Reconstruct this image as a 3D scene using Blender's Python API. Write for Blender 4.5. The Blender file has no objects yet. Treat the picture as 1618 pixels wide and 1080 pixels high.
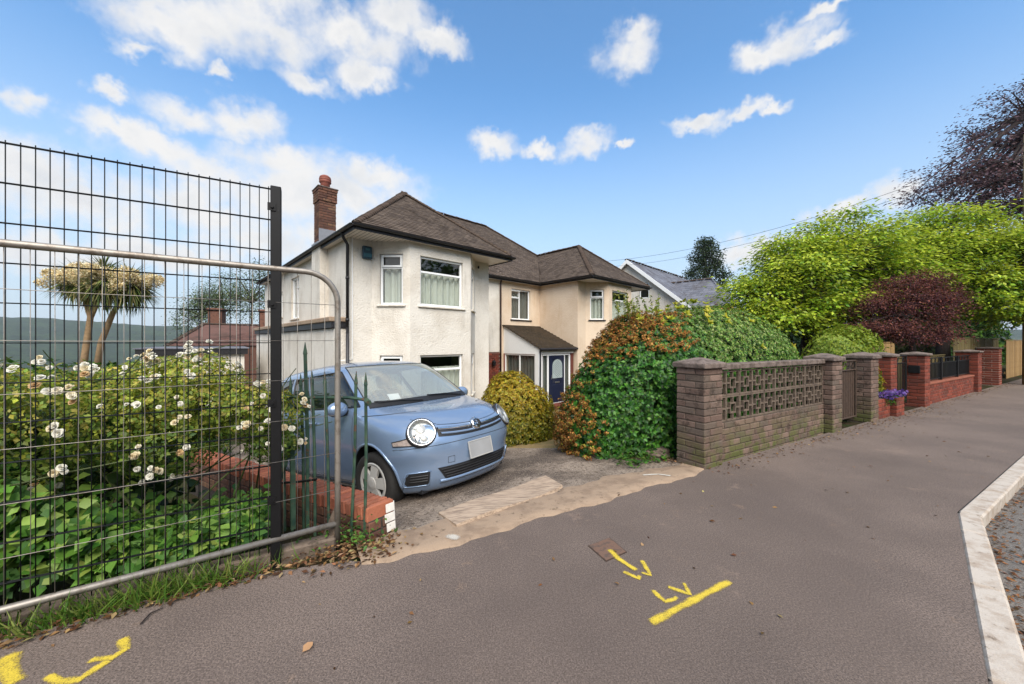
import bpy, bmesh, math, random
import numpy as np
from mathutils import Vector, Matrix, Euler
R = math.radians
random.seed(7); rng = np.random.default_rng(11)
sc = bpy.context.scene
COL = sc.collection

# ------------------------------------------------------------------ camera, sky, sun, exposure
F, CX, CY, CAMZ = 580.0, 809.0, 540.0, 1.4
cam_d = bpy.data.cameras.new('camera'); cam = bpy.data.objects.new('camera', cam_d); COL.objects.link(cam)
cam_d.sensor_width = 36; cam_d.lens = 36 * F / 1618; cam_d.clip_start = 0.05; cam_d.clip_end = 9000
cam.location = (0, 0, CAMZ); cam.rotation_euler = (R(90), 0, 0)
sc.camera = cam

SUN_EL, SUN_AZ = 46.0, 168.0        # azimuth clockwise from +Y: the sun stands behind the camera, a little to the right
world = bpy.data.worlds.new('World'); sc.world = world; world.use_nodes = True
SKY_STRENGTH = 0.12
def build_world():
    nt = world.node_tree; N = nt.nodes; L = nt.links
    N.clear()
    out = N.new('ShaderNodeOutputWorld'); bg = N.new('ShaderNodeBackground'); bg.inputs[1].default_value = SKY_STRENGTH
    L.new(bg.outputs[0], out.inputs[0])
    sky = N.new('ShaderNodeTexSky'); sky.sky_type = 'NISHITA'; sky.sun_disc = False
    sky.sun_elevation = R(SUN_EL); sky.sun_rotation = R(SUN_AZ); sky.air_density = 1.0; sky.dust_density = 0.6; sky.ozone_density = 2.0
    tint = N.new('ShaderNodeMix'); tint.data_type = 'RGBA'; tint.blend_type = 'MULTIPLY'; tint.inputs[0].default_value = 1
    L.new(sky.outputs[0], tint.inputs[6]); tint.inputs[7].default_value = (.60, .86, .96, 1)
    tc = N.new('ShaderNodeTexCoord'); sep = N.new('ShaderNodeSeparateXYZ'); L.new(tc.outputs['Generated'], sep.inputs[0])
    def m(op, a, b=None, c=None, clamp=False):
        n = N.new('ShaderNodeMath'); n.operation = op; n.use_clamp = clamp
        for i, v in enumerate((a, b, c)):
            if v is None: continue
            if hasattr(v, 'is_linked'): L.new(v, n.inputs[i])
            else: n.inputs[i].default_value = v
        return n.outputs[0]
    az = m('ARCTAN2', sep.outputs[0], sep.outputs[1]); el = m('ARCSINE', sep.outputs[2])
    comb = N.new('ShaderNodeCombineXYZ'); L.new(az, comb.inputs[0]); L.new(el, comb.inputs[1])
    def noise(scale, detail, rough, off=(0, 0, 0)):
        mp = N.new('ShaderNodeVectorMath'); mp.operation = 'ADD'; L.new(tc.outputs['Generated'], mp.inputs[0]); mp.inputs[1].default_value = off
        t = N.new('ShaderNodeTexNoise'); t.inputs['Scale'].default_value = scale; t.inputs['Detail'].default_value = detail; t.inputs['Roughness'].default_value = rough
        L.new(mp.outputs[0], t.inputs['Vector']); return t
    w1 = noise(9, 5, .6); w2 = noise(30, 3, .6, (3, 1, 2))
    def centred(t, k):
        s = N.new('ShaderNodeVectorMath'); s.operation = 'SUBTRACT'; L.new(t.outputs['Color'], s.inputs[0]); s.inputs[1].default_value = (.5, .5, .5)
        q = N.new('ShaderNodeVectorMath'); q.operation = 'SCALE'; L.new(s.outputs[0], q.inputs[0]); q.inputs['Scale'].default_value = k
        return q.outputs[0]
    def vadd(a, b):
        s = N.new('ShaderNodeVectorMath'); s.operation = 'ADD'; L.new(a, s.inputs[0]); L.new(b, s.inputs[1]); return s.outputs[0]
    P = vadd(vadd(comb.outputs[0], centred(w1, .10)), centred(w2, .05))
    sx = N.new('ShaderNodeSeparateXYZ'); L.new(P, sx.inputs[0])
    flat = N.new('ShaderNodeCombineXYZ'); L.new(sx.outputs[0], flat.inputs[0]); L.new(sx.outputs[1], flat.inputs[1]); P = flat.outputs[0]
    clouds = [(250,40,75,42),(330,35,95,45),(430,40,110,50),(540,50,110,48),(625,25,60,40),(690,72,50,26),(575,112,55,26),(490,125,55,22),(220,75,35,18),
              (38,155,42,28),(175,147,26,15),(355,112,18,14),(200,215,70,24),(300,185,75,28),(380,195,60,34),(260,235,90,26),
              (330,268,85,32),(440,262,95,32),(590,272,72,26),(450,310,180,60),(560,300,110,48),(330,330,130,40),(420,375,150,34),(50,275,95,50),(140,330,120,40),(60,400,150,40),(250,400,140,30),(520,370,110,30),
              (985,75,44,42),(1000,45,28,22),(1245,62,50,36),(1195,85,38,24),(1290,70,36,16),(1300,8,40,13),(1100,193,42,13),(1165,188,48,14),(1225,178,26,10),
              (783,232,34,20),(850,234,26,13),(928,224,42,20),(990,234,14,6),(1420,298,55,26),(1330,330,60,16),(1180,395,80,22),(1290,380,80,20)]
    acc = None
    for (x, y, a, b) in clouds:
        A = math.atan2(x - CX, F); e0 = math.atan2(CY - y, math.hypot(F, x - CX))
        da = a / F * math.cos(A) ** 2; de = b / F * math.cos(A) * math.cos(e0) ** 2
        s = N.new('ShaderNodeVectorMath'); s.operation = 'SUBTRACT'; L.new(P, s.inputs[0]); s.inputs[1].default_value = (A, e0, 0)
        q = N.new('ShaderNodeVectorMath'); q.operation = 'MULTIPLY'; L.new(s.outputs[0], q.inputs[0]); q.inputs[1].default_value = (1 / da, 1 / de, 0)
        ln = N.new('ShaderNodeVectorMath'); ln.operation = 'LENGTH'; L.new(q.outputs[0], ln.inputs[0])
        v = m('SUBTRACT', 1.28, ln.outputs['Value'])
        acc = v if acc is None else m('SMOOTH_MAX', acc, v, .25)
    # cumulus goes on over the unseen sky, thickened to add neutral ambient light
    g = noise(2.6, 6, .55, (7, 3, 1))
    rest = m('MULTIPLY', m('SUBTRACT', g.outputs['Fac'], .47), 6.0)
    aside = m('SUBTRACT', m('ABSOLUTE', az), 1.02)
    above = m('SUBTRACT', el, .78)
    gate = m('MULTIPLY', m('MAXIMUM', aside, above), 8.0, clamp=True)
    rest = m('SUBTRACT', m('MULTIPLY', m('ADD', rest, 1.0), gate), 1.0)
    acc = m('MAXIMUM', acc, rest)
    d1 = noise(15, 7, .57, (1, 5, 2))
    dens = m('ADD', acc, m('MULTIPLY', m('SUBTRACT', d1.outputs['Fac'], .5), 1.9))
    mr = N.new('ShaderNodeMapRange'); mr.interpolation_type = 'SMOOTHSTEP'; L.new(dens, mr.inputs[0])
    mr.inputs[1].default_value = -.16; mr.inputs[2].default_value = 1.08; mr.inputs[3].default_value = 0; mr.inputs[4].default_value = .98
    # cloud brightness: white crests, grey undersides where the cloud is thick
    d2 = noise(11, 5, .55, (1, 5, 2.05))
    sh = m('ADD', m('MULTIPLY', m('SUBTRACT', dens, .8), .42), m('MULTIPLY', m('SUBTRACT', d2.outputs['Fac'], .48), 1.6), clamp=True)
    cc = N.new('ShaderNodeMix'); cc.data_type = 'RGBA'; L.new(sh, cc.inputs[0])
    k = 1 / SKY_STRENGTH
    cc.inputs[6].default_value = (.385 * k, .38 * k, .375 * k, 1); cc.inputs[7].default_value = (.25 * k, .272 * k, .305 * k, 1)
    # pale band of far cloud over the horizon
    hz = N.new('ShaderNodeMapRange'); hz.interpolation_type = 'SMOOTHSTEP'; L.new(el, hz.inputs[0]); hz.inputs[1].default_value = .62; hz.inputs[2].default_value = 0.0; hz.inputs[3].default_value = 0; hz.inputs[4].default_value = .93
    hm = N.new('ShaderNodeMix'); hm.data_type = 'RGBA'; L.new(hz.outputs[0], hm.inputs[0]); L.new(tint.outputs[2], hm.inputs[6]); hm.inputs[7].default_value = (.265 * k, .305 * k, .35 * k, 1)
    mx = N.new('ShaderNodeMix'); mx.data_type = 'RGBA'; L.new(mr.outputs[0], mx.inputs[0]); L.new(hm.outputs[2], mx.inputs[6]); L.new(cc.outputs[2], mx.inputs[7])
    L.new(mx.outputs[2], bg.inputs[0])
build_world(); world.cycles.sampling_method = 'MANUAL'; world.cycles.sample_map_resolution = 512
sun_d = bpy.data.lights.new('sun', 'SUN'); sun_d.energy = 2.6; sun_d.angle = R(48); sun_d.color = (1, .93, .84)
sun = bpy.data.objects.new('sun', sun_d); COL.objects.link(sun)
_a, _e = R(SUN_AZ), R(SUN_EL)
sun.rotation_euler = Vector((-math.sin(_a) * math.cos(_e), -math.cos(_a) * math.cos(_e), -math.sin(_e))).to_track_quat('-Z', 'Y').to_euler()
sc.view_settings.view_transform = 'Standard'; sc.view_settings.look = 'None'; sc.view_settings.gamma = 1
sc.view_settings.use_curve_mapping = False
sc.view_settings.exposure = 1.28
sc.render.engine = 'CYCLES'; sc.cycles.use_denoising = True
sc.cycles.max_bounces = 8; sc.cycles.transparent_max_bounces = 24

# ------------------------------------------------------------------ helpers
WM = {}
def wm(o): return WM.get(o.name, Matrix())
def put(o, parent=None, mw=None):
    mw = mw or Matrix(); COL.objects.link(o)
    if parent:
        o.parent = parent; o.matrix_parent_inverse = wm(parent).inverted()
    o.matrix_basis = mw; WM[o.name] = mw.copy()
    return o
def tag(o, label=None, cat=None, group=None, kind=None):
    if label: o['label'] = label
    if cat: o['category'] = cat
    if group: o['group'] = group
    if kind: o['kind'] = kind
    return o
def root(name, loc, label, cat, group=None, mw=None):
    o = bpy.data.objects.new(name, None); o.empty_display_size = .2
    put(o, None, mw or Matrix.Translation(Vector(loc)))
    return tag(o, label, cat, group)
class MB:
    def __init__(s): s.v = []; s.f = []; s.m = []
    def add(s, vs, fs, mi=0):
        b = len(s.v); s.v += [tuple(v) for v in vs]; s.f += [tuple(i + b for i in f) for f in fs]; s.m += [mi] * len(fs); return s
    def quad(s, a, b, c, d, mi=0): return s.add([a, b, c, d], [(0, 1, 2, 3)], mi)
    def box(s, lo, hi, M=None, mi=0):
        (x0, y0, z0), (x1, y1, z1) = lo, hi
        vs = [Vector(p) for p in ((x0,y0,z0),(x1,y0,z0),(x1,y1,z0),(x0,y1,z0),(x0,y0,z1),(x1,y0,z1),(x1,y1,z1),(x0,y1,z1))]
        if M: vs = [M @ v for v in vs]
        return s.add(vs, [(3,2,1,0),(4,5,6,7),(0,1,5,4),(1,2,6,5),(2,3,7,6),(3,0,4,7)], mi)
    def cbox(s, lo, hi, c, M=None, mi=0):
        "box with chamfered edges"
        (x0, y0, z0), (x1, y1, z1) = lo, hi; vs = []; ix = {}
        for sx in (0, 1):
            for sy in (0, 1):
                for sz in (0, 1):
                    X = (x0, x1)[sx]; Y = (y0, y1)[sy]; Z = (z0, z1)[sz]
                    ex = c if sx == 0 else -c; ey = c if sy == 0 else -c; ez = c if sz == 0 else -c
                    for ax, p in enumerate(((X, Y + ey, Z + ez), (X + ex, Y, Z + ez), (X + ex, Y + ey, Z))):
                        ix[(sx, sy, sz, ax)] = len(vs); vs.append(Vector(p))
        fs = []
        for ax in range(3):
            for sd in (0, 1):
                o = [(0, 0), (1, 0), (1, 1), (0, 1)]
                q = []
                for (a, b) in o:
                    k = [0, 0, 0]; k[ax] = sd; k[(ax + 1) % 3] = a; k[(ax + 2) % 3] = b
                    q.append(ix[(k[0], k[1], k[2], ax)])
                fs.append(tuple(q if sd else q[::-1]))
        for ax in range(3):
            b1, c1 = (ax + 1) % 3, (ax + 2) % 3
            for sb in (0, 1):
                for sc_ in (0, 1):
                    def K(sa, which):
                        k = [0, 0, 0]; k[ax] = sa; k[b1] = sb; k[c1] = sc_; return ix[(k[0], k[1], k[2], which)]
                    q = (K(0, b1), K(1, b1), K(1, c1), K(0, c1))
                    fs.append(q if (sb ^ sc_) == 0 else q[::-1])
        for sx in (0, 1):
            for sy in (0, 1):
                for sz in (0, 1):
                    t = tuple(ix[(sx, sy, sz, a)] for a in range(3)); fs.append(t if (sx + sy + sz) % 2 else t[::-1])
        if M: vs = [M @ v for v in vs]
        return s.add(vs, fs, mi)
    def tube(s, path, r, n=8, cap=True, mi=0, closed=False):
        path = [Vector(p) for p in path]; k = len(path); rr = r if hasattr(r, '__len__') else [r] * k
        rings = []; up = None
        for i, p in enumerate(path):
            if closed: t = path[(i + 1) % k] - path[i - 1]
            else: t = path[min(i + 1, k - 1)] - path[max(i - 1, 0)]
            t.normalize()
            if up is None: up = Vector((0, 0, 1)) if abs(t.z) < .9 else Vector((1, 0, 0))
            sd = t.cross(up)
            if sd.length < 1e-6: sd = t.orthogonal()
            sd.normalize(); up = sd.cross(t).normalized()
            rings.append([p + (sd * math.cos(2 * math.pi * j / n) + up * math.sin(2 * math.pi * j / n)) * rr[i] for j in range(n)])
        vs = [v for g in rings for v in g]; fs = []
        for i in range(k if closed else k - 1):
            a = i * n; b = ((i + 1) % k) * n
            for j in range(n): fs.append((a + j, a + (j + 1) % n, b + (j + 1) % n, b + j))
        if cap and not closed:
            fs.append(tuple(range(n))[::-1]); fs.append(tuple(range((k - 1) * n, k * n)))
        return s.add(vs, fs, mi)
    def lathe(s, prof, n=24, M=None, mi=0):
        vs = []; fs = []; k = len(prof)
        for j in range(n):
            a = 2 * math.pi * j / n
            for (r, z) in prof:
                v = Vector((r * math.cos(a), r * math.sin(a), z)); vs.append(M @ v if M else v)
        for j in range(n):
            for i in range(k - 1):
                a = j * k + i; b = ((j + 1) % n) * k + i; fs.append((a, b, b + 1, a + 1))
        return s.add(vs, fs, mi)
    def prism(s, poly, h, M=None, mi=0):
        "poly in local XY extruded along +Z by h"
        n = len(poly); vs = [Vector((x, y, 0)) for x, y in poly] + [Vector((x, y, h)) for x, y in poly]
        if M: vs = [M @ v for v in vs]
        fs = [tuple(range(n))[::-1], tuple(range(n, 2 * n))] + [(i, (i + 1) % n, n + (i + 1) % n, n + i) for i in range(n)]
        return s.add(vs, fs, mi)
    def grid(s, P, mi=0, flip=False):
        r = len(P); c = len(P[0]); vs = [p for row in P for p in row]
        fs = [(i * c + j, i * c + j + 1, (i + 1) * c + j + 1, (i + 1) * c + j) for i in range(r - 1) for j in range(c - 1)]
        if flip: fs = [f[::-1] for f in fs]
        return s.add(vs, fs, mi)
    def mesh(s, name, mats, smooth=False):
        me = bpy.data.meshes.new(name); me.from_pydata(s.v, [], s.f)
        for m_ in (mats if isinstance(mats, (list, tuple)) else [mats]): me.materials.append(m_)
        if any(s.m): me.polygons.foreach_set('material_index', s.m)
        if smooth: me.polygons.foreach_set('use_smooth', [True] * len(s.f))
        me.update(); return me
    def build(s, name, mats, parent=None, smooth=False, mw=None):
        return put(bpy.data.objects.new(name, s.mesh(name, mats, smooth)), parent, mw)
def inst(name, me, parent, mw): return put(bpy.data.objects.new(name, me), parent, mw)
def fixn(o):
    bm = bmesh.new(); bm.from_mesh(o.data); bmesh.ops.recalc_face_normals(bm, faces=bm.faces); bm.to_mesh(o.data); bm.free(); return o
def autosmooth(o, deg=40):
    me = o.data; me.polygons.foreach_set('use_smooth', [True] * len(me.polygons))
    bm = bmesh.new(); bm.from_mesh(me)
    for e in bm.edges:
        e.smooth = len(e.link_faces) == 2 and e.calc_face_angle(0) < R(deg)
    bm.to_mesh(me); bm.free(); return o

# street frame: s along the garden walls, n back from the pavement; house frame: u along the facade, v back
WA = R(29.8); WX, WY = math.cos(WA), math.sin(WA); P0 = Vector((2.107, 4.02, 0))
def SN(s, n, z=0.0): return Vector((P0.x + s * WX - n * WY, P0.y + s * WY + n * WX, z))
def toSN(x, y):
    dx, dy = x - P0.x, y - P0.y; return dx * WX + dy * WY, -dx * WY + dy * WX
def SNM(s, n, z=0, a=0): return Matrix.Translation(SN(s, n, z)) @ Matrix.Rotation(WA + a, 4, 'Z')
HA = R(43.5); UX, UY = math.cos(HA), math.sin(HA); E1 = Vector((-3.47, 8.09, 0))
def HU(u, v, z=0.0): return Vector((E1.x + u * UX - v * UY, E1.y + u * UY + v * UX, z))
def PX(x, y, Y): return Vector(((x - CX) / F * Y, Y, CAMZ - (y - CY) / F * Y))     # a point seen at photo position x, y at depth Y
def GP(x, y, z=0): Y = F * (CAMZ - z) / (y - CY); return Vector(((x - CX) / F * Y, Y, z))
def sm(x, a, b):
    t = np.clip((x - a) / (b - a), 0, 1); return t * t * (3 - 2 * t)
_bn = [-5, 0, .35, 1.82, 4.3, 6.5, 9, 20, 60, 200, 800, 4000]; _bz = [0, 0, -.02, -.33, -.70, -1.0, -1.08, -1.3, -4, -16, -40, -60]
def gz(s, n):
    s = np.asarray(s, float); n = np.asarray(n, float)
    b = np.interp(n, _bn, _bz) * (1 - .8 * sm(s, 9, 14) * (1 - sm(n, 14, 40)))
    return b + .058 * np.clip(s + 3.5, -1.3, 3.3) * sm(n, .2, 1.6) * (1 - sm(n, 5, 9))
def gxy(x, y): s, n = toSN(x, y); return float(gz(s, n))

# ------------------------------------------------------------------ materials
def lin(r, g, b, k=1.0):
    f = lambda c: (c / 12.92 if c <= .04045 else ((c + .055) / 1.055) ** 2.4)
    return (f(r / 255) * k, f(g / 255) * k, f(b / 255) * k)
class MT:
    def __init__(s, name, rough=.7, metal=0.0, spec=.4):
        s.m = bpy.data.materials.new(name); s.m.use_nodes = True; s.nt = s.m.node_tree; s.N = s.nt.nodes; s.L = s.nt.links
        s.b = s.N['Principled BSDF']; s.b.inputs['Roughness'].default_value = rough; s.b.inputs['Metallic'].default_value = metal
        s.b.inputs['Specular IOR Level'].default_value = spec
        s.geo = s.N.new('ShaderNodeNewGeometry'); s.pos = s.geo.outputs['Position']; s.col = None; s.h = None
    def obj(s): s.pos = s.N.new('ShaderNodeTexCoord').outputs['Object']; return s
    def stretch(s, v):
        q = s.N.new('ShaderNodeVectorMath'); q.operation = 'MULTIPLY'; s.L.new(s.pos, q.inputs[0]); q.inputs[1].default_value = v; s.pos = q.outputs[0]; return s
    def noise(s, scale, detail=4, rough=.55, off=0.0):
        t = s.N.new('ShaderNodeTexNoise'); t.inputs['Scale'].default_value = scale; t.inputs['Detail'].default_value = detail; t.inputs['Roughness'].default_value = rough
        if off:
            a = s.N.new('ShaderNodeVectorMath'); a.operation = 'ADD'; s.L.new(s.pos, a.inputs[0]); a.inputs[1].default_value = (off, off * .7, off * 1.3); s.L.new(a.outputs[0], t.inputs['Vector'])
        else: s.L.new(s.pos, t.inputs['Vector'])
        return t.outputs['Fac']
    def voro(s, scale, feat='F1'):
        t = s.N.new('ShaderNodeTexVoronoi'); t.feature = feat; t.inputs['Scale'].default_value = scale; s.L.new(s.pos, t.inputs['Vector']); return t
    def rng(s, fac, lo, hi, a=0.0, b=1.0):
        r = s.N.new('ShaderNodeMapRange'); r.interpolation_type = 'SMOOTHSTEP'
        s.L.new(fac, r.inputs[0]); r.inputs[1].default_value = lo; r.inputs[2].default_value = hi; r.inputs[3].default_value = a; r.inputs[4].default_value = b; return r.outputs[0]
    def mul(s, a, b):
        n = s.N.new('ShaderNodeMath'); n.operation = 'MULTIPLY'
        for i, v in enumerate((a, b)):
            if hasattr(v, 'is_linked'): s.L.new(v, n.inputs[i])
            else: n.inputs[i].default_value = v
        return n.outputs[0]
    def base(s, c): s.col = (*c, 1) if not hasattr(c, 'is_linked') else c; return s
    def mix(s, fac, c, blend='MIX'):
        n = s.N.new('ShaderNodeMix'); n.data_type = 'RGBA'; n.blend_type = blend
        if hasattr(fac, 'is_linked'): s.L.new(fac, n.inputs[0])
        else: n.inputs[0].default_value = fac
        if hasattr(s.col, 'is_linked'): s.L.new(s.col, n.inputs[6])
        else: n.inputs[6].default_value = s.col
        if hasattr(c, 'is_linked'): s.L.new(c, n.inputs[7])
        else: n.inputs[7].default_value = (*c, 1)
        s.col = n.outputs[2]; return s
    def rand(s): return s.N.new('ShaderNodeObjectInfo').outputs['Random']
    def island(s): return s.geo.outputs['Random Per Island']
    def val(s, fac, lo, hi):
        "brightness varied by a 0..1 factor"
        n = s.N.new('ShaderNodeHueSaturation'); r = s.rng_lin(fac, lo, hi); s.L.new(r, n.inputs['Value'])
        if hasattr(s.col, 'is_linked'): s.L.new(s.col, n.inputs['Color'])
        else: n.inputs['Color'].default_value = s.col
        s.col = n.outputs[0]; return s
    def rng_lin(s, fac, a, b):
        r = s.N.new('ShaderNodeMapRange'); s.L.new(fac, r.inputs[0]); r.inputs[3].default_value = a; r.inputs[4].default_value = b; return r.outputs[0]
    def bump(s, fac, strength, dist=.01):
        n = s.N.new('ShaderNodeBump'); n.inputs['Strength'].default_value = strength; n.inputs['Distance'].default_value = dist; s.L.new(fac, n.inputs['Height'])
        if s.h: s.L.new(s.h, n.inputs['Normal'])
        s.h = n.outputs[0]; return s
    def zmask(s, lo, hi):
        p = s.N.new('ShaderNodeSeparateXYZ'); s.L.new(s.geo.outputs['Position'], p.inputs[0]); return s.rng(p.outputs[2], lo, hi)
    def roughness(s, fac, a, b): s.L.new(s.rng_lin(fac, a, b), s.b.inputs['Roughness']); return s
    def done(s):
        if s.col is not None:
            if hasattr(s.col, 'is_linked'): s.L.new(s.col, s.b.inputs['Base Color'])
            else: s.b.inputs['Base Color'].default_value = s.col
        if s.h: s.L.new(s.h, s.b.inputs['Normal'])
        return s.m
M = {}
def plain(name, c, rough=.6, metal=0.0, var=.12, scale=8, spec=.4):
    t = MT(name, rough, metal, spec).base(c); f = t.noise(scale, 4); t.val(f, 1 - var * 2, 1 + var * 2); return t.done()
def mk_asphalt(name, c1, c2, fine=260):
    t = MT(name, .88, 0, .25).base(c1)
    t.mix(t.rng(t.noise(1.1, 5, .6), .3, .72), c2)
    t.mix(t.rng(t.noise(.45, 5, .65, 9), .45, .75, 0, .4), tuple(x * .72 for x in c1))
    t.mix(t.rng(t.noise(5.5, 4, .7, 4), .62, .78, 0, .5), lin(168, 140, 118, .6))
    t.val(t.rng(t.noise(fine * .55, 3, .75), .3, .7), .42, 1.6); t.val(t.rng(t.noise(70, 2, .6, 3), .35, .65), .86, 1.14); t.mix(t.rng(t.noise(.35, 6, .7, 17), .46, .64, 0, .4), tuple(x * .72 for x in c1)); t.mix(t.rng(t.noise(1.7, 6, .75, 23), .60, .72, 0, .4), lin(176, 150, 132, .62))
    sp = t.voro(95); t.mix(t.rng(sp.outputs['Distance'], .10, .04, 0, .55), lin(190, 180, 170, .6))
    t.bump(t.noise(fine * .6, 3, .7), .5, .006); t.bump(t.noise(3, 3), .15, .02)
    return t.done()
M['pavement'] = mk_asphalt('worn_asphalt', lin(126, 111, 102, .60), lin(142, 125, 114, .60))
M['road'] = mk_asphalt('road_asphalt', lin(128, 122, 116, .6), lin(140, 132, 124, .6))
def mk_drive():
    t = MT('driveway_concrete', .85, 0, .25).base(lin(182, 164, 146, .62))
    t.mix(t.rng(t.noise(2.2, 6, .65), .4, .62), lin(138, 122, 108, .6)); t.mix(t.rng(t.noise(.9, 4, .6, 5), .47, .63, 0, .8), lin(96, 84, 76, .6))
    t.mix(t.rng(t.noise(28, 4, .7, 2), .50, .64, 0, .9), lin(84, 70, 60, .6)); t.mix(t.rng(t.noise(45, 2, .6, 7), .62, .72, 0, .6), lin(215, 200, 182, .7))
    t.mix(t.rng(t.noise(75, 3, .7, 12), .55, .66, 0, .8), lin(206, 188, 166, .66)); t.mix(t.rng(t.noise(60, 3, .7, 31), .56, .66, 0, .8), lin(70, 60, 52, .55)); t.bump(t.noise(34, 5, .7), 1.0, .02); t.bump(t.noise(4, 4), .4, .03); return t.done()
M['drive'] = mk_drive()
def mk_conc(name, c, c2, dirt=lin(70, 62, 54, .6), sc_=9, bump=.4):
    t = MT(name, .85, 0, .3).base(c); t.mix(t.rng(t.noise(sc_, 5, .65), .42, .66), c2); t.mix(t.rng(t.noise(sc_ * 2.7, 4, .7, 3), .58, .72, 0, .75), dirt)
    t.val(t.noise(180, 2, .6), .8, 1.2); t.bump(t.noise(90, 4, .65), bump, .006); return t.done()
M['kerb'] = mk_conc('kerb_concrete', lin(208, 196, 182, .72), lin(184, 166, 148, .70), lin(120, 104, 88, .65), 7, .4)
M['lip'] = mk_conc('lip_concrete', lin(186, 160, 134, .62), lin(160, 136, 114, .62), lin(90, 74, 60, .6), 5, .8)
M['cap'] = mk_conc('pier_cap_concrete', lin(150, 132, 122, .55), lin(112, 98, 88, .5), lin(48, 42, 36, .6), 10, .7)
M['block'] = mk_conc('screen_block_concrete', lin(140, 122, 106, .55), lin(112, 96, 84, .5), lin(56, 48, 42, .6), 12, .6)
def mk_soil():
    t = MT('garden_soil', .95, 0, .1).base(lin(70, 56, 42, .6)); t.mix(t.rng(t.noise(3, 5), .45, .6), lin(58, 66, 34, .6)); t.mix(t.rng(t.noise(.02, 4), .4, .6, 0, .7), lin(74, 92, 44, .6)); t.bump(t.noise(20, 5, .7), .8, .04); return t.done()
M['soil'] = mk_soil()
def mk_gravel():
    t = MT('straw_gravel', .9, 0, .2).base(lin(188, 160, 112, .6)); v = t.voro(70); t.mix(t.rng(t.noise(3, 4), .4, .6, 0, .6), lin(150, 140, 92, .6)); t.val(t.noise(120, 2, .7), .6, 1.35); t.bump(v.outputs['Distance'], .9, .02); return t.done()
M['gravel'] = mk_gravel()
def mk_stucco(name, c, c2, scale, strength, streak=lin(150, 138, 120, .7)):
    t = MT(name, .9, 0, .2).base(c); t.mix(t.rng(t.noise(1.2, 5, .6), .4, .68), c2)
    q = t.pos; t.stretch((1, 1, .18)); f = t.noise(3.2, 5, .65, 3); t.pos = q; t.mix(t.rng(f, .52, .74, 0, .4), streak)
    t.mix(t.rng(t.noise(scale * .8, 2, .6, 6), .60, .74, 0, .30), streak)
    t.bump(t.noise(scale, 2, .5), strength, .022); t.bump(t.voro(scale * 1.6).outputs['Distance'], strength * .6, .012); return t.done()
M['stucco'] = mk_stucco('white_pebbledash', lin(242, 234, 221, .72), lin(227, 217, 202, .70), 26, .62)
M['stucco_side'] = M['stucco']
def mk_paintbrick(name, c, c2):
    t = MT(name, .85, 0, .25).base(c); t.mix(t.rng(t.noise(1.5, 5, .6), .4, .68), c2); t.val(t.noise(14, 3), .9, 1.1); t.bump(t.noise(30, 4), .35, .02); return t.done()
M['beige'] = mk_stucco('beige_render', lin(238, 216, 190, .70), lin(230, 205, 177, .69), 22, .5, lin(206, 174, 140, .72))
M['upvc'] = plain('white_upvc', lin(240, 240, 238, .85), .35, 0, .02, 6)
M['soffit'] = plain('cream_soffit', lin(236, 226, 214, .85), .5, 0, .03, 5)
M['fascia'] = plain('black_fascia', lin(38, 36, 38, .8), .45, 0, .15, 20)
M['black_metal'] = plain('black_powder_coat', lin(22, 21, 22, .7), .55, 0, .2, 30, .25)
M['downpipe'] = plain('brown_downpipe', lin(58, 40, 36, .8), .5, 0, .15, 20)
M['greenwire'] = plain('dark_green_wire', lin(24, 28, 28, .7), .6, 0, .2, 20, .25)
def mk_galv():
    t = MT('galvanised_steel', .5, .55, .5).base(lin(160, 152, 142, .8)); t.mix(t.rng(t.noise(18, 5, .7), .45, .7), lin(128, 116, 104, .8)); t.mix(t.rng(t.noise(7, 5, .7, 4), .6, .75, 0, .7), lin(116, 84, 58, .7)); t.bump(t.noise(60, 3), .15, .004); return t.done()
M['galv'] = mk_galv()
def mk_railpaint():
    t = MT('flaking_green_paint', .6, 0, .4).base(lin(46, 76, 62, .65)); t.mix(t.rng(t.noise(9, 4), .4, .62), lin(74, 100, 78, .65)); t.mix(t.rng(t.noise(16, 6, .75, 5), .55, .64), lin(106, 74, 56, .6)); t.bump(t.noise(40, 4), .4, .004); return t.done()
M['rail'] = mk_railpaint()
def mk_roof(name, c, c2, moss, amt):
    t = MT(name, .88, 0, .2).base(c); t.mix(t.island(), c2); t.mix(t.rng(t.noise(1.2, 5, .65), .45, .7, 0, .6), lin(74, 62, 52, .6)); t.mix(t.rng(t.noise(4.5, 5, .7, 3), .62, .74, 0, amt), moss)
    t.val(t.noise(60, 3), .75, 1.25); t.bump(t.noise(70, 4), .5, .006); return t.done()
M['roof'] = mk_roof('brown_roof_tile', lin(132, 116, 103, .54), lin(100, 87, 78, .52), lin(140, 118, 60, .5), .5)
M['ridge'] = mk_roof('mossy_ridge_tile', lin(112, 92, 76, .55), lin(86, 72, 62, .55), lin(150, 118, 40, .5), .8)
M['porch_roof'] = mk_roof('mossy_porch_tile', lin(96, 80, 62, .55), lin(74, 64, 50, .55), lin(140, 112, 34, .5), .95)
M['slate'] = mk_roof('grey_slate', lin(140, 142, 152, .6), lin(118, 120, 130, .6), lin(126, 122, 116, .6), .2)
M['redroof'] = mk_roof('red_roof_tile', lin(150, 112, 100, .5), lin(120, 90, 82, .5), lin(110, 104, 84, .55), .6)
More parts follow.
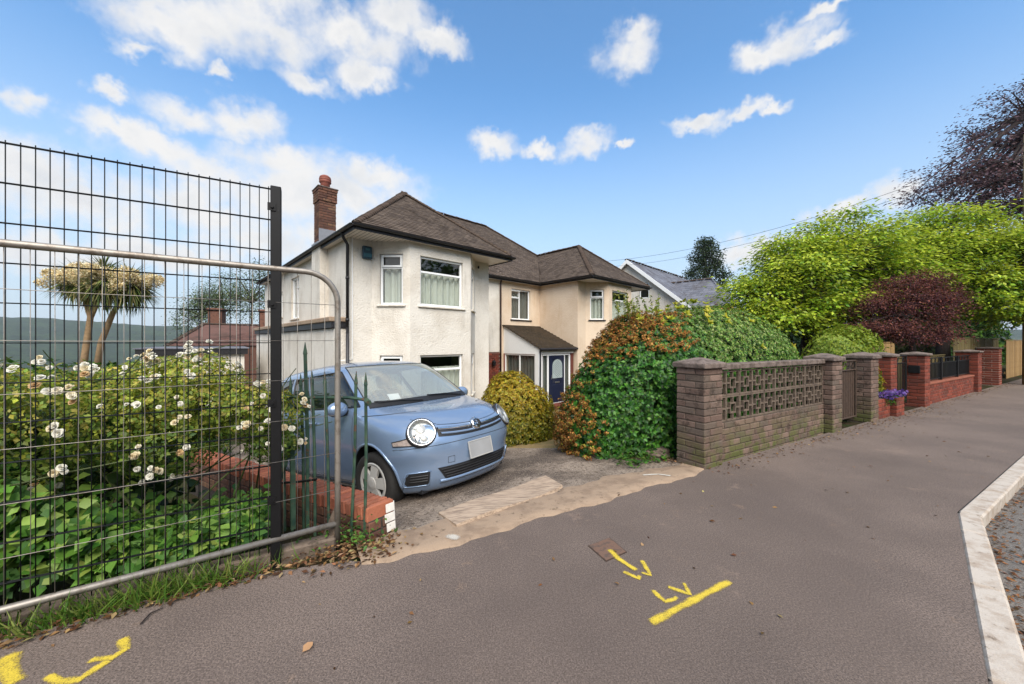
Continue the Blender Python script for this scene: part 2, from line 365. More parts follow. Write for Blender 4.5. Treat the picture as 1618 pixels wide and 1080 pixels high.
def mk_brick(name, c1, c2, c3, stain, samt, moss=None):
    t = MT(name, .9, 0, .2).base(c1); r = t.rand(); t.mix(t.rng(r, .25, .55), c2); 
    n2 = t.N.new('ShaderNodeMath'); n2.operation = 'FRACT'; mm = t.mul(r, 7.31); t.L.new(mm, n2.inputs[0]); t.mix(t.rng(n2.outputs[0], .6, .95, 0, .8), c3)
    t.mix(t.rng(t.noise(7, 6, .7), .5, .66, 0, samt), stain); t.mix(t.rng(t.noise(30, 4, .7, 4), .62, .74, 0, .4), lin(190, 176, 164, .6))
    if moss:
        f = t.mul(t.zmask(.55, -.05), t.rng(t.noise(5, 4, .6, 8), .38, .6)); t.mix(f, moss)
    t.val(t.noise(90, 3, .6), .8, 1.2); t.bump(t.noise(60, 5, .7), .6, .008); return t.done()
M['brick_old'] = mk_brick('weathered_brown_brick', lin(156, 130, 116, .56), lin(136, 112, 100, .54), lin(126, 112, 100, .52), lin(70, 58, 50, .54), .7, lin(112, 116, 66, .55))
M['brick_red'] = mk_brick('red_brick', lin(176, 92, 72, .50), lin(152, 80, 64, .48), lin(132, 80, 68, .48), lin(92, 56, 46, .5), .5)
M['brick_drive'] = mk_brick('orange_coping_brick', lin(198, 122, 92, .6), lin(178, 104, 80, .58), lin(160, 100, 80, .58), lin(104, 70, 54, .6), .45)
M['brick_chim'] = mk_brick('chimney_brick', lin(142, 100, 82, .52), lin(120, 86, 74, .5), lin(156, 120, 94, .52), lin(66, 54, 50, .55), .6)
M['mortar'] = mk_conc('old_mortar', lin(128, 112, 98, .5), lin(104, 92, 80, .5), lin(60, 54, 46, .6), 20, .7)
M['mortar_red'] = mk_conc('red_wall_mortar', lin(150, 112, 98, .45), lin(126, 92, 80, .45), lin(90, 64, 54, .6), 20, .5)
M['mortar_dark'] = mk_conc('dark_mortar', lin(96, 86, 78, .5), lin(76, 68, 62, .5), lin(50, 46, 40, .6), 20, .5)
M['terracotta'] = plain('terracotta', lin(160, 92, 76, .6), .8, 0, .15, 14)
def mk_wood(name, c, c2, axis=(1, 1, 1), dark=lin(70, 56, 44, .6)):
    t = MT(name, .8, 0, .25).obj().base(c); t.val(t.rand(), .75, 1.2); t.stretch(axis); t.mix(t.rng(t.noise(6, 6, .65), .4, .65), c2); t.mix(t.rng(t.noise(14, 6, .7, 3), .6, .74, 0, .6), dark); t.bump(t.noise(20, 5), .5, .006); return t.done()
M['board'] = mk_wood('weathered_board', lin(196, 172, 148, .66), lin(164, 142, 122, .62), (1, 7, 7), lin(122, 104, 88, .6))
M['fencewood'] = mk_wood('mossy_fence_board', lin(128, 110, 70, .58), lin(100, 94, 56, .55), (8, 8, 1))
M['newwood'] = mk_wood('pale_fence_board', lin(196, 160, 108, .6), lin(176, 140, 92, .6), (8, 8, 1), lin(140, 106, 66, .6))
M['polewood'] = mk_wood('pole_wood', lin(150, 128, 90, .6), lin(120, 100, 70, .6), (9, 9, .6))
M['bark'] = plain('bark', lin(96, 80, 66, .55), .9, 0, .3, 14)
M['bark_dark'] = plain('dark_bark', lin(66, 54, 50, .5), .9, 0, .3, 14)
M['canebark'] = plain('pale_trunk', lin(170, 140, 104, .6), .9, 0, .25, 18)
M['stem'] = plain('green_stem', lin(98, 110, 60, .55), .7, 0, .25, 18)
def mk_leaf(name, rough=.5, trans=.3, spec=.35):
    t = MT(name, rough, 0, spec); a = t.N.new('ShaderNodeAttribute'); a.attribute_name = 'Col'; t.base(a.outputs['Color']); m_ = t.done()
    tr = t.N.new('ShaderNodeBsdfTranslucent'); t.L.new(a.outputs['Color'], tr.inputs[0]); mx = t.N.new('ShaderNodeMixShader'); mx.inputs[0].default_value = trans
    o = t.N['Material Output']; t.L.new(t.b.outputs[0], mx.inputs[1]); t.L.new(tr.outputs[0], mx.inputs[2]); t.L.new(mx.outputs[0], o.inputs[0]); return m_
M['leaf'] = mk_leaf('leaf', .5, .38); M['leaf_matt'] = mk_leaf('matt_leaf', .7, .3, .2); M['leaf_gloss'] = mk_leaf('glossy_leaf', .5, .28, .35); M['dry'] = mk_leaf('dry_leaf', .9, .15, .1)
M['petal'] = mk_leaf('petal', .6, .3, .2)
def mk_glass(name, tint=(1, 1, 1), refl=1.0, ior=1.6):
    t = MT(name); g = t.N.new('ShaderNodeBsdfGlossy'); g.inputs['Roughness'].default_value = .01; g.inputs[0].default_value = (refl, refl, refl, 1)
    tr = t.N.new('ShaderNodeBsdfTransparent'); tr.inputs[0].default_value = (*tint, 1); lw = t.N.new('ShaderNodeLayerWeight'); lw.inputs[0].default_value = .5
    pw = t.N.new('ShaderNodeMath'); pw.operation = 'POWER'; t.L.new(lw.outputs['Facing'], pw.inputs[0]); pw.inputs[1].default_value = 4.5
    r0 = ((ior - 1) / (ior + 1)) ** 2; ma = t.N.new('ShaderNodeMath'); ma.operation = 'MULTIPLY_ADD'; t.L.new(pw.outputs[0], ma.inputs[0]); ma.inputs[1].default_value = 1 - r0; ma.inputs[2].default_value = r0
    mx = t.N.new('ShaderNodeMixShader'); t.L.new(ma.outputs[0], mx.inputs[0]); t.L.new(tr.outputs[0], mx.inputs[1]); t.L.new(g.outputs[0], mx.inputs[2]); t.L.new(mx.outputs[0], t.N['Material Output'].inputs[0]); return t.m
M['glass'] = mk_glass('window_glass', (.96, .975, .96), 1.0, 1.6); M['carglass'] = mk_glass('car_glass', (.86, .91, .89), 1.0, 2.7)
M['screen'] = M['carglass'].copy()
def pale_sheen(m_, k):  # diffuse white stands in for the windscreen's pale reflection
    "a pale sheen mixed into the glass as diffuse colour"
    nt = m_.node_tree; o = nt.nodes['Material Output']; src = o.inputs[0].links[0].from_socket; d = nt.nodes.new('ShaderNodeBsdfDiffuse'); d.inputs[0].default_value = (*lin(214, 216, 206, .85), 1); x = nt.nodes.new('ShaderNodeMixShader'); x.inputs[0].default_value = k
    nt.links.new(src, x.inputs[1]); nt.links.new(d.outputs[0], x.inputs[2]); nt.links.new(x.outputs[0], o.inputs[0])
pale_sheen(M['screen'], .26); M['tintglass'] = mk_glass('tinted_glass', (.20, .25, .24), 1.0, 1.7); M['lens'] = mk_glass('clear_lens', (.95, .96, .96), .8, 1.3)
M['blind_backing'] = plain('dim_room_and_blind', lin(126, 128, 122, .55), .9, 0, .1, 4)  # grey sheet standing in for the dim porch interior; vertical blinds in the recess
M['curtain'] = plain('net_curtain', lin(216, 218, 208, .72), .9, 0, .06, 4)
M['room'] = plain('room_plaster', lin(170, 160, 146, .6), .9, 0, .05, 2)
def mk_paint(name, c, lo, hi, top):
    t = MT(name, .85, 0, .2).base(c); t.val(t.noise(120, 3, .7), .7, 1.15)
    at = t.N.new('ShaderNodeAttribute'); at.attribute_name = 'Col'; f = t.noise(170, 4, .85); g = t.noise(16, 3, .6, 5)
    ad = t.N.new('ShaderNodeMath'); ad.operation = 'ADD'; t.L.new(at.outputs['Fac'], ad.inputs[0]); t.L.new(f, ad.inputs[1])
    a2 = t.N.new('ShaderNodeMath'); a2.operation = 'MULTIPLY_ADD'; t.L.new(g, a2.inputs[0]); a2.inputs[1].default_value = .45; t.L.new(ad.outputs[0], a2.inputs[2])
    t.L.new(t.rng(a2.outputs[0], lo, hi, 0, top), t.b.inputs['Alpha']); return t.done()
M['paint'] = mk_paint('yellow_spray_paint', lin(236, 206, 74, .82), 1.04, 1.42, .92)
M['white_worn'] = mk_paint('worn_white_paint', lin(226, 218, 204, .75), 1.00, 1.36, .9)
M['white_paint'] = plain('chalky_white_paint', lin(232, 226, 216, .8), .8, 0, .15, 20)
# ------------------------------------------------------------------ the setting: ground, pavement, kerb, road, driveway, hills
def sheet(name, ss, ns, zf, mat, kind='structure', parent=None):
    V = np.array([[SN(s, n, 0) for n in ns] for s in ss]); S, Nn = np.meshgrid(ss, ns, indexing='ij')
    V[:, :, 2] = zf(S, Nn); mb = MB(); mb.grid([[tuple(p) for p in row] for row in V], flip=True)
    o = mb.build(name, mat, parent, True); fixup(o)
    if kind and not parent: o['kind'] = kind
    return o
def fixup(o):
    me = o.data
    if len(me.polygons) and sum(p.normal.z for p in me.polygons) < 0: me.flip_normals()
def lines(*seg):
    r = []
    for a, b, st in seg: r += list(np.arange(a, b, st))
    return r
gs = [-4000, -1600, -700, -300, -120, -60, -35, -22, -15] + lines((-12, 16, .5)) + [16, 22, 35, 60, 120, 300, 700, 1600, 4000]
gn = [-4000, -1000, -300, -100, -30, -10, -3, 0, .02] + lines((.1, 10, .3)) + [10.5, 12, 15, 20, 30, 45, 60, 100, 200, 400, 800, 1600, 4000]
sheet('ground', gs, gn, lambda s, n: np.where(n > .01, gz(s, n) - .035, -.25), M['soil'])
def kn(s): return -1.642 if s > .856 else -1.642 - (.856 - s) * .2071
def en(s):
    w = .02 * math.sin(s * 5.1) + .014 * math.sin(s * 13.7 + 1) + .008 * math.sin(s * 31)
    if s < -3.9: return .24 + w
    if s < -3.35: t = (s + 3.9) / .55; return .24 * (1 - t) + w
    if s < -.3: return .0 + w
    return .05 if s > 0 else .05 * (s + .3) / .3 + w * (-s / .3)
mb = MB(); ss = lines((-40, -8, 1), (-8, .856, .09)) + [.856] + lines((.95, 8, .15), (8, 20, 1)) + [20, 40, 90]
rows = [[SN(s, kn(s) + (en(s) - kn(s)) * t, 0) for t in np.linspace(0, 1, 7)] for s in ss]
mb.grid(rows); pavement = mb.build('pavement', M['pavement']); fixup(pavement); pavement['kind'] = 'structure'
mb = MB(); mb.grid([[SN(s, kn(s) - .10 - 9 * t, -.10 + .06 * t) for t in (0, .3, 1)] for s in ss]); road = mb.build('road', M['road']); fixup(road); road['kind'] = 'structure'
kerb = bpy.data.objects.new('kerb', None); put(kerb, None, Matrix.Translation(SN(.856, -1.64, 0))); kerb['kind'] = 'structure'
def kerb_mesh(L):
    mb = MB(); mb.cbox((0.004, -.125, -.3), (L - .004, 0, 0.006), .012); return mb.mesh('kerb_stone', M['kerb'])
km = kerb_mesh(.915)
p = SN(.856, -1.642); a1 = WA + math.atan(.2071)
d1 = Vector((math.cos(a1), math.sin(a1), 0)); q = p.copy(); first = True
for i in range(11):
    L = .42 if first else .915
    q = q - d1 * L
    inst('kerb_stone', kerb_mesh(L) if first else km, kerb, Matrix.Translation(q) @ Matrix.Rotation(a1, 4, 'Z')); first = False
for i in range(14):
    inst('kerb_stone', km, kerb, SNM(.856 + .03 + i * .915, -1.642))
inst('kerb_run', (lambda m_: (m_.cbox((0, -.125, -.3), (60, 0, .006), .012), m_.mesh('kerb_run', M['kerb']))[1])(MB()), kerb, SNM(.886 + 14 * .915, -1.642))
def sl(n): return -3.206 - .388 * (n - .453) - .2
def sr(n): return float(np.interp(n, [0, .4, 1.54, 2.6, 4, 9], [.05, .1, -.3, -.75, -1.25, -1.8]))
dn = [.0, .06] + lines((.15, 8.6, .15)); mb = MB(); rows = []
for n in dn:
    row = []
    for t in np.linspace(0, 1, 30):
        s = max(sl(n), -3.55 if n < .5 else -99) * (1 - t) + sr(n) * t
        z = float(gz(s, n)) + .006 * math.sin(s * 9 + n * 4) * min(1, n) - (.012 if n < .05 else 0)
        row.append(SN(s, n, z))
    rows.append(row)
mb.grid(rows); drive = mb.build('driveway', M['drive'], None, True); fixup(drive); drive['kind'] = 'structure'
# concrete lip along the pavement edge, broken back edge
mb = MB(); rows = []
for s in np.linspace(-3.5, .02, 70):
    b = .40 + .035 * math.sin(s * 4.2) + .03 * math.sin(s * 11) + .02 * math.sin(s * 23) - .12 * max(0, (s + .8)) 
    n0 = en(s) - .05
    rows.append([SN(s, n0 + (b - n0) * t, float(gz(s, max(0, n0 + (b - n0) * t))) + .012 - .014 * (t > .98) - .02 * (t < .01)) for t in (0, .04, .3, .6, .9, 1)])
mb.grid(rows); lip = mb.build('driveway_lip', M['lip'], None, True); fixup(lip); lip['kind'] = 'structure'
gn_ = lines((1.3, 10, .3)); mb = MB()
mb.grid([[SN(sr(n) * (1 - t) + 4.2 * t - .25 * (1 - t), n, float(gz(sr(n) * (1 - t) + 4.2 * t, n)) - .012) for t in np.linspace(0, 1, 12)] for n in gn_])
gravel = mb.build('gravel_path', M['gravel'], None, True); fixup(gravel); gravel['kind'] = 'structure'
# white painted marks on the lip
def strip(path, w, name, mat, parent, z=.004, label=None, soft=False, zf=None):
    "a flat painted stroke with its own soft edge mask"
    pts = [Vector(p) for p in path]; fine = []
    for a, b in zip(pts[:-1], pts[1:]):
        k = max(2, int((b - a).length / .02)); fine += [a.lerp(b, i / k) for i in range(k)]
    fine.append(pts[-1]); k = len(fine); rows = []; cols = []
    prof = [(-1, 0), (-.6, .45), (-.25, .62), (.25, .62), (.6, .45), (1, 0)]
    for i, p in enumerate(fine):
        t = fine[min(i + 1, k - 1)] - fine[max(i - 1, 0)]; t.z = 0; t.normalize(); sd = Vector((-t.y, t.x, 0))
        endf = min(1, min(i, k - 1 - i) * .02 / (w * .8) + .15)
        row = []
        for (q, c) in prof:
            r = p + sd * (q * w * (1 + .15 * math.sin(i * .5))); r.z = (zf(r) if zf else 0) + z; row.append(r); cols.append(c * endf + (.0 if c == 0 else 0))
        rows.append(row)
    mb = MB(); mb.grid(rows); o = mb.build(name, mat, parent)
    at = o.data.color_attributes.new('Col', 'FLOAT_COLOR', 'POINT'); arr = np.repeat(np.array(cols)[:, None], 4, 1); arr[:, 3] = 1; at.data.foreach_set('color', arr.ravel())
    fixup(o)
    if label: o['label'] = label
    return o
g = lambda *pp: [GP(x, y) for x, y in pp]
strip(g((962, 867), (976, 883), (1009, 904)), .030, 'paint_stroke', M['paint'], pavement, .0062, 'thick yellow sprayed arrow shaft starting on the access cover')
strip(g((981, 902), (1009, 914.5), (1011, 907)), .022, 'paint_stroke', M['paint'], pavement, .0046, 'short yellow sprayed barb of the arrow towards the camera')
strip(g((1013, 884), (1028, 909.5), (1009, 904)), .022, 'paint_stroke', M['paint'], pavement, .0054, 'short yellow sprayed barb of the arrow towards the kerb')
strip(g((1028, 930), (1041, 943), (1052, 951.5), (1066, 947), (1071, 942)), .022, 'paint_letter', M['paint'], pavement, .0046, 'yellow sprayed letter L')
strip(g((1051, 926.5), (1090, 939.5), (1079, 919)), .022, 'paint_letter', M['paint'], pavement, .0052, 'yellow sprayed letter V')
strip(g((1025, 987), (1090, 952), (1155, 918)), .034, 'paint_stroke', M['paint'], pavement, .0058, 'long straight yellow sprayed line under the letters')
strip(g((194, 1006), (197, 1027), (178, 1040), (136, 1045)), .030, 'paint_stroke', M['paint'], pavement, .0046, 'faded yellow sprayed hook near the temporary fence')
strip(g((178, 1040), (125, 1075), (92, 1078), (72, 1067)), .030, 'paint_stroke', M['paint'], pavement, .0052, 'faded yellow sprayed curve joining the hook')
strip(g((16, 1030), (10, 1052), (26, 1085)), .05, 'paint_stroke', M['paint'], pavement, .0046, 'broad yellow sprayed smudge at the foot of the fence')
wz = lambda r: gxy(r.x, r.y) + .014
strip(g((702, 848), (716, 851), (729, 856)), .045, 'white_mark', M['white_worn'], drive, .004, 'white painted dash beside the brick wall', zf=wz)
strip(g((1014, 751), (1040, 750), (1062, 754)), .028, 'white_mark', M['white_worn'], drive, .004, 'white painted dash beside the hedge', zf=wz)
# far wooded hills
def hills():
    rows = []; rs = np.random.default_rng(5)
    ph = rs.uniform(0, 6.28, 40)
    A = np.linspace(R(-100), R(100), 420)
    for k, r in enumerate(np.linspace(900, 2300, 26)):
        row = []
        for a in A:
            dg = math.degrees(a); H_ = np.interp(dg, [-100, -60, -54, -50, -45, -40, -33, -20, 0, 40, 100], [72, 62, 58, 54, 50, 45, 40, 34, 28, 24, 34])
            t = np.clip((r - 900) / 650, 0, 1); h = -42 + (H_ * 1.06 + 42) * (t * t * (3 - 2 * t))
            h += sum(math.sin(a * (14 + 17 * i) + r * .006 * (i % 3 + 1) + ph[i]) * 2.4 / (1 + i * .6) for i in range(7)) * t + rs.uniform(-1.5, 1.5) * t
            row.append((r * math.sin(a), r * math.cos(a), h))
        rows.append(row)
    mb = MB(); mb.grid(rows); t = MT('far_woodland', .95, 0, .1).base(lin(60, 84, 44, .55)); t.mix(t.rng(t.noise(.02, 5, .7), .4, .62), lin(82, 108, 54, .55)); t.mix(t.rng(t.noise(.11, 5, .7, 30), .5, .66), lin(38, 56, 32, .5)); t.bump(t.noise(.13, 6, .75), 1, 12)
    o = mb.build('hills', t.done(), None, True); fixup(o); o['kind'] = 'structure'
hills()

# ------------------------------------------------------------------ walls with openings, windows
def wall(mb, A, B, z0, z1, holes=(), rev=.11, mi=0, tops=None):
    "vertical wall from A to B (left to right seen from outside); holes = (x0, x1, z0, z1) along it; reveals run inwards"
    A = Vector((A[0], A[1], 0)); B = Vector((B[0], B[1], 0)); L = (B - A).length; d = (B - A) / L; nrm = Vector((d.y, -d.x, 0))
    xs = sorted({0, L} | {h[0] for h in holes} | {h[1] for h in holes}); zs = sorted({z0, z1} | {h[2] for h in holes} | {h[3] for h in holes})
    P = lambda x, z, dep=0: A + d * x - nrm * dep + Vector((0, 0, z))
    for x0, x1 in zip(xs[:-1], xs[1:]):
        for a, b in zip(zs[:-1], zs[1:]):
            cx, cz = (x0 + x1) / 2, (a + b) / 2
            if any(h[0] < cx < h[1] and h[2] < cz < h[3] for h in holes): continue
            mb.quad(P(x0, a), P(x1, a), P(x1, b), P(x0, b), mi)
    for (x0, x1, a, b) in holes:
        mb.quad(P(x0, a), P(x0, a, rev), P(x0, b, rev), P(x0, b), mi); mb.quad(P(x1, a, rev), P(x1, a), P(x1, b), P(x1, b, rev), mi)
        mb.quad(P(x0, b), P(x0, b, rev), P(x1, b, rev), P(x1, b), mi); mb.quad(P(x0, a, rev), P(x0, a), P(x1, a), P(x1, a, rev), mi)
    return A, d, nrm
def frame_M(A, d, nrm):
    "local x along the wall, y outwards, z up"
    m = Matrix.Identity(4)
    for i, c in enumerate((d, nrm, Vector((0, 0, 1)))):
        for j in range(3): m[j][i] = c[j]
    return Matrix.Translation(A) @ m
def window(parent, A, d, nrm, hole, label=None, mull=(), trans=(), opens=None, curtain=None, sill=None, fmat=None, inset=.06, fr=.055, curtain_top=1.0, hinge=None):
    x0, x1, z0, z1 = hole; W = frame_M(A, d, nrm); mb = MB(); dp = .06
    fm = fmat or M['upvc']
    def bar(a, b, c, e, y0=-inset - dp, y1=-inset): mb.cbox((a, y0, c), (b, y1, e), .008, W)
    bar(x0 + .002, x1 - .002, z0 + .002, z0 + fr); bar(x0 + .002, x1 - .002, z1 - fr, z1 - .002); bar(x0 + .002, x0 + fr, z0 + fr, z1 - fr); bar(x1 - fr, x1 - .002, z0 + fr, z1 - fr)
    for m_ in mull: bar(m_ - fr * .45, m_ + fr * .45, z0 + fr, z1 - fr, -inset - dp + .004, -inset - .002)
    for (a, b, t) in trans: bar(a, b, t - fr * .5, t + fr * .5, -inset - dp + .006, -inset - .004)
    for (a, b, c, e) in (opens or ()):      # proud opening sash
        q = .05; y0, y1 = -inset, -inset + .028
        mb.cbox((a, y0, c), (b, y1, c + q), .006, W); mb.cbox((a, y0, e - q), (b, y1, e), .006, W); mb.cbox((a, y0, c + q), (a + q, y1, e - q), .006, W); mb.cbox((b - q, y0, c + q), (b, y1, e - q), .006, W)
    o = mb.build('window', fm, parent)
    if label: o['label'] = label
    mb = MB(); mb.box((x0 + .02, -inset - .045, z0 + .02), (x1 - .02, -inset - .035, z1 - .02), W); mb.build('pane', M['glass'], o)
    if sill:
        mb = MB(); mb.cbox((x0 - .07, -.06, z0 - .05), (x1 + .07, sill[1], z0 - .001), .01, W); mb.build('sill', sill[0], o)
    if curtain:
        (a, b) = (x0 + .01, x1 - .01); n = int((b - a) / .012); rows = []
        top = z0 + (z1 - z0) * curtain_top; ph = random.uniform(0, 6)
        for zz in np.linspace(z0 + .01, top, 6):
            rows.append([W @ Vector((a + (b - a) * i / n, -inset - .16 - .045 * math.sin(i * .42 + ph + .6 * math.sin(i * .05)) - .012 * math.sin(i * .97) , zz)) for i in range(n + 1)])
        mb = MB(); mb.grid(rows); mb.build('curtain', curtain, o, True)  # in the porch windows this sheet stands in for the dim interior
    return o
# ------------------------------------------------------------------ roofs: real overlapping tiles
def inside(poly, x, y):
    r = False; n = len(poly)
    for i in range(n):
        (x1, y1), (x2, y2) = poly[i], poly[i - 1]
        if (y1 > y) != (y2 > y) and x < (x2 - x1) * (y - y1) / (y2 - y1) + x1: r = not r
    return r
def tiles(mb, poly3, gauge=.10, tw=.165, lift=.02, seed=1, mi=0):
    "poly3: eave-left, eave-right, ... seen from outside; lays rows of tiles up the slope"
    rr = random.Random(seed); O = poly3[0]; e = (poly3[1] - poly3[0]).normalized()
    nrm = None
    for i in range(2, len(poly3)):
        c = e.cross(poly3[i] - O)
        if c.length > 1e-4: nrm = c.normalized(); break
    if nrm.z < 0: nrm = -nrm
    p = nrm.cross(e).normalized()
    if p.z < 0: p = -p
    P2 = [((q - O).dot(e), (q - O).dot(p)) for q in poly3]
    x0 = min(a for a, b in P2); x1 = max(a for a, b in P2); y1 = max(b for a, b in P2); row = 0; y = 0.0
    while y < y1:
        x = x0 - tw + (tw / 2 if row % 2 else 0)
        while x < x1 + tw:
            cx, cy = x + tw / 2, y + gauge * .5
            if inside(P2, cx, cy):
                j = rr.uniform(-.004, .004); k = rr.uniform(-.003, .004); l2 = lift + k; w = tw * .5 - .003; h = rr.uniform(-.004, .004)
                q = lambda dx, dy, dz: O + e * (cx + dx) + p * (y + dy + j) + nrm * dz
                mb.add([q(-w, 0, .0), q(w, 0, .0), q(w, h, l2), q(-w, -h, l2), q(w, gauge * 1.25, .004), q(-w, gauge * 1.25, .004)],
                       [(0, 1, 2, 3), (3, 2, 4, 5), (0, 3, 5), (1, 4, 2)], mi)
            x += tw
        y += gauge; row += 1
def plane(mb, poly, mi=0, drop=.01):
    mb.add([q - Vector((0, 0, drop)) for q in poly], [tuple(range(len(poly)))], mi)
def bonnet_mesh(name, mat, L=.2, r=.11, r2=.085):
    mb = MB(); rows = []
    for t, rad in ((0, r), (1, r2)):
        rows.append([(L * t, rad * 1.05 * math.cos(a), rad * .62 * math.sin(a) - .01 - .012 * t) for a in np.linspace(0, math.pi, 7)])
    mb.grid(rows); rows2 = [[(0, (r - .015) * 1.05 * math.cos(a), (r - .018) * .62 * math.sin(a) - .014) for a in np.linspace(0, math.pi, 7)], rows[0]]
    mb.grid(rows2); return mb.mesh(name, mat)
BON = bonnet_mesh('hip_tile', M['ridge']); RID = bonnet_mesh('ridge_tile', M['ridge'], .34, .11, .105)
def run_tiles(name, me, parent, a, b, step, kk=1.0, lift=.0):
    "lay half-round tiles from a (low end) to b"
    d = (b - a); L = d.length; d.normalize(); sd = Vector((0, 0, 1)).cross(d).normalized(); up = d.cross(sd)
    m = Matrix.Identity(4)
    for i, c in enumerate((d, sd, up)):
        for j in range(3): m[j][i] = c[j]
    x = 0.0
    while x < L - step * .3:
        jit = Matrix.Rotation(random.uniform(-.05, .05), 4, 'Z') @ Matrix.Rotation(random.uniform(-.04, .02) - .08, 4, 'Y')
        inst(name, me, parent, Matrix.Translation(a + d * x + up * lift) @ m @ jit @ Matrix.Scale(kk * random.uniform(.95, 1.06), 4)); x += step
# ------------------------------------------------------------------ brickwork
def brick_meshes(name, size, mat, n=4, c=.006):
    r = []
    for i in range(n):
        mb = MB(); l, w, h = size; mb.cbox((-l / 2, -w / 2, -h / 2), (l / 2, w / 2, h / 2), c)
        rr = random.Random(i * 7 + len(name)); mb.v = [(x + rr.uniform(-.002, .002), y + rr.uniform(-.002, .002), z + rr.uniform(-.002, .002)) for x, y, z in mb.v]
        r.append(mb.mesh(name, mat))
    return r
def pier(parent, s0, n0, size, z0, courses, mat, mortar, capmat, name='pier', ch=.075, cap_h=.10, cap_over=.035, round_cap=False, meshes=None):
    "square brick pier with its front face at n0; every brick a piece"
    M0 = SNM(s0, n0, z0); mb = MB(); mb.box((.008, .008, -.2), (size - .008, size - .008, courses * ch - .004), M0)
    core = mb.build(name, mortar, parent)
    L = size * .665; W = size - L - .008
    bm_ = meshes or brick_meshes('brick', (L, W, ch - .011), mat)
    for c in range(courses):
        z = (c + .5) * ch
        for k in range(4):
            a = k * math.pi / 2; odd = c % 2
            x = (-size / 2 + L / 2) if not odd else (size / 2 - L / 2); y = -size / 2 + W / 2
            loc = Matrix.Translation(Vector((size / 2, size / 2, z))) @ Matrix.Rotation(a, 4, 'Z') @ Matrix.Translation(Vector((x + random.uniform(-.002, .002), y + random.uniform(-.003, .002), 0)))
            inst('brick', random.choice(bm_), core, M0 @ loc)
    zt = courses * ch; o = cap_over; e = cap_h * .5; S = size
    mb = MB(); 
    lo = [(-o, -o), (S + o, -o), (S + o, S + o), (-o, S + o)]
    vs = [Vector((x, y, zt)) for x, y in lo] + [Vector((x, y, zt + e)) for x, y in lo] + [Vector((S * .5 - .03, S * .5 - .03, zt + cap_h)), Vector((S * .5 + .03, S * .5 - .03, zt + cap_h)), Vector((S * .5 + .03, S * .5 + .03, zt + cap_h)), Vector((S * .5 - .03, S * .5 + .03, zt + cap_h))]
    mb.add([M0 @ v for v in vs], [(3, 2, 1, 0), (0, 1, 5, 4), (1, 2, 6, 5), (2, 3, 7, 6), (3, 0, 4, 7), (4, 5, 9, 8), (5, 6, 10, 9), (6, 7, 11, 10), (7, 4, 8, 11), (8, 9, 10, 11)])
    co = mb.build('cap', capmat, core); bv = co.modifiers.new('edge', 'BEVEL'); bv.width = .012; bv.segments = 2; bv.limit_method = 'ANGLE'
    return core
def brick_run(parent, s0, s1, n0, z0, courses, mat, mortar, thick=.11, L=.225, ch=.075, name='wall_core'):
    M0 = SNM(s0, n0, z0); mb = MB(); mb.box((0, .008, -.2), (s1 - s0, thick, courses * ch - .004), M0); core = mb.build(name, mortar, parent)
    full = brick_meshes('brick', (L - .011, .105, ch - .011), mat)
    for c in range(courses):
        x = -L / 2 if c % 2 else 0
        while x < s1 - s0 - .01:
            a, b = max(0, x), min(s1 - s0, x + L)
            if b - a > .04:
                k = (b - a - .011) / (L - .011)
                inst('brick', random.choice(full), core, M0 @ Matrix.Translation(Vector(((a + b) / 2, .0525 + random.uniform(-.003, .002), (c + .5) * ch))) @ Matrix.Diagonal(Vector((k, 1, 1, 1))))
            x += L
    return core
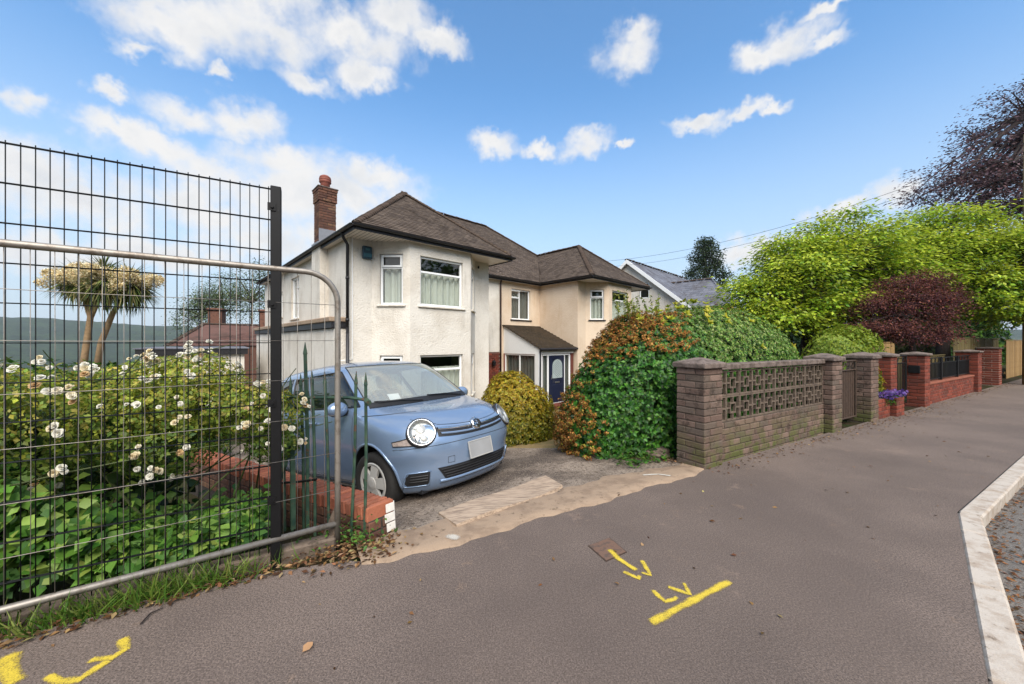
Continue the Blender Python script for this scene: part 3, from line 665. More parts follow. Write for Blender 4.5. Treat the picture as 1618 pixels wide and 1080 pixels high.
# ------------------------------------------------------------------ the pair of semi-detached houses
ZE, ZS, ZF = 4.05, 3.93, -1.45        # roof edge, soffit, bottom of the walls
TAN = .82
def mirror(u, mir): return 2 * 6.97 - u if mir else u
def build_house(mir):
    nm = 'beige_house' if mir else 'white_house'
    rt = root(nm, HU(mirror(2.4, mir), 2, -1.1), 'cream rendered semi-detached house with porch, navy door and brown hipped roof beyond the hedge' if mir else
              'white pebbledashed semi-detached house with canted bay, brick chimney and hipped tile roof behind the car', 'house')
    wm_ = M['beige'] if mir else M['stucco']
    Hm = lambda u, v, z=0.0: HU(mirror(u, mir), v, z)
    mb = MB(); wins = []
    def W(a, b, holes=(), z1=ZS + .1):
        "a, b in un-mirrored (u, v); seen from outside left to right when not mirrored"
        if mir:
            L = math.hypot(b[0] - a[0], b[1] - a[1]); holes = [(L - h[1], L - h[0], h[2], h[3]) for h in holes]; A, B = Hm(*b), Hm(*a)
        else: A, B = Hm(*a), Hm(*b)
        return wall(mb, A, B, ZF, z1, holes), holes
    C = .69 * math.sqrt(2)
    up = (2.34, 3.62); gd = (-.12, 1.06)
    stripL = W((.19, .88), (.75, .88)); 
    cl = [(.20, .79, *up), (.20, .79, *gd)]; fcl, cl = W((.75, .88), (1.44, .19), cl)
    ml = [(.28, 1.62, *up), (.28, 1.62, *gd)]; fml, ml = W((1.44, .19), (3.33, .19), ml)
    cr = [(.20, .79, *up), (.20, .79, *gd)]; fcr, cr = W((3.33, .19), (4.02, .88), cr)
    W((4.02, .88), (4.58, .88)); W((4.58, .88), (4.58, 3.0))
    if not mir:
        side_h = [(.9, 1.75, 2.3, 3.55), (3.3, 4.3, 2.2, 3.6), (5.6, 6.1, 2.35, 3.3)]
        sideL = 10.1; fs, side_h = W((.19, 11.0), (.19, .88), [(sideL - h[1] - 1.2, sideL - h[0] - 1.2, h[2], h[3]) for h in side_h[1:]])
    else: W((.19, 11.0), (.19, .88)); fs = None
    rec = [(2.39 - 1.78, 2.39 - .63, 2.36, 3.66)] if mir else []
    recw, rec = W((4.58, 3.0), (6.97, 3.0), rec)
    W((6.97, 11.0), (.19, 11.0))
    wo = mb.build('wall', wm_, rt); fixn_off = None
    # inner floors keep the rooms dark
    mb = MB(); mb.add([Hm(*p, 1.4) for p in ((.3, 1), (.8, 1), (1.45, .33), (3.3, .33), (3.95, 1), (4.5, 1), (4.5, 3.1), (6.97, 3.1), (6.97, 10.9), (.3, 10.9))], [tuple(range(10))])
    mb.add([Hm(*p, 3.98) for p in ((.3, 1), (.8, 1), (1.45, .33), (3.3, .33), (3.95, 1), (4.5, 1), (4.5, 3.1), (6.97, 3.1), (6.97, 10.9), (.3, 10.9))], [tuple(range(10))])
    mb.quad(Hm(.3, 3.6, -1), Hm(4.5, 3.6, -1), Hm(4.5, 3.6, 3.9), Hm(.3, 3.6, 3.9)); mb.quad(Hm(4.5, 5.5, -1), Hm(6.97, 5.5, -1), Hm(6.97, 5.5, 3.9), Hm(4.5, 5.5, 3.9))
    mb.quad(Hm(6.97, 3, -1), Hm(6.97, 11, -1), Hm(6.97, 11, 3.9), Hm(6.97, 3, 3.9))
    mb.build('floor', M['room'], rt)
    cm = M['curtain']; sm_ = (M['stucco'], .05) if not mir else (M['fascia'], .05)
    for (A, d, n), hs in ((fcl, cl), (fcr, cr)):
        for k, h in enumerate(hs):
            x0, x1, z0, z1 = h; t = z1 - .34
            window(rt, A, d, n, h, trans=[(x0 + .05, x1 - .05, t)], opens=[(x0 + .035, x1 - .035, t + .01, z1 - .03)], curtain=cm, sill=sm_, curtain_top=.74)
    for k, h in enumerate(ml):
        A, d, n = fml; x0, x1, z0, z1 = h
        window(rt, A, d, n, h, trans=[(x0 + .05, x1 - .05, z1 - .40)], curtain=cm, sill=sm_, curtain_top=.72 if not mir else .0001 if False else .72)
    if mir:
        A, d, n = recw; h = rec[0]; x0, x1, z0, z1 = h
        wo_ = window(rt, A, d, n, h, mull=[x0 + (x1 - x0) * .46], trans=[(x0 + .05, x0 + (x1 - x0) * .46, z1 - .36)], curtain=M['blind_backing'], sill=sm_, curtain_top=.97)
        # top-hung fanlight standing open
        Wm = frame_M(A, d, n) @ Matrix.Translation(Vector((x0 + .01, -.03, z1 - .04))) @ Matrix.Rotation(R(-38), 4, 'X'); mb = MB(); w_ = (x1 - x0) * .46; hh = .34; q = .05
        for lo, hi in (((0, 0, -hh), (w_, .04, -hh + q)), ((0, 0, -q), (w_, .04, 0)), ((0, 0, -hh + q), (q, .04, -q)), ((w_ - q, 0, -hh + q), (w_, .04, -q))): mb.cbox(lo, hi, .006, Wm)
        sash = mb.build('open_sash', M['upvc'], wo_); mb = MB(); mb.box((q, .015, -hh + q), (w_ - q, .022, -q), Wm); mb.build('sash_pane', M['glass'], wo_)
    else:
        A, d, n = fs
        for h in side_h: window(rt, A, d, n, h, mull=[(h[0] + h[1]) / 2], trans=[((h[0] + h[1]) / 2, h[1] - .05, h[3] - .35)], sill=sm_)
    # soffits, fascia, gutters
    mb = MB(); z = ZS
    mb.add([Hm(*p, z) for p in ((0.02, .02), (4.78, .02), (4.78, 2.77), (6.97, 2.77), (6.97, 3.2), (4.4, 3.2), (4.4, 1.1), (.4, 1.1))], [(0, 1, 6, 7), (1, 2, 3, 4, 5, 6)])
    mb.quad(Hm(0.02, .02, z), Hm(.4, 1.1, z), Hm(.4, 11.2, z), Hm(.02, 11.2, z))
    so = mb.build('soffit', M['soffit'], rt)
    for i in range(34):        # soffit boards: shadow-gap ribs
        pass
    mb = MB(); path = [(0, 11.3), (0, 0), (4.8, 0), (4.8, 2.75), (6.97, 2.75)]
    for (a, b) in zip(path[:-1], path[1:]):
        A, B = Hm(*a), Hm(*b); dd = (B - A).normalized(); nn = Vector((dd.y, -dd.x, 0)) * (-1 if mir else 1)
        for z0, z1, off, th in ((ZS - .03, ZE - .02, 0, .022),):
            vs = [A + nn * off, B + nn * off, B + nn * (off - th), A + nn * (off - th)]
            mb.add([v + Vector((0, 0, z0)) for v in vs] + [v + Vector((0, 0, z1)) for v in vs], [(3, 2, 1, 0), (4, 5, 6, 7), (0, 1, 5, 4), (1, 2, 6, 5), (2, 3, 7, 6), (3, 0, 4, 7)])
    mb.build('fascia', M['fascia'], rt)
    gp = [(-.055, 11.3), (-.055, -.055), (4.855, -.055), (4.855, 2.695), (6.97, 2.695)]; mb = MB()
    for (a, b) in zip(gp[:-1], gp[1:]):
        A, B = Hm(*a, ZE - .06), Hm(*b, ZE - .06); dd = (B - A).normalized(); sd = Vector((dd.y, -dd.x, 0)); ext = dd * .055
        rows = [[q + sd * (.055 * math.cos(t)) + Vector((0, 0, .05 * math.sin(t) + .02)) for t in np.linspace(math.pi, 2 * math.pi, 9)] for q in (A - ext * 0, B + ext * 0)]
        mb.grid(rows); rows = [[q + sd * (.048 * math.cos(t)) + Vector((0, 0, .043 * math.sin(t) + .021)) for t in np.linspace(math.pi, 2 * math.pi, 9)] for q in (A, B)]; mb.grid(rows)
    mb.build('gutter', M['fascia'], rt)
    # roof planes
    k = TAN; za = ZE + 2.4 * k; H2 = 4.37; zr = ZE + H2 * k; vw = 2.75
    # wing ridge u=2.4 meets main hip at depth where main hip (0,2.75)->(4.37,7.12) crosses u=2.4
    P = lambda u, v, z: Hm(u, v, z)
    apex = P(2.4, 2.4, za); J = P(2.4, 2.75 + 2.4, za)
    T1 = P(4.8, 2.75, ZE); M1 = P(H2, vw + H2, zr); MP = P(6.97, vw + H2, zr); MPe = P(6.97, 2.75, ZE)
    front = [P(0, 0, ZE), P(4.8, 0, ZE), apex]; rslope = [P(4.8, 0, ZE), T1, J, apex]
    main = [T1, MPe, MP, M1, J]; lslope = [P(0, 5.15 * 2, ZE), P(0, 0, ZE), apex, J]
    lmain = [P(0, 11.4, ZE), P(0, 2.75, ZE), M1]; back = [P(6.97, 11.49, ZE), P(0, 11.49, ZE), M1, MP]
    mb = MB()
    for pl in (front, rslope, main, lmain, back): plane(mb, pl)
    plane(mb, [P(0, 0, ZE), P(0, 2.75, ZE), J, apex])
    ro = mb.build('roof', M['roof'], rt); fixn(ro)
    mb = MB()
    lays = [front, rslope, main, [P(0, 2.75, ZE), P(0, 0, ZE), apex, J]]
    if mir: lays = [[q[1], q[0], *q[2:][::-1]] for q in lays]
    for i, pl in enumerate(lays): tiles(mb, pl, seed=i + 10 * mir)
    to = mb.build('roof_tiles', M['roof'], ro); to['kind'] = 'stuff'
    up_ = Vector((0, 0, .02))
    run_tiles('hip_tile', BON, ro, P(0.05, .05, ZE) + up_, apex + up_, .125); run_tiles('hip_tile', BON, ro, P(4.75, .05, ZE) + up_, apex + up_, .125)
    run_tiles('hip_tile', BON, ro, J + up_, M1 + up_, .125)
    run_tiles('ridge_tile', RID, ro, apex + up_, J + up_, .32); run_tiles('ridge_tile', RID, ro, M1 + up_, MP + up_, .32)
    return rt, P
wh, PW = build_house(False)
bh, PB = build_house(True)
# soffit board joints of the white wing
mb = MB()
for i in range(30):
    u = .12 + i * .1; a = HU(u, .05, ZS - .003); b = HU(u, .86 if u < .8 or u > 4 else max(.2, .86 - (u - .75)), ZS - .003)
    if u < 1.5: mb.box((-.004, 0, 0), (.004, (b - a).length, .002), Matrix.Translation(a) @ Matrix.Rotation(HA, 4, 'Z'))
mb.build('soffit_joint', M['mortar_dark'], wh)
# chimney: external breast and brick stack
def chimney():
    Mc = Matrix.Translation(HU(-.0, 2.53, 0)) @ Matrix.Rotation(HA, 4, 'Z')
    mb = MB(); mb.box((-.02, -.12, -1.4), (.25, .62, ZS + .05), Mc); mb.build('chimney_breast', M['stucco'], wh)
    w, d = .44, .48; z0 = 3.95; ch = .072; nC = 23
    mb = MB(); mb.box((.01, .01, z0), (w - .01, d - .01, z0 + nC * ch - .01), Mc); core = mb.build('chimney', M['mortar_dark'], wh)
    bm1 = brick_meshes('brick', (.205, .10, ch - .010), M['brick_chim'])
    for c in range(nC):
        big = .022 if c >= nC - 5 else 0; big += .012 if c >= nC - 1 else 0
        z = z0 + (c + .5) * ch
        for side in range(4):
            L = (w if side % 2 == 0 else d) + 2 * big; nb = 2
            off = 0 if c % 2 else -.105
            x = off
            while x < L - .01:
                a, b = max(x, 0), min(x + .215, L)
                if b - a > .04:
                    kx = (b - a - .01) / .205; cx, cy = (a + b) / 2 - big, .05 - big
                    if side == 0: m = Matrix.Translation(Vector((cx, cy, z)))
                    elif side == 1: m = Matrix.Translation(Vector((w - cy, cx, z))) @ Matrix.Rotation(R(90), 4, 'Z')
                    elif side == 2: m = Matrix.Translation(Vector((w - cx, d - cy, z))) @ Matrix.Rotation(R(180), 4, 'Z')
                    else: m = Matrix.Translation(Vector((cy, d - cx, z))) @ Matrix.Rotation(R(-90), 4, 'Z')
                    if side in (0, 3): inst('brick', random.choice(bm1), core, Mc @ m @ Matrix.Diagonal(Vector((kx, 1 - .002 * side, 1, 1))))
                x += .215
    zt = z0 + nC * ch
    mb = MB(); mb.cbox((-.05, -.05, zt), (w + .05, d + .05, zt + .04), .015, Mc); mb.build('flaunching', M['cap'], core)
    mb = MB(); prof = [(.0, zt + .02), (.13, zt + .02), (.12, zt + .20), (.125, zt + .21), (.155, zt + .24), (.155, zt + .27), (.135, zt + .285), (.155, zt + .30), (.155, zt + .33), (.135, zt + .345), (.15, zt + .36), (.14, zt + .39), (.09, zt + .43), (0, zt + .44)]
    mb.lathe(prof, 20, Mc @ Matrix.Translation(Vector((w / 2, d / 2, 0)))); mb.build('chimney_pot', M['terracotta'], core, True)
    mb = MB()
    for i in range(8): mb.box((-.06, -.10 + i * .075, 4.02 + 0 * i), (.02 + .0 * i, -.03 + i * .075, 4.10 + .012 * (i % 2)), Mc)
    mb.box((-.03, -.09, 4.03), (.46, -.06, 4.46), Mc @ Matrix.Identity(4)); mb.build('lead_flashing', plain('lead', lin(150, 152, 158, .7), .5, .3, .1, 10), core)
chimney()
# downpipes, alarm box, cables, lower side extension
mb = MB(); a = HU(-.02, .72, ZE - .1); b = HU(.13, .80, ZE - .32); mb.tube([HU(-.05, .70, ZE - .02), a, HU(.02, .74, ZE - .2), b, HU(.13, .80, 1.6)], .036, 10); mb.tube([HU(.13, .80, 1.75), HU(.13, .80, -1.2)], .036, 10)
for z in (2.9, 1.9, .6): mb.tube([HU(.13, .80, z), HU(.13, .80, z + .06)], .046, 10)
mb.build('downpipe', M['fascia'], wh, True)
mb = MB(); mb.tube([HU(.27, .872, ZS), HU(.27, .872, .98), HU(.10, .872, .96)], .012, 6); mb.tube([HU(.10, .872, .96), HU(-.05, .9, .96)], .012, 6); mb.build('cable', M['upvc'], wh)
Ma = Matrix.Translation(HU(.62, .88, 3.62)) @ Matrix.Rotation(HA, 4, 'Z')
mb = MB(); mb.cbox((-.12, -.075, -.16), (.12, 0, .16), .022, Ma); al = mb.build('alarm_box', plain('blue_green_plastic', lin(28, 66, 82, .8), .4, 0, .12, 14), wh)
mb = MB(); mb.cbox((-.10, -.082, -.11), (.10, -.074, -.02), .003, Ma); mb.cbox((-.05, -.082, .05), (.05, -.074, .10), .003, Ma); mb.build('alarm_label', plain('teal_print', lin(52, 110, 124, .8), .4, 0, .1, 10), al)
mb = MB(); mb.lathe([(.0, -.09), (.018, -.085), (.03, -.05), (.02, -.01), (0, 0)], 10, Matrix.Translation(HU(4.15, .86, 3.80))); mb.build('security_sensor', M['fascia'], wh, True)
# side extension: flat roof with coping, its wall a little proud of the house side
mb = MB(); wall(mb, HU(-.12, 11), HU(-.12, .96), ZF, 1.72); wall(mb, HU(-.12, .96), HU(.185, .96), ZF, 1.72); mb.build('side_extension', M['stucco'], wh)
mb = MB(); Mx = Matrix.Translation(HU(-.12, .96, 0)) @ Matrix.Rotation(HA, 4, 'Z'); mb.cbox((-.12, -.06, 1.88), (.30, 10, 2.0), .02, Mx); mb.build('extension_coping', M['lip'], wh); mb = MB(); mb.box((-.07, -.03, 1.74), (.296, 10, 1.878), Mx); mb.build('extension_fascia', M['fascia'], wh)
# front recess of the white house: brick panel, lamp, shared brown downpipe
Mr = Matrix.Translation(HU(4.58, 3.0, 0)) @ Matrix.Rotation(HA, 4, 'Z')
mb = MB(); mb.box((.12, -.02, -1.3), (2.33, -.002, 1.0), Mr); panel = mb.build('brick_panel', M['mortar_red'], wh)
bmx = brick_meshes('brick', (.214, .05, .064), M['brick_red'])
for c in range(20):
    for i in range(11):
        x = 1.25 + i * .225 - (.11 if c % 2 else 0)
        if x > 2.3: continue
        inst('brick', random.choice(bmx), panel, Mr @ Matrix.Translation(Vector((x, -.014, -.52 + c * .075))))
mb = MB(); mb.tube([HU(6.93, 2.88, ZE - .08), HU(6.93, 2.93, ZE - .25), HU(6.93, 2.93, -1.1)], .036, 10); mb.build('shared_downpipe', M['downpipe'], wh, True)
ml_ = Mr @ Matrix.Translation(Vector((1.92, -.03, .55)))
mb = MB(); mb.lathe([(0, 0), (.06, 0), (.07, .05), (.085, .16), (.03, .22), (0, .23)], 8, ml_ @ Matrix.Translation(Vector((0, -.12, -.1)))); mb.tube([ml_ @ Vector((0, 0, .16)), ml_ @ Vector((0, -.12, .2)), ml_ @ Vector((0, -.12, .13))], .012, 6); mb.build('wall_lamp', M['black_metal'], wh)
# porch of the beige house
def porch():
    u0, u1, v0, v1 = 7.15, 9.3, 1.05, 3.0; zf = -1.05
    def Q(u, v, z=0.0): return HU(u, v, z)
    mb = MB()       # lean-to roof
    roofp = [Q(u0 - .08, v0 - .12, 1.17), Q(u1 + .02, v0 - .12, 1.17), Q(u1 + .02, v1, 2.1), Q(u0 - .08, v1, 2.1)]
    plane(mb, roofp); po = mb.build('porch_roof', M['porch_roof'], bh); fixn(po)
    mb = MB(); tiles(mb, roofp, .10, .165, .025, 77); t = mb.build('porch_tiles', M['porch_roof'], po); t['kind'] = 'stuff'
    mb = MB(); mb.cbox((0, 0, 0), (u1 - u0 + .1, .02, .10), .004, Matrix.Translation(Q(u0 - .08, v0 - .135, 1.06)) @ Matrix.Rotation(HA, 4, 'Z')); mb.tube([Q(u0 - .1, v0 - .17, 1.13), Q(u1 + .05, v0 - .17, 1.13)], .045, 8); mb.tube([Q(u0 - .02, v0 - .12, 1.1), Q(u0 - .02, v0 - .10, -1)], .03, 8); mb.build('porch_gutter', M['fascia'], bh)
    mb = MB()       # gable infill, front header, corner post
    mb.add([Q(u0, v0, .93), Q(u0, v1, .93), Q(u0, v1, 2.05), Q(u0, v0 - .06, 1.14)], [(3, 2, 1, 0)])
    mb.quad(Q(u0, v0, .95), Q(u1, v0, .95), Q(u1, v0, 1.16), Q(u0, v0, 1.16))
    mb.cbox((-.005, -.01, .0), (.20, .18, 1.95), .01, Matrix.Translation(Q(u0, v0, -.95)) @ Matrix.Rotation(HA, 4, 'Z')); mb.cbox((-.03, -.04, .0), (.25, .2, .05), .01, Matrix.Translation(Q(u0, v0, -.42)) @ Matrix.Rotation(HA, 4, 'Z'))
    mb.build('porch_panel', M['upvc'], bh)
    # side glazing (u = u0, facing left) and front glazing with the door
    mb = MB(); A, d, n = wall(mb, Q(u0, v1), Q(u0, v0), -1.3, .93, [(.05, 1.77, -.55, .92)], .05); sidew = mb.build('porch_wall', M['brick_red'], bh)
    window(bh, A, d, n, (.05, 1.77, -.55, .92), mull=[.91], inset=.02, fr=.05, curtain=M['blind_backing'], curtain_top=.98, label='two-light side window of the porch')
    mb = MB(); A, d, n = wall(mb, Q(u0, v0), Q(u1, v0), -1.3, .95, [(.22, 1.98, zf, .94)], .05); mb.build('porch_wall', M['brick_red'], bh)
    window(bh, A, d, n, (.22, 1.98, zf, .94), mull=[.60, 1.60], inset=.03, fr=.07, curtain=M['blind_backing'], curtain_top=.98, label='front glazing of the porch beside the door')
    W = frame_M(A, d, n); mb = MB(); mb.cbox((.66, -.045, zf + .08), (1.54, .0, .86), .008, W)
    for (a, b, c, e) in ((.76, 1.44, zf + .18, zf + .78),):
        mb.cbox((a, .0, c), (b, .012, e), .006, W)
    door = mb.build('door', plain('navy_door', lin(30, 36, 58, .8), .35, 0, .08, 5), bh)
    arch = [(.80, -.02)] + [(1.40, -.02)] + [(1.40, .46)] + [(1.1 + .30 * math.cos(t), .46 + .26 * math.sin(t)) for t in np.linspace(0, math.pi, 9)][1:-1] + [(.80, .46)]
    mb = MB(); mb.prism([(x, z) for x, z in arch], .012, W @ Matrix.Translation(Vector((0, .012, 0))) @ Matrix.Rotation(R(90), 4, 'X')); gl = mb.build('door_glass', plain('leaded_glass', lin(176, 188, 186, .8), .15, 0, .15, 30, .6), door)
    mb = MB()
    for i in range(-6, 10):
        for sg in (1, -1):
            p = []
            for t in np.linspace(0, 1, 2): p.append(W @ Vector((.80 + .6 * t, .014, -.02 + i * .09 + (.45 * t if sg > 0 else .45 * (1 - t)))))
            if -.02 <= (p[0].z + p[1].z) / 2 <= .66: mb.tube(p, .004, 4)
    mb.build('lead_cames', M['fascia'], gl)
    stl = plain('steel_trim', lin(200, 198, 190, .8), .3, .9, .05); mb = MB(); mb.tube([W @ Vector((.72, .03, -.05)), W @ Vector((.72, .05, .12))], .014, 6); mb.build('door_handle', stl, door); mb = MB(); mb.cbox((.96, .0, -.22), (1.24, .014, -.16), .004, W); mb.build('letter_plate', stl, door)
    mb = MB(); mb.cbox((.5, .0, -.30), (1.75, .45, 0), .015, frame_M(Q(u0, v0 - .0, -1.0), d, n)); mb.build('door_step', M['brick_red'], bh)
    mb = MB(); mb.box((0, 0, -.3), (2.1, 1.9, 0), Matrix.Translation(Q(u0 + .03, v0 + .03, zf)) @ Matrix.Rotation(HA, 4, 'Z')); mb.build('porch_floor', M['room'], bh)
porch()
# ------------------------------------------------------------------ screen-block garden wall, gate piers and gate
BZ = .0; CHH = .075
gw = root('screen_block_wall', SN(1.8, .15, 0), 'weathered wall of brown brick topped with pierced concrete screen blocks beside the driveway', 'wall')
pier(gw, 0, 0, .345, -.02, 15, M['brick_old'], M['mortar'], M['cap'], cap_h=.115)
pier(gw, 3.245, 0, .345, -.02, 15, M['brick_old'], M['mortar'], M['cap'], cap_h=.115)
brick_run(gw, .345, 3.245, .11, -.09, 7, M['brick_old'], M['mortar'], .12)
SB = ["11111111111", "10000100001", "10000100001", "10011111001", "10010001001", "11110001111", "10010001001", "10011111001", "10000100001", "10000100001", "11111111111"]
def screen_block():
    n = 11; S = .286; c = S / n; th = .032; mb = MB(); wds = [0]
    cuts = [0]
    w = [.62, 1.25, 1.25, .62, 1.5, .6, 1.5, .62, 1.25, 1.25, .62]; tot = sum(w)
    for q in w: cuts.append(cuts[-1] + q / tot * S)
    solid = lambda i, j: 0 <= i < n and 0 <= j < n and SB[i][j] == '1'
    for i in range(n):
        for j in range(n):
            if not solid(i, j): continue
            x0, x1, z0, z1 = cuts[j], cuts[j + 1], cuts[i], cuts[i + 1]
            mb.quad((x0, 0, z0), (x1, 0, z0), (x1, 0, z1), (x0, 0, z1)); mb.quad((x1, th, z0), (x0, th, z0), (x0, th, z1), (x1, th, z1))
            if not solid(i, j - 1): mb.quad((x0, th, z0), (x0, 0, z0), (x0, 0, z1), (x0, th, z1))
            if not solid(i, j + 1): mb.quad((x1, 0, z0), (x1, th, z0), (x1, th, z1), (x1, 0, z1))
            if not solid(i - 1, j): mb.quad((x0, th, z0), (x1, th, z0), (x1, 0, z0), (x0, 0, z0))
            if not solid(i + 1, j): mb.quad((x0, 0, z1), (x1, 0, z1), (x1, th, z1), (x0, th, z1))
    return mb.mesh('screen_block', M['block'])
sbm = screen_block()
for r in range(2):
    for i in range(10):
        inst('screen_block', sbm, gw, SNM(.347 + i * .29, .125 + random.uniform(-.003, .003), .440 + r * .308) @ Matrix.Diagonal(Vector((1, 1, 1.06, 1))))
mb = MB(); mb.box((0, .13, .432), (2.9, .155, .441), SNM(.345, 0)); mb.box((0, .13, .742), (2.9, .155, .749), SNM(.345, 0))
mb.build('block_joint', M['mortar'], gw)
for i in range(5):
    mb = MB(); mb.cbox((.002, .085, 1.064), (.577, .255, 1.135), .01, SNM(.346 + i * .58, random.uniform(-.003, .003), random.uniform(-.002, .002))); mb.build('coping_stone', M['cap'], gw)
p3 = root('brick_gate_pier', SN(5.0, .15, 0), 'brown mossy-footed brick gate pier between the iron gate and the red planter', 'pier')
pier(p3, 4.80, 0, .345, -.02, 15, M['brick_old'], M['mortar'], M['cap'], cap_h=.115)
def iron_gate(name, s0, s1, n, z0, z1, label, slat=None, scroll=True, mat='black_metal'):
    rt = root(name, SN((s0 + s1) / 2, n, z0), label, 'gate'); W = s1 - s0; mm = SNM(s0, n, 0)
    P = lambda x, z, y=0: mm @ Vector((x, y, z)); mb = MB(); r = .014
    for a, b in (((0.02, z0), (.02, z1)), ((W - .02, z0), (W - .02, z1)), ((.02, z0 + .02), (W - .02, z0 + .02)), ((.02, z1), (W - .02, z1)), ((.02, z1 - .16), (W - .02, z1 - .16))): mb.tube([P(*a), P(*b)], r, 6)
    mb.build('gate_frame', M[mat], rt)
    k = int(W / .09)
    for i in range(1, k):
        mb = MB(); x = W * i / k
        if slat: mb.box((x - .038, .01, z0 + .03), (x + .038, .025, z1 - .17), mm)
        else: mb.tube([P(x, z0 + .02), P(x, z1 - .16)], .008, 6)
        mb.build('slat' if slat else 'bar', M[slat or mat], rt)
    if scroll:
        for i in range(3):
            cx = W * (i + .5) / 3; mb = MB()
            for sg in (1, -1): mb.tube([P(cx + sg * (.02 + .09 * t) , z1 - .15 + .12 * (t if i % 2 else 1 - t) + .03 * math.sin(t * 6.3)) for t in np.linspace(0, 1, 9)], .007, 5)
            mb.tube([P(cx + .035 * math.cos(t), z1 - .08 + .035 * math.sin(t)) for t in np.linspace(0, 6.28, 12)], .006, 5, closed=True); mb.build('scroll', M[mat], rt)
    return rt
M['gate_old'] = plain('rusted_dark_iron', lin(92, 74, 62, .6), .7, .2, .35, 22)
iron_gate('iron_gate', 3.60, 4.79, .2, .06, 1.07, 'rusty scrolled iron gate closed between the two brown brick piers', slat='gate_old', mat='gate_old')
# ------------------------------------------------------------------ the red-brick boundary further along
redp = brick_meshes('brick', (.345 * .665, .345 - .345 * .665 - .008, .064), M['brick_red'])
pA = root('red_brick_pier', SN(6.4, .25, 0), 'red brick gate pier rising behind the low flower planter', 'pier'); pier(pA, 6.24, .12, .345, -.02, 15, M['brick_red'], M['mortar_red'], M['cap'], cap_h=.09, meshes=redp)
pl = root('brick_planter', SN(6.0, 0, 0), 'low red brick planter against the brown gate pier', 'planter')
brick_run(pl, 5.16, 5.80, .02, -.02, 5, M['brick_red'], M['mortar_red'], .14)
for s_ in (5.84,): pier(pl, s_, -.06, .42, -.02, 5, M['brick_red'], M['mortar_red'], M['mortar_red'], cap_h=.02, cap_over=-.03)
iron_gate('black_gate', 6.60, 7.83, .28, .05, 1.1, 'narrow black metal gate between the two red brick piers')
rw = root('red_brick_wall', SN(10.2, .2, 0), 'low red brick wall with black railings between two capped red piers', 'wall')
pier(rw, 7.84, 0, .36, -.02, 15, M['brick_red'], M['mortar_red'], M['cap'], cap_h=.08, meshes=None)
brick_run(rw, 8.20, 12.55, .06, -.02, 6, M['brick_red'], M['mortar_red'], .2)
mb = MB(); mb.cbox((8.2, .04, .43), (12.55, .27, .48), .012, SNM(0, 0)); mb.build('coping', M['brick_drive'], rw)
pier(rw, 12.55, -.02, .42, -.02, 15, M['brick_red'], M['mortar_red'], M['cap'], cap_h=.08)
mb = MB(); mb.cbox((-.01, -.05, .72), (.0, 0, .86), .003, SNM(7.84, .12)); mb.cbox((-.035, .02, .72), (-.002, .2, .88), .008, SNM(7.84, .05)); mb.build('letter_box', M['black_metal'], rw)
mm = SNM(8.2, .14); W_ = 4.35
mb = MB()
for z in (.53, .90, 1.02): mb.box((0, -.012, z - .012), (W_, .012, z + .012), mm)
rl = mb.build('railing', M['black_metal'], rw)
for i in range(40):
    mb = MB(); x = (i + .5) * W_ / 40; mb.box((x - .02, -.006, .53), (x + .02, .006, .90), mm); mb.build('bar', M['black_metal'], rl)
for i in range(14):
    mb = MB(); x = (i + .5) * W_ / 14; mb.tube([mm @ Vector((x + .045 * math.cos(t), 0, .96 + .045 * math.sin(t))) for t in np.linspace(0, 6.28, 12)], .007, 5, closed=True); mb.build('scroll', M['black_metal'], rl)
for x in (1.5, 3.0): mb = MB(); mb.box((x - .03, -.03, .48), (x + .03, .03, 1.04), mm); mb.build('railing_post', M['black_metal'], rl)
pD = root('striped_brick_pier', SN(16.2, .2, 0), 'far red brick pier with pale mortar joints beside the timber fence', 'pier'); pier(pD, 15.9, .05, .45, -.02, 16, M['brick_red'], plain('pale_mortar', lin(206, 184, 164, .7), .9, 0, .1, 12), M['cap'], cap_h=.06)
# timber fence behind
def timber_fence(name, s0, s1, n, z0, z1, mat, label, posts=True):
    rt = root(name, SN((s0 + s1) / 2, n, z0), label, 'fence'); k = int((s1 - s0) / .105)
    bm_ = []
    for j in range(3):
        mb = MB(); mb.cbox((-.05, 0, 0), (.05, .018, z1 - z0), .003); bm_.append(mb.mesh('board', M[mat]))
    for i in range(k): inst('board', bm_[i % 3], rt, SNM(s0 + (i + .5) * .105, n + random.uniform(-.008, .008), z0 + random.uniform(-.01, .01)))
    mb = MB(); mb.box((0, .02, z1 - .25), (s1 - s0, .06, z1 - .17), SNM(s0, n)); mb.box((0, .02, z0 + .2), (s1 - s0, .06, z0 + .28), SNM(s0, n)); mb.build('rail', M[mat], rt)
    mb = MB(); mb.cbox((0, -.02, z1 + .012), (s1 - s0, .05, z1 + .04), .005, SNM(s0, n)); mb.build('capping', M[mat], rt)
timber_fence('timber_fence', 10.2, 13.6, 1.9, -.05, 1.36, 'newwood', 'pale timber fence panel peeping over the black railings')
timber_fence('timber_fence', 13.3, 19.9, .55, -.05, 1.5, 'fencewood', 'mossy brown timber fence behind the striped brick pier')
timber_fence('timber_fence', 20, 27, .4, -.05, 1.45, 'newwood', 'pale timber fence panel beside the telegraph pole')
timber_fence('timber_fence', 8.3, 13.4, .75, -.05, .98, 'fencewood', 'low mossy board fence just behind the black railings')
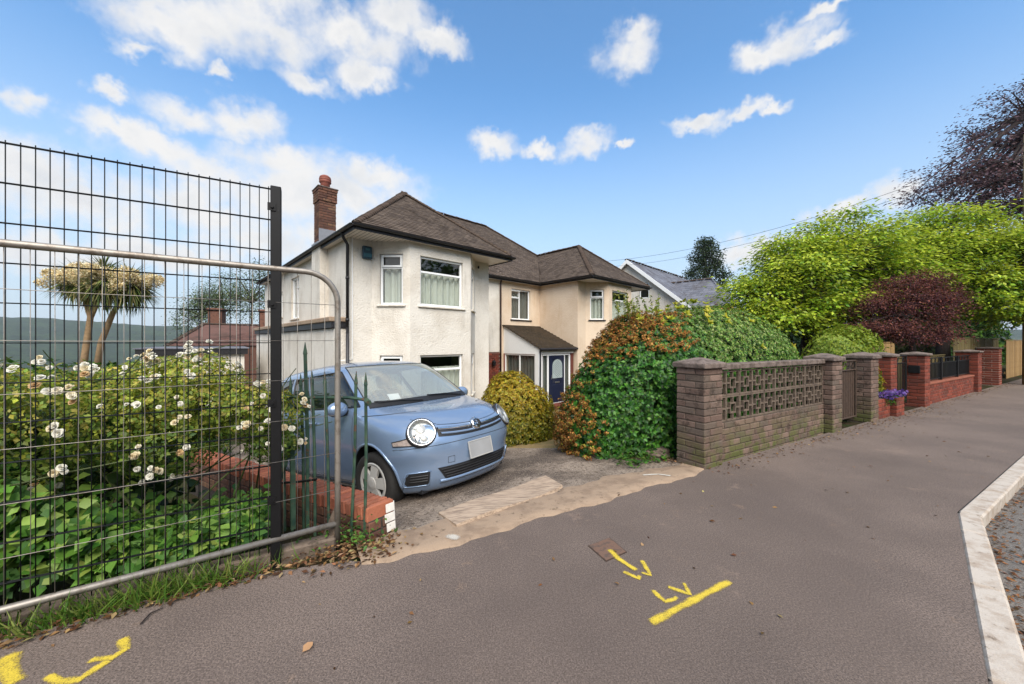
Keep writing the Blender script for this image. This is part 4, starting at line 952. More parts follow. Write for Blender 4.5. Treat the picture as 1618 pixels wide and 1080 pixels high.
# telegraph pole and wires
tp = root('telegraph_pole', SN(16.75, -.42, 0), 'brown wooden telegraph pole at the far edge of the pavement', 'pole')
b = SN(16.75, -.42, 0); mb = MB(); mb.tube([b + Vector((0, 0, z)) for z in (-.2, 2, 5, 8.2)], [.125, .12, .11, .10], 14); mb.build('pole', M['polewood'], tp, True)
mb = MB(); 
for z in (7.5, 7.8): mb.tube([b + Vector((-.12, -.05, z)), b + Vector((-.2, -.05, z)), b + Vector((-.2, -.05, z + .08))], .02, 6)
mb.build('bracket', M['black_metal'], tp)
for k, (e, lab) in enumerate(((PX(936, 414, 21), 'upper thin telephone wire crossing the sky to the roofs'), (PX(960, 421, 24), 'lower thin telephone wire crossing the sky to the roofs'))):
    a = b + Vector((-.2, -.05, 7.58 + .3 * (1 - k))); mb = MB(); mb.tube([a.lerp(e, t) - Vector((0, 0, .75 * 4 * t * (1 - t))) for t in np.linspace(0, 1, 24)], .007, 5); tag(mb.build('telephone_wire', M['black_metal']), lab, 'wire', 'telephone wires')

# ------------------------------------------------------------------ fences on the near side
fp = SN(*toSN(-1.555, 2.42)); fs0, fn0 = toSN(fp.x, fp.y)
bf = root('mesh_fence', (fp.x, fp.y, 0), 'tall black welded mesh fence with square post in front of the rose bush', 'fence')
mb = MB(); mb.cbox((-.03, -.04, -.15), (.03, .04, 2.415), .004, SNM(fs0, fn0)); po = mb.build('post', M['black_metal'], bf)
mb = MB()
for z in (.35, .98, 1.62, 2.25): mb.box((-.045, -.046, z), (.0, -.041, z + .05), SNM(fs0, fn0)); mb.tube([SNM(fs0, fn0) @ Vector((-.02, -.04, z + .025)), SNM(fs0, fn0) @ Vector((-.02, -.056, z + .025))], .01, 8)
mb.build('clamp', M['black_metal'], po)
mb = MB(); LEN = 3.1; mm = SNM(fs0 - .03 - LEN, fn0 - .02, -.045)
for i in range(int(LEN / .05) + 1):
    x = LEN - i * .05 - .01; mb.tube([mm @ Vector((x, 0, .02)), mm @ Vector((x, 0, 2.455))], .0026, 6)
for k in range(13):
    z = .04 + .2 * k
    for y in (-.007, .007): mb.tube([mm @ Vector((0, y, z)), mm @ Vector((LEN + .01, y, z))], .0031, 6)
mb.build('mesh_panel', M['greenwire'], bf, True)
# temporary fence panel of galvanised tube and thin wires
ha = R(34.0); hb = Vector((-1.235, 2.60, 0)); hd = Vector((math.cos(ha), math.sin(ha), 0)); hn = Vector((hd.y, -hd.x, 0))
hf = root('temporary_fence', hb, 'galvanised temporary fence panel with round-cornered tube frame in front of the mesh fence', 'fence')
HP = lambda x, z, y=0: hb - hd * x + hn * y + Vector((0, 0, z))
W_ = 3.4; top = 1.878; rr = .20
mb = MB(); mb.tube([HP(0, -.02)] + [HP(0, z) for z in (.5, 1.1)] + [HP(rr * (1 - math.cos(t)), top - rr + rr * math.sin(t)) for t in np.linspace(0, math.pi / 2, 9)] + [HP(1.5, top), HP(W_ - rr, top)] + [HP(W_ - rr * (1 - math.cos(t)), top - rr + rr * math.sin(t)) for t in np.linspace(math.pi / 2, 0, 9)] + [HP(W_, .0)], .0195, 12)
mb.tube([HP(0.01, .115), HP(1.7, .105), HP(W_ - .01, .11)], .0195, 12); fr_ = mb.build('frame', M['galv'], hf, True)
mb = MB()
for i in range(1, int(W_ / .082)):
    x = i * .082; zt = top if rr < x < W_ - rr else top - rr + math.sqrt(max(0, rr ** 2 - (rr - min(x, W_ - x)) ** 2)); y = .012 * math.sin(i * 1.7) * .3
    mb.tube([HP(x, .10, y), HP(x + .004 * math.sin(i), .7, y + .004), HP(x, 1.3, y - .003), HP(x, zt, y)], .0017, 5)
for z in (.36, .62, .885, 1.15, 1.41, 1.66): mb.tube([HP(0.0, z, .01), HP(1.2, z - .006, .012), HP(2.3, z + .004, .01), HP(W_, z, .01)], .0019, 5)
mb.build('wire_mesh', M['galv'], hf, True)
# concrete edging under the fences
ed = MB(); ed.cbox((-8, .0, -.2), (-3.62 - fs0 * 0, .10, .03), .012, SNM(0, .40)); eo = ed.build('concrete_edging', M['block']); tag(eo, 'grey concrete edging strip along the foot of the mesh fence', 'edging')
mb = MB(); q0, q1, q2 = PX(508, 850, 2.66), PX(531, 846, 2.60), PX(529, 800, 2.62); th = Vector((.015, .03, 0)); mb.add([q0, q1, q2, q0 + th, q1 + th, q2 + th], [(0, 1, 2), (5, 4, 3), (0, 3, 4, 1), (1, 4, 5, 2), (2, 5, 3, 0)])
tag(mb.build('concrete_slab', M['block']), 'grey triangular offcut of concrete slab propped behind the railings', 'slab')
# old green palisade railings
pr = root('green_railings', SN(-3.7, .62, 0), 'old green spiked railings, bent and flaking, beside the driveway brick wall', 'railing')
pr_line = [(487, 548, 560, 868, 2.72), (500, 565, 520, 850, 2.80)]
def pale(topx, topy, botx, boty, Y, w=.016, Yb=None, flat=False, name='pale'):
    a = PX(botx, boty, Yb or Y); b_ = PX(topx, topy, Y); mb = MB(); mid = a.lerp(b_, .5) + Vector((.006, .004, 0))
    d = (b_ - a).normalized()
    path = [a, mid, b_ - d * .10, b_ - d * .09, b_]
    mb.tube(path, [w, w, w, w * 1.25, .002], 6 if not flat else 4); return mb.build(name, M['rail'], pr)
pale(578, 588, 576, 853, 2.66, .011); pale(563, 0 + 586, 555, 846, 2.70, .011)
pale(513, 586, 520, 860, 2.78, .011); pale(493, 586, 498, 846, 2.84, .011); pale(475, 590, 480, 842, 2.9, .011); pale(459, 594, 462, 840, 2.95, .011)
pale(482, 540, 486, 835, 2.86, .015, None, True); pale(459, 655, 463, 835, 2.78, .022, None, True); pale(444, 600, 450, 838, 3.0, .011)
mb = MB(); mb.tube([PX(440, 626, 3.0), PX(500, 628, 2.83), PX(552, 628, 2.71), PX(582, 632, 2.655)], .012, 6); mb.tube([PX(578, 632, 2.66), PX(583, 636, 2.62)], .02, 6); mb.build('rail', M['rail'], pr)
mb = MB(); mb.tube([PX(440, 763, 2.95), PX(470, 761, 2.88), PX(500, 757, 2.83)], .009, 6); mb.build('rail', M['black_metal'], pr)
mb = MB(); mb.tube([PX(441, 757, 2.78), PX(449, 735, 2.75), PX(457, 700, 2.76)], .022, 6); mb.build('brace', M['rail'], pr)
# driveway brick wall, laid to the fall of the drive
da = R(143); dd = Vector((math.cos(da), math.sin(da), 0)); dq = Vector((-.888, 2.80, 0)); sl_ = -.098
dw = root('driveway_wall', dq, 'low brick wall with orange brick-on-edge coping running down beside the blue car', 'wall')
def DWM(L, z=0):
    p = dq + dd * L; return Matrix.Translation(Vector((p.x, p.y, z + sl_ * L))) @ Matrix.Rotation(da, 4, 'Z') @ Matrix.Rotation(-math.atan(sl_), 4, 'Y')
LW = 5.0
mb = MB(); mb.box((.012, .012, -.5), (LW, .21, .100), DWM(0)); core = mb.build('wall_core', M['mortar_dark'], dw)
cb = brick_meshes('coping_brick', (.055, .226, .10), M['brick_drive'], 4, .006); sb_ = brick_meshes('brick', (.214, .10, .064), M['brick_chim'])  # side bricks darker: grime and the side's shade are both in their colour
i = 0; x = .02
while x < LW:
    inst('coping_brick', random.choice(cb), core, DWM(x + .036, .150) @ Matrix.Translation(Vector((random.uniform(-.002, .002), .11 + random.uniform(-.006, .006), random.uniform(-.004, .004)))) @ Matrix.Rotation(random.uniform(-.02, .02), 4, 'Z')); x += .0765; i += 1
for c in range(4):
    x = -.1 if c % 2 else .0
    while x < LW:
        xx = max(x, 0)
        for y in (.05, .17): inst('brick', random.choice(sb_), core, DWM(xx + (x + .225 - xx) / 2, .062 - c * .075) @ Matrix.Translation(Vector((0, y + random.uniform(-.003, .003), 0))) @ Matrix.Diagonal(Vector(((x + .225 - xx) / .225 * .995, 1, 1, 1))))
        x += .225
mb = MB()       # whitewashed patch left on the end bricks
for k in range(3): mb.cbox((-.008, .004, -.02 + k * .07), (.085 + .02 * (k % 2), .010, .042 + k * .07), .002, DWM(0) @ Matrix.Translation(Vector((0.02, -.013, 0))))
for k in range(3): mb.cbox((.0, .0, -.02 + k * .07), (.004, .075 + .012 * (k % 2), .042 + k * .07), .0015, DWM(0) @ Matrix.Translation(Vector((-.006, .003, 0))))
mb.build('white_paint_patch', M['white_paint'], core)
# loose board bridging the drive, access cover
bc = [GP(693, 812.3, -.05), GP(859, 760, -.10), GP(896, 775.6, -.06), GP(721, 834.6, -.01)]
for c_ in bc: c_.z = gxy(c_.x, c_.y) + .03
bc[0].z -= .01
mb = MB(); k_ = 8; rows = []
for i in range(k_ + 1):
    t = i / k_; a = bc[0].lerp(bc[1], t); e = bc[3].lerp(bc[2], t); sag = Vector((0, 0, .010 * math.sin(t * 7)))
    if i == k_: a = a + Vector((.02, 0, 0)); e = e - Vector((.05, .02, 0))
    rows.append([a + sag, a.lerp(e, .5) + sag, e + sag])
mb.grid(rows); bo = mb.build('loose_board', M['board'], None); so = bo.modifiers.new('thick', 'SOLIDIFY'); so.thickness = .03; so.offset = -1; fixup(bo)
tag(bo, 'long weathered grey board lying across the driveway entrance in front of the car', 'board')
cc = [GP(928.7, 862.4), GP(957.5, 887.5), GP(990.8, 872.6), GP(964, 849.5)]; cen = sum(cc, Vector()) / 4
ac = root('access_cover', cen, 'small square rusty iron access cover set in the pavement under the yellow arrow', 'cover')
def quadplate(k0, k1, z0, z1):
    mb = MB(); lo = [cen + (c_ - cen) * k1 for c_ in cc]; hi = [cen + (c_ - cen) * k0 for c_ in cc]
    mb.add([v + Vector((0, 0, z0)) for v in lo] + [v + Vector((0, 0, z1)) for v in hi], [(0, 1, 5, 4), (1, 2, 6, 5), (2, 3, 7, 6), (3, 0, 4, 7), (4, 5, 6, 7)]); return mb
def mk_cover():
    t = MT('rusty_cover_iron', .75, .2, .3).base(lin(150, 118, 100, .55)); t.mix(t.rng(t.noise(25, 4), .45, .65), lin(124, 104, 92, .55)); t.val(t.noise(200, 2), .8, 1.2); t.bump(t.noise(120, 3), .4, .003); return t.done()
mcv = mk_cover()
ol = quadplate(1.0, 1.0, -.01, .003); ol.build('cover_frame', M['gate_old'], ac); quadplate(.93, .94, -.01, .0052).build('cover_plate', mcv, ac)
mb = MB()
for i in range(9):
    t = (i + .5) / 9; a = cc[0].lerp(cc[1], t); e = cc[3].lerp(cc[2], t); a2, e2 = a.lerp(e, .08), a.lerp(e, .92); w_ = (cc[1] - cc[0]).normalized() * .006
    mb.add([a2 - w_ + Vector((0, 0, .0056)), a2 + w_ + Vector((0, 0, .0056)), e2 + w_ + Vector((0, 0, .0056)), e2 - w_ + Vector((0, 0, .0056))], [(0, 1, 2, 3)])
mb.build('cover_ribs', mcv, ac)
# a stone at the foot of the hedge
def rock(name, c, r, mat, label, seed=1):
    bm = bmesh.new(); bmesh.ops.create_icosphere(bm, subdivisions=3, radius=1); rr_ = np.random.default_rng(seed); ph = rr_.uniform(0, 6, 12)
    for v in bm.verts:
        p = v.co.copy(); k = 1 + .14 * math.sin(3 * p.x + ph[0]) * math.sin(4 * p.y + ph[1]) + .1 * math.sin(7 * p.z + ph[2] + 3 * p.x); v.co = Vector((p.x * r[0], p.y * r[1], p.z * r[2])) * k
    me = bpy.data.meshes.new(name); bm.to_mesh(me); bm.free(); me.materials.append(mat); o = bpy.data.objects.new(name, me); put(o, None, Matrix.Translation(c) @ Matrix.Rotation(WA, 4, 'Z')); tag(o, label, 'stone'); return o
p_ = GP(1042, 722, -.03); rock('stone', p_ + Vector((0, .03, .02)), (.17, .12, .09), M['block'], 'rounded grey stone at the foot of the hedge beside the brick pier')
# ------------------------------------------------------------------ the blue car
def build_car():
    import numpy as np
    yaw, pit = R(-39.3), R(8.0)
    CM = Matrix.Translation(Vector((-.868, 4.36, -.335))) @ Matrix.Rotation(yaw, 4, 'Z') @ Matrix.Rotation(-pit, 4, 'Y')
    rt = root('parked_car', (0, 0, 0), 'light blue metallic compact people carrier parked nose-out on the sloping driveway', 'car', mw=CM)
    # level table: z, front x, rear x, half width, front exponent, front rounding, rear exponent, rear rounding
    T = np.array([
        (.19, .56, -3.10, .70, 2.6, .75, 3, .5), (.215, .71, -3.17, .77, 2.6, .78, 3, .5), (.27, .775, -3.22, .815, 2.6, .80, 3, .5), (.36, .80, -3.26, .835, 2.6, .80, 3.2, .5), (.46, .812, -3.29, .845, 2.6, .80, 3.2, .5),
        (.56, .815, -3.30, .849, 2.9, .80, 3.2, .5), (.63, .812, -3.30, .850, 2.9, .80, 3.2, .5), (.70, .798, -3.29, .849, 2.85, .80, 3.2, .5), (.77, .772, -3.28, .846, 2.8, .80, 3.2, .5), (.83, .732, -3.27, .842, 2.7, .80, 3.2, .5),
        (.885, .650, -3.26, .836, 2.6, .78, 3.2, .5), (.935, .510, -3.25, .828, 2.55, .76, 3.2, .5), (.975, .335, -3.24, .820, 2.6, .70, 3.2, .5), (1.008, .155, -3.235, .812, 2.8, .62, 3.2, .5), (1.038, .015, -3.23, .803, 3.0, .50, 3.2, .5),
        (1.07, -.045, -3.22, .793, 3.1, .44, 3.2, .5), (1.16, -.165, -3.20, .775, 3.1, .42, 3.2, .48), (1.28, -.325, -3.17, .748, 3.1, .42, 3.2, .46), (1.40, -.490, -3.13, .716, 3.1, .42, 3.2, .46), (1.50, -.640, -3.08, .680, 3.1, .44, 3.2, .46),
        (1.55, -.735, -3.05, .652, 3.0, .50, 3.1, .5), (1.59, -.850, -3.0, .610, 2.9, .6, 3, .55), (1.62, -1.0, -2.92, .545, 2.8, .7, 3, .6), (1.645, -1.22, -2.78, .44, 2.6, .7, 2.8, .6), (1.66, -1.5, -2.5, .28, 2.4, .45, 2.4, .45), (1.665, -1.85, -2.15, .08, 2.2, .14, 2.2, .14)])
    T[:, 1] -= .065 * (1 - np.clip((T[:, 0] - .88) / .13, 0, 1)); T[0:2, 0] -= .03
    nz = len(T); sub = 3; NL = (nz - 1) * sub + 1
    def level(t):       # Catmull-Rom through the table
        i = min(int(t), nz - 2); f = t - i; p0, p1, p2, p3 = T[max(i - 1, 0)], T[i], T[i + 1], T[min(i + 2, nz - 1)]
        return .5 * ((2 * p1) + (-p0 + p2) * f + (2 * p0 - 5 * p1 + 4 * p2 - p3) * f * f + (-p0 + 3 * p1 - 3 * p2 + p3) * f ** 3)
    NF, NS, NR = 22, 30, 10
    def outline(lv):
        z, xf, xr, w, nf, Lf, nr, Lr = lv; Lf = min(Lf, (xf - xr) * .48); Lr = min(Lr, (xf - xr) * .48); pts = []
        for i in range(NF):
            th = math.pi / 2 * i / NF; c, s_ = math.cos(th), math.sin(th); pts.append((xf - Lf + Lf * c ** (2 / nf), w * s_ ** (2 / nf)))
        for i in range(NS + 1): pts.append((xf - Lf + (xr + Lr - xf + Lf) * i / NS, w))
        for i in range(NR - 1, -1, -1):
            th = math.pi / 2 * i / NR; c, s_ = math.cos(th), math.sin(th); pts.append((xr + Lr - Lr * c ** (2 / nr), w * s_ ** (2 / nr)))
        return [(x, y, z) for x, y in pts]
    L_ = [outline(level(k / sub)) for k in range(NL)]; nh = len(L_[0]); full = []
    for o in L_: full.append([Vector((x, -y, z)) for x, y, z in o] + [Vector((x, y, z)) for x, y, z in o[-2:0:-1]])     # car's right side first
    nc = len(full[0]); G = full
    li = lambda tv: int(round(tv * sub))        # table index to level index
    zi = {round(float(r_[0]), 3): i for i, r_ in enumerate(T)}
    WS0, WS1 = li(15), li(20); SW0, SW1 = li(15) , li(19)
    A1 = 14; A2 = 17                         # outline columns: windscreen edge, start of the side glass
    SB1 = NF + 12; SB2 = NF + 13; SB3 = NF + NS - 9; SB4 = NF + NS - 7; SB5 = NF + NS + 2
    def colm(j): return j if j < nh else nc - j     # half column of a full column
    mb = MB(); vs = [tuple(p) for row in G for p in row]; fs = []; mi = []
    for i in range(NL - 1):
        for j in range(nc):
            j2 = (j + 1) % nc; a = colm(j); b_ = colm(j2); lo, hi = min(a, b_), max(a, b_)
            glass = 0
            if WS0 <= i < WS1 and hi <= A1: glass = 1
            if SW0 <= i < SW1 and ((lo >= A2 and hi <= SB1) or (lo >= SB2 and hi <= SB3) or (lo >= SB4 and hi <= SB5)): glass = 1
            if li(16) <= i < SW1 and lo >= NF + NS + 5: glass = 1
            fs.append((i * nc + j, i * nc + j2, (i + 1) * nc + j2, (i + 1) * nc + j)); mi.append(glass)
    fs.append(tuple(range(nc))[::-1]); mi.append(0); fs.append(tuple((NL - 1) * nc + j for j in range(nc))); mi.append(0)
    me = bpy.data.meshes.new('body'); me.from_pydata(vs, [], fs)
    t = MT('blue_car_paint', .26, .4, .5).base(lin(150, 174, 206, .64)); t.val(t.noise(900, 1, .5), .93, 1.07); t.b.inputs['Coat Weight'].default_value = .8; t.b.inputs['Coat Roughness'].default_value = .02; paint = t.done()
    dark = plain('black_plastic', lin(34, 34, 36, .8), .55, 0, .1, 30); chrome = plain('chrome', lin(225, 225, 225, .9), .12, 1.0, .03, 10); inner = plain('grey_interior', lin(190, 188, 180, .7), .85, 0, .08, 12)
    rubber = plain('tyre_rubber', lin(44, 42, 40, .7), .85, 0, .2, 40); silver = plain('hubcap_silver', lin(205, 202, 196, .85), .4, .35, .08, 20)
    refl = plain('lamp_reflector', lin(186, 186, 182, .7), .38, .7, .35, 34)
    for m_ in (paint, M['carglass'], dark): me.materials.append(m_)
    me.polygons.foreach_set('material_index', mi); me.update()
    bm = bmesh.new(); bm.from_mesh(me); bmesh.ops.recalc_face_normals(bm, faces=bm.faces); bm.to_mesh(me); bm.free()
    body = bpy.data.objects.new('body', me); COL.objects.link(body)
    cut = MB()
    for x in (0, -2.7): cut.lathe([(.0, -1.2), (.365, -1.2), (.365, 1.2), (.0, 1.2)], 48, Matrix.Translation(Vector((x, 0, .32))) @ Matrix.Rotation(R(90), 4, 'X'))
    co = bpy.data.objects.new('cutter', cut.mesh('cutter', [paint, M['carglass'], dark])); COL.objects.link(co); co.data.polygons.foreach_set('material_index', [2] * len(co.data.polygons)); fixn(co)
    md = body.modifiers.new('arch', 'BOOLEAN'); md.object = co; md.operation = 'DIFFERENCE'; md.solver = 'EXACT'
    dg = bpy.context.evaluated_depsgraph_get(); m2 = bpy.data.meshes.new_from_object(body.evaluated_get(dg))
    bpy.data.objects.remove(co); bpy.data.objects.remove(body)
    bm = bmesh.new(); bm.from_mesh(m2); bmesh.ops.delete(bm, geom=[f for f in bm.faces if f.material_index == 1], context='FACES'); bm.to_mesh(m2); bm.free(); m2.name = 'body'
    body = put(bpy.data.objects.new('body', m2), rt, CM.copy()); autosmooth(body, 35)
    TS = np.linspace(0, nz - 1, 800); ZZ = np.array([level(q)[0] for q in TS])
    # surface lookups (right side has y < 0)
    def lvl(z):
        return level(float(np.interp(z, ZZ, TS)))
    def fx(y, z):
        zz, xf, xr, w, nf, Lf, nr, Lr = lvl(z); return xf - Lf + Lf * max(0, 1 - min(1, abs(y) / w) ** nf) ** (1 / nf)
    def sy(x, z):
        zz, xf, xr, w, nf, Lf, nr, Lr = lvl(z)
        if x > xf - Lf: return w * max(0, 1 - min(1, (x - xf + Lf) / Lf) ** nf) ** (1 / nf)
        if x < xr + Lr: return w * max(0, 1 - min(1, (xr + Lr - x) / Lr) ** nr) ** (1 / nr)
        return w
    def fnorm(y, z):
        a = Vector((fx(y + .01, z) - fx(y - .01, z), .02, 0)); b_ = Vector((fx(y, z + .01) - fx(y, z - .01), 0, .02)); n_ = a.cross(b_); n_.normalize(); return n_ if n_.x > 0 else -n_
    def fpt(y, z, off=0): return Vector((fx(y, z), y, z)) + fnorm(y, z) * off
    B = lambda mb, name, mat, parent=rt, smooth=False: mb.build(name, mat, parent, smooth, CM.copy())
    # window glass
    def patch(i0, i1, cols, off=.003): return [[G[i][j] + (Vector((0, 0, 0))) for j in cols] for i in range(i0, i1 + 1)]
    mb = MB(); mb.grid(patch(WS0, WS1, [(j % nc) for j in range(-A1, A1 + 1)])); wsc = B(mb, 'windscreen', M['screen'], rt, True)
    for sgn in (0, 1):
        for a, b_ in ((A2, SB1), (SB2, SB3), (SB4, SB5)):
            cols = list(range(a, b_ + 1)); cols = cols if sgn == 0 else [(nc - j) % nc for j in cols]
            mb = MB(); mb.grid(patch(SW0, SW1, cols)); B(mb, 'side_window', M['tintglass'], rt, True)
    mb = MB(); cols = list(range(NF + NS + 5, nc - (NF + NS + 5) + 1)); mb.grid(patch(li(16), SW1, cols)); B(mb, 'rear_window', M['tintglass'], rt, True)
    # black window surrounds
    mb = MB()
    def edge(pts, r_): mb.tube(pts, r_, 5)
    for sgn in (0, 1):
        mp = lambda j: j % nc if sgn == 0 else (-j) % nc
        edge([G[i][mp(A1)] for i in range(WS0, WS1 + 1)], .007)
        for a, b_ in ((A2, SB1), (SB2, SB3), (SB4, SB5)):
            edge([G[SW0][mp(j)] for j in range(a, b_ + 1)], .009); edge([G[SW1][mp(j)] for j in range(a, b_ + 1)], .007); edge([G[i][mp(a)] for i in range(SW0, SW1 + 1)], .007); edge([G[i][mp(b_)] for i in range(SW0, SW1 + 1)], .011)
    edge([G[WS1][j % nc] for j in range(-A1, A1 + 1)], .007); B(mb, 'window_seal', dark)
    # cowl strip at the foot of the windscreen, wipers
    mb = MB(); rows = []
    for i in range(li(14), WS0 + 2):
        rows.append([G[i][j % nc] + Vector((.006, 0, .007)) for j in range(-A1, A1 + 1)])
    mb.grid(rows); B(mb, 'cowl', dark, rt, True)
    mb = MB()
    for y0, y1, z1 in ((-.12, -.62, 1.075), (.52, .02, 1.085)):
        p0 = fpt(y0, 1.045, .02); p1 = fpt(y1, z1, .03); mb.tube([p0, p0.lerp(p1, .5) + Vector((.01, 0, .012)), p1], [.011, .008, .005], 6); mb.tube([fpt(y0 + (y1 - y0) * t_, 1.052 + .04 * t_, .02) for t_ in np.linspace(.15, 1.05, 6)], .006, 4)
    B(mb, 'wiper', dark)
    # interior
    mb = MB(); mb.cbox((-.55, -.70, .72), (-.02, .70, 1.0), .06); mb.cbox((-.3, -.66, .96), (-.1, .66, 1.04), .03); B(mb, 'dashboard', inner)
    for y in (-.36, .36):
        mb = MB(); mb.cbox((-1.5, y - .25, .45), (-.95, y + .25, .66), .06); Ms = Matrix.Translation(Vector((-1.42, y, .62))) @ Matrix.Rotation(R(-14), 4, 'Y'); mb.cbox((-.08, -.24, 0), (.06, .24, .62), .05, Ms); mb.cbox((-.05, -.12, .64), (.05, .12, .86), .035, Ms); B(mb, 'seat', inner)
    mb = MB(); mb.cbox((-2.4, -.6, .5), (-2.2, .6, 1.15), .06); B(mb, 'seat', inner)
    mb = MB(); mc = Vector((-.62, -.36, 1.0)); mb.tube([mc + Vector((.08 * math.sin(a), .18 * math.cos(a), .17 * math.sin(a))) for a in np.linspace(0, 6.283, 25)[:-1]], .015, 6, closed=True); B(mb, 'steering_wheel', dark)
    mb = MB(); p = fpt(-.46, 1.12, -.02); mb.add([p, p + Vector((-.012, .15, .0)), p + Vector((-.062, .15, .065)), p + Vector((-.05, 0, .065))], [(0, 1, 2, 3)]); B(mb, 'paper_notice', M['upvc'])
    mb = MB(); mb.cbox((-.80, -.10, 1.42), (-.77, .10, 1.49), .01); B(mb, 'rear_view_mirror', dark)
    mb = MB(); mb.grid([[Vector((G[li(20)][j % nc].x * .96 - .06, G[li(20)][j % nc].y * .93, 1.535)) for j in (A1 + d_, -A1 - d_)] for d_ in (0, 3, 8, 14, 24, 34)]); B(mb, 'headliner', inner)
    # head lamps
    for sg in (-1, 1):
        c = fpt(sg * .60, .775, -.006); n_ = fnorm(sg * .60, .775); n_ = (n_ + Vector((.35, 0, .10))).normalized(); r_ = .136
        Ml = Matrix.Translation(c) @ n_.to_track_quat('Z', 'Y').to_matrix().to_4x4()
        mb = MB(); mb.lathe([(r_ + .012, -.05), (r_ + .012, .012), (r_ + .004, .020), (r_ - .004, .014), (r_ - .004, -.02)], 40, Ml); hl = B(mb, 'headlight', M['fascia'], rt, True)
        mb = MB(); mb.lathe([(r_ - .001, .018), (r_ - .012, .022), (r_ - .018, .008), (r_ - .03, -.004), (.07, -.012), (.05, .004), (.025, .006), (0, .012)], 40, Ml)
        for k in range(7): a = k * .9; mb.box((-.006, -.004, -.01), (.006, .03, .004), Ml @ Matrix.Rotation(a, 4, 'Z') @ Matrix.Translation(Vector((0, .055, 0))))
        B(mb, 'reflector', refl, hl, True)
        mb = MB(); mb.lathe([(r_ - .003, .019), (r_ * .85, .030), (r_ * .5, .040), (0, .044)], 32, Ml); B(mb, 'lens', M['lens'], hl, True)
        mb = MB(); mb.lathe([(r_ + .001, .012), (r_ + .001, .021), (r_ - .011, .023), (r_ - .013, .012)], 40, Ml); B(mb, 'lamp_ring', chrome, hl, True)
        mb = MB(); mb.lathe([(.0, .012), (.045, .010), (.052, -.004)], 20, Ml @ Matrix.Translation(Vector((.0, .028, 0)))); mb.lathe([(.0, .010), (.036, .008), (.042, -.004)], 20, Ml @ Matrix.Translation(Vector((.02, -.058, 0)))); B(mb, 'lamp_bowl', silver, hl, True)
        # indicator lamp at the outer side
        mb = MB(); ys = np.linspace(.660, .795, 8); rows = []
        for zf_ in (0, .5, 1):
            rows.append([fpt(sg * y, (.655 + .012 * (y - .645) / .14) + (.095 * (1 - .55 * (y - .645) / .14)) * zf_, .006) for y in ys])
        mb.grid(rows); B(mb, 'indicator', plain('indicator_lens', lin(196, 178, 168, .7), .15, .3, .35, 40, .6), rt, True)
        mb = MB(); bd = rows[0] + [r__[-1] for r__ in rows[1:]] + rows[-1][::-1] + [rows[1][0]]; mb.tube([p for p in bd], .005, 4, closed=True); B(mb, 'lamp_seal', dark)
    def fpatch(y0, y1, z0, z1, off, ny=24, nz_=4, zc=0.0):
        return [[fpt(y, z + zc * (y / max(abs(y0), abs(y1))) ** 2, off) for y in np.linspace(y0, y1, ny)] for z in np.linspace(z0, z1, nz_)]
    def bar(mb, y0, y1, z, h, off, zc=0.0, ny=20):
        rows = []
        for dz, o in ((-h / 2, 0), (-h / 2 * .8, off), (0, off * 1.25), (h / 2 * .8, off), (h / 2, 0)): rows.append([fpt(y, z + dz + zc * (y / .47) ** 2, o) for y in np.linspace(y0, y1, ny)])
        mb.grid(rows)
    # grille: two dark gaps, chrome bar, blue slat, emblem
    mb = MB(); mb.grid(fpatch(-.47, .47, .680, .768, .003, 30, 5, .03)); gr = B(mb, 'grille', dark, rt, True)
    mb = MB(); bar(mb, -.455, -.075, .757, .026, .018, .028); bar(mb, .075, .455, .757, .026, .018, .028); B(mb, 'chrome_bar', chrome, gr, True)
    mb = MB(); bar(mb, -.44, .44, .711, .022, .014, .03); B(mb, 'grille_slat', paint, gr, True)
    Me = Matrix.Translation(fpt(0, .762, .012)) @ fnorm(0, .762).to_track_quat('Z', 'Y').to_matrix().to_4x4()
    mb = MB(); mb.lathe([(.066, -.01), (.066, .012), (.056, .022), (.03, .028), (0, .03)], 28, Me); em = B(mb, 'emblem', chrome, gr, True)
    mb = MB()
    for (cx_, cy_, rx, ry) in ((0, 0, .046, .034), (0, .004, .018, .032), (0, .018, .036, .014)): mb.tube([Me @ Vector((cx_ + rx * math.cos(a), cy_ + ry * math.sin(a), .029)) for a in np.linspace(0, 6.283, 21)[:-1]], .0045, 5, closed=True)
    B(mb, 'emblem_mark', dark, em)
    # lower intake, fog recesses, plate, towing cover, bumper joint
    mb = MB(); rows = [[fpt(y, z + .03 * abs(y / .47) ** 2 * 0, .004) for y in np.linspace(-.50 + .02 * k, .50 - .02 * k, 30)] for k, z in enumerate(np.linspace(.412, .290, 5))]; mb.grid(rows); lg = B(mb, 'lower_intake', dark, rt, True)
    for z in (.392, .366, .340, .314):
        mb = MB(); bar(mb, -.48 + (.412 - z) * .65, .48 - (.412 - z) * .65, z, .012, .012); B(mb, 'intake_slat', dark, lg, True)
    mb = MB(); bar(mb, -.47, .47, .278, .030, .014); B(mb, 'bumper_lip', paint, rt, True)
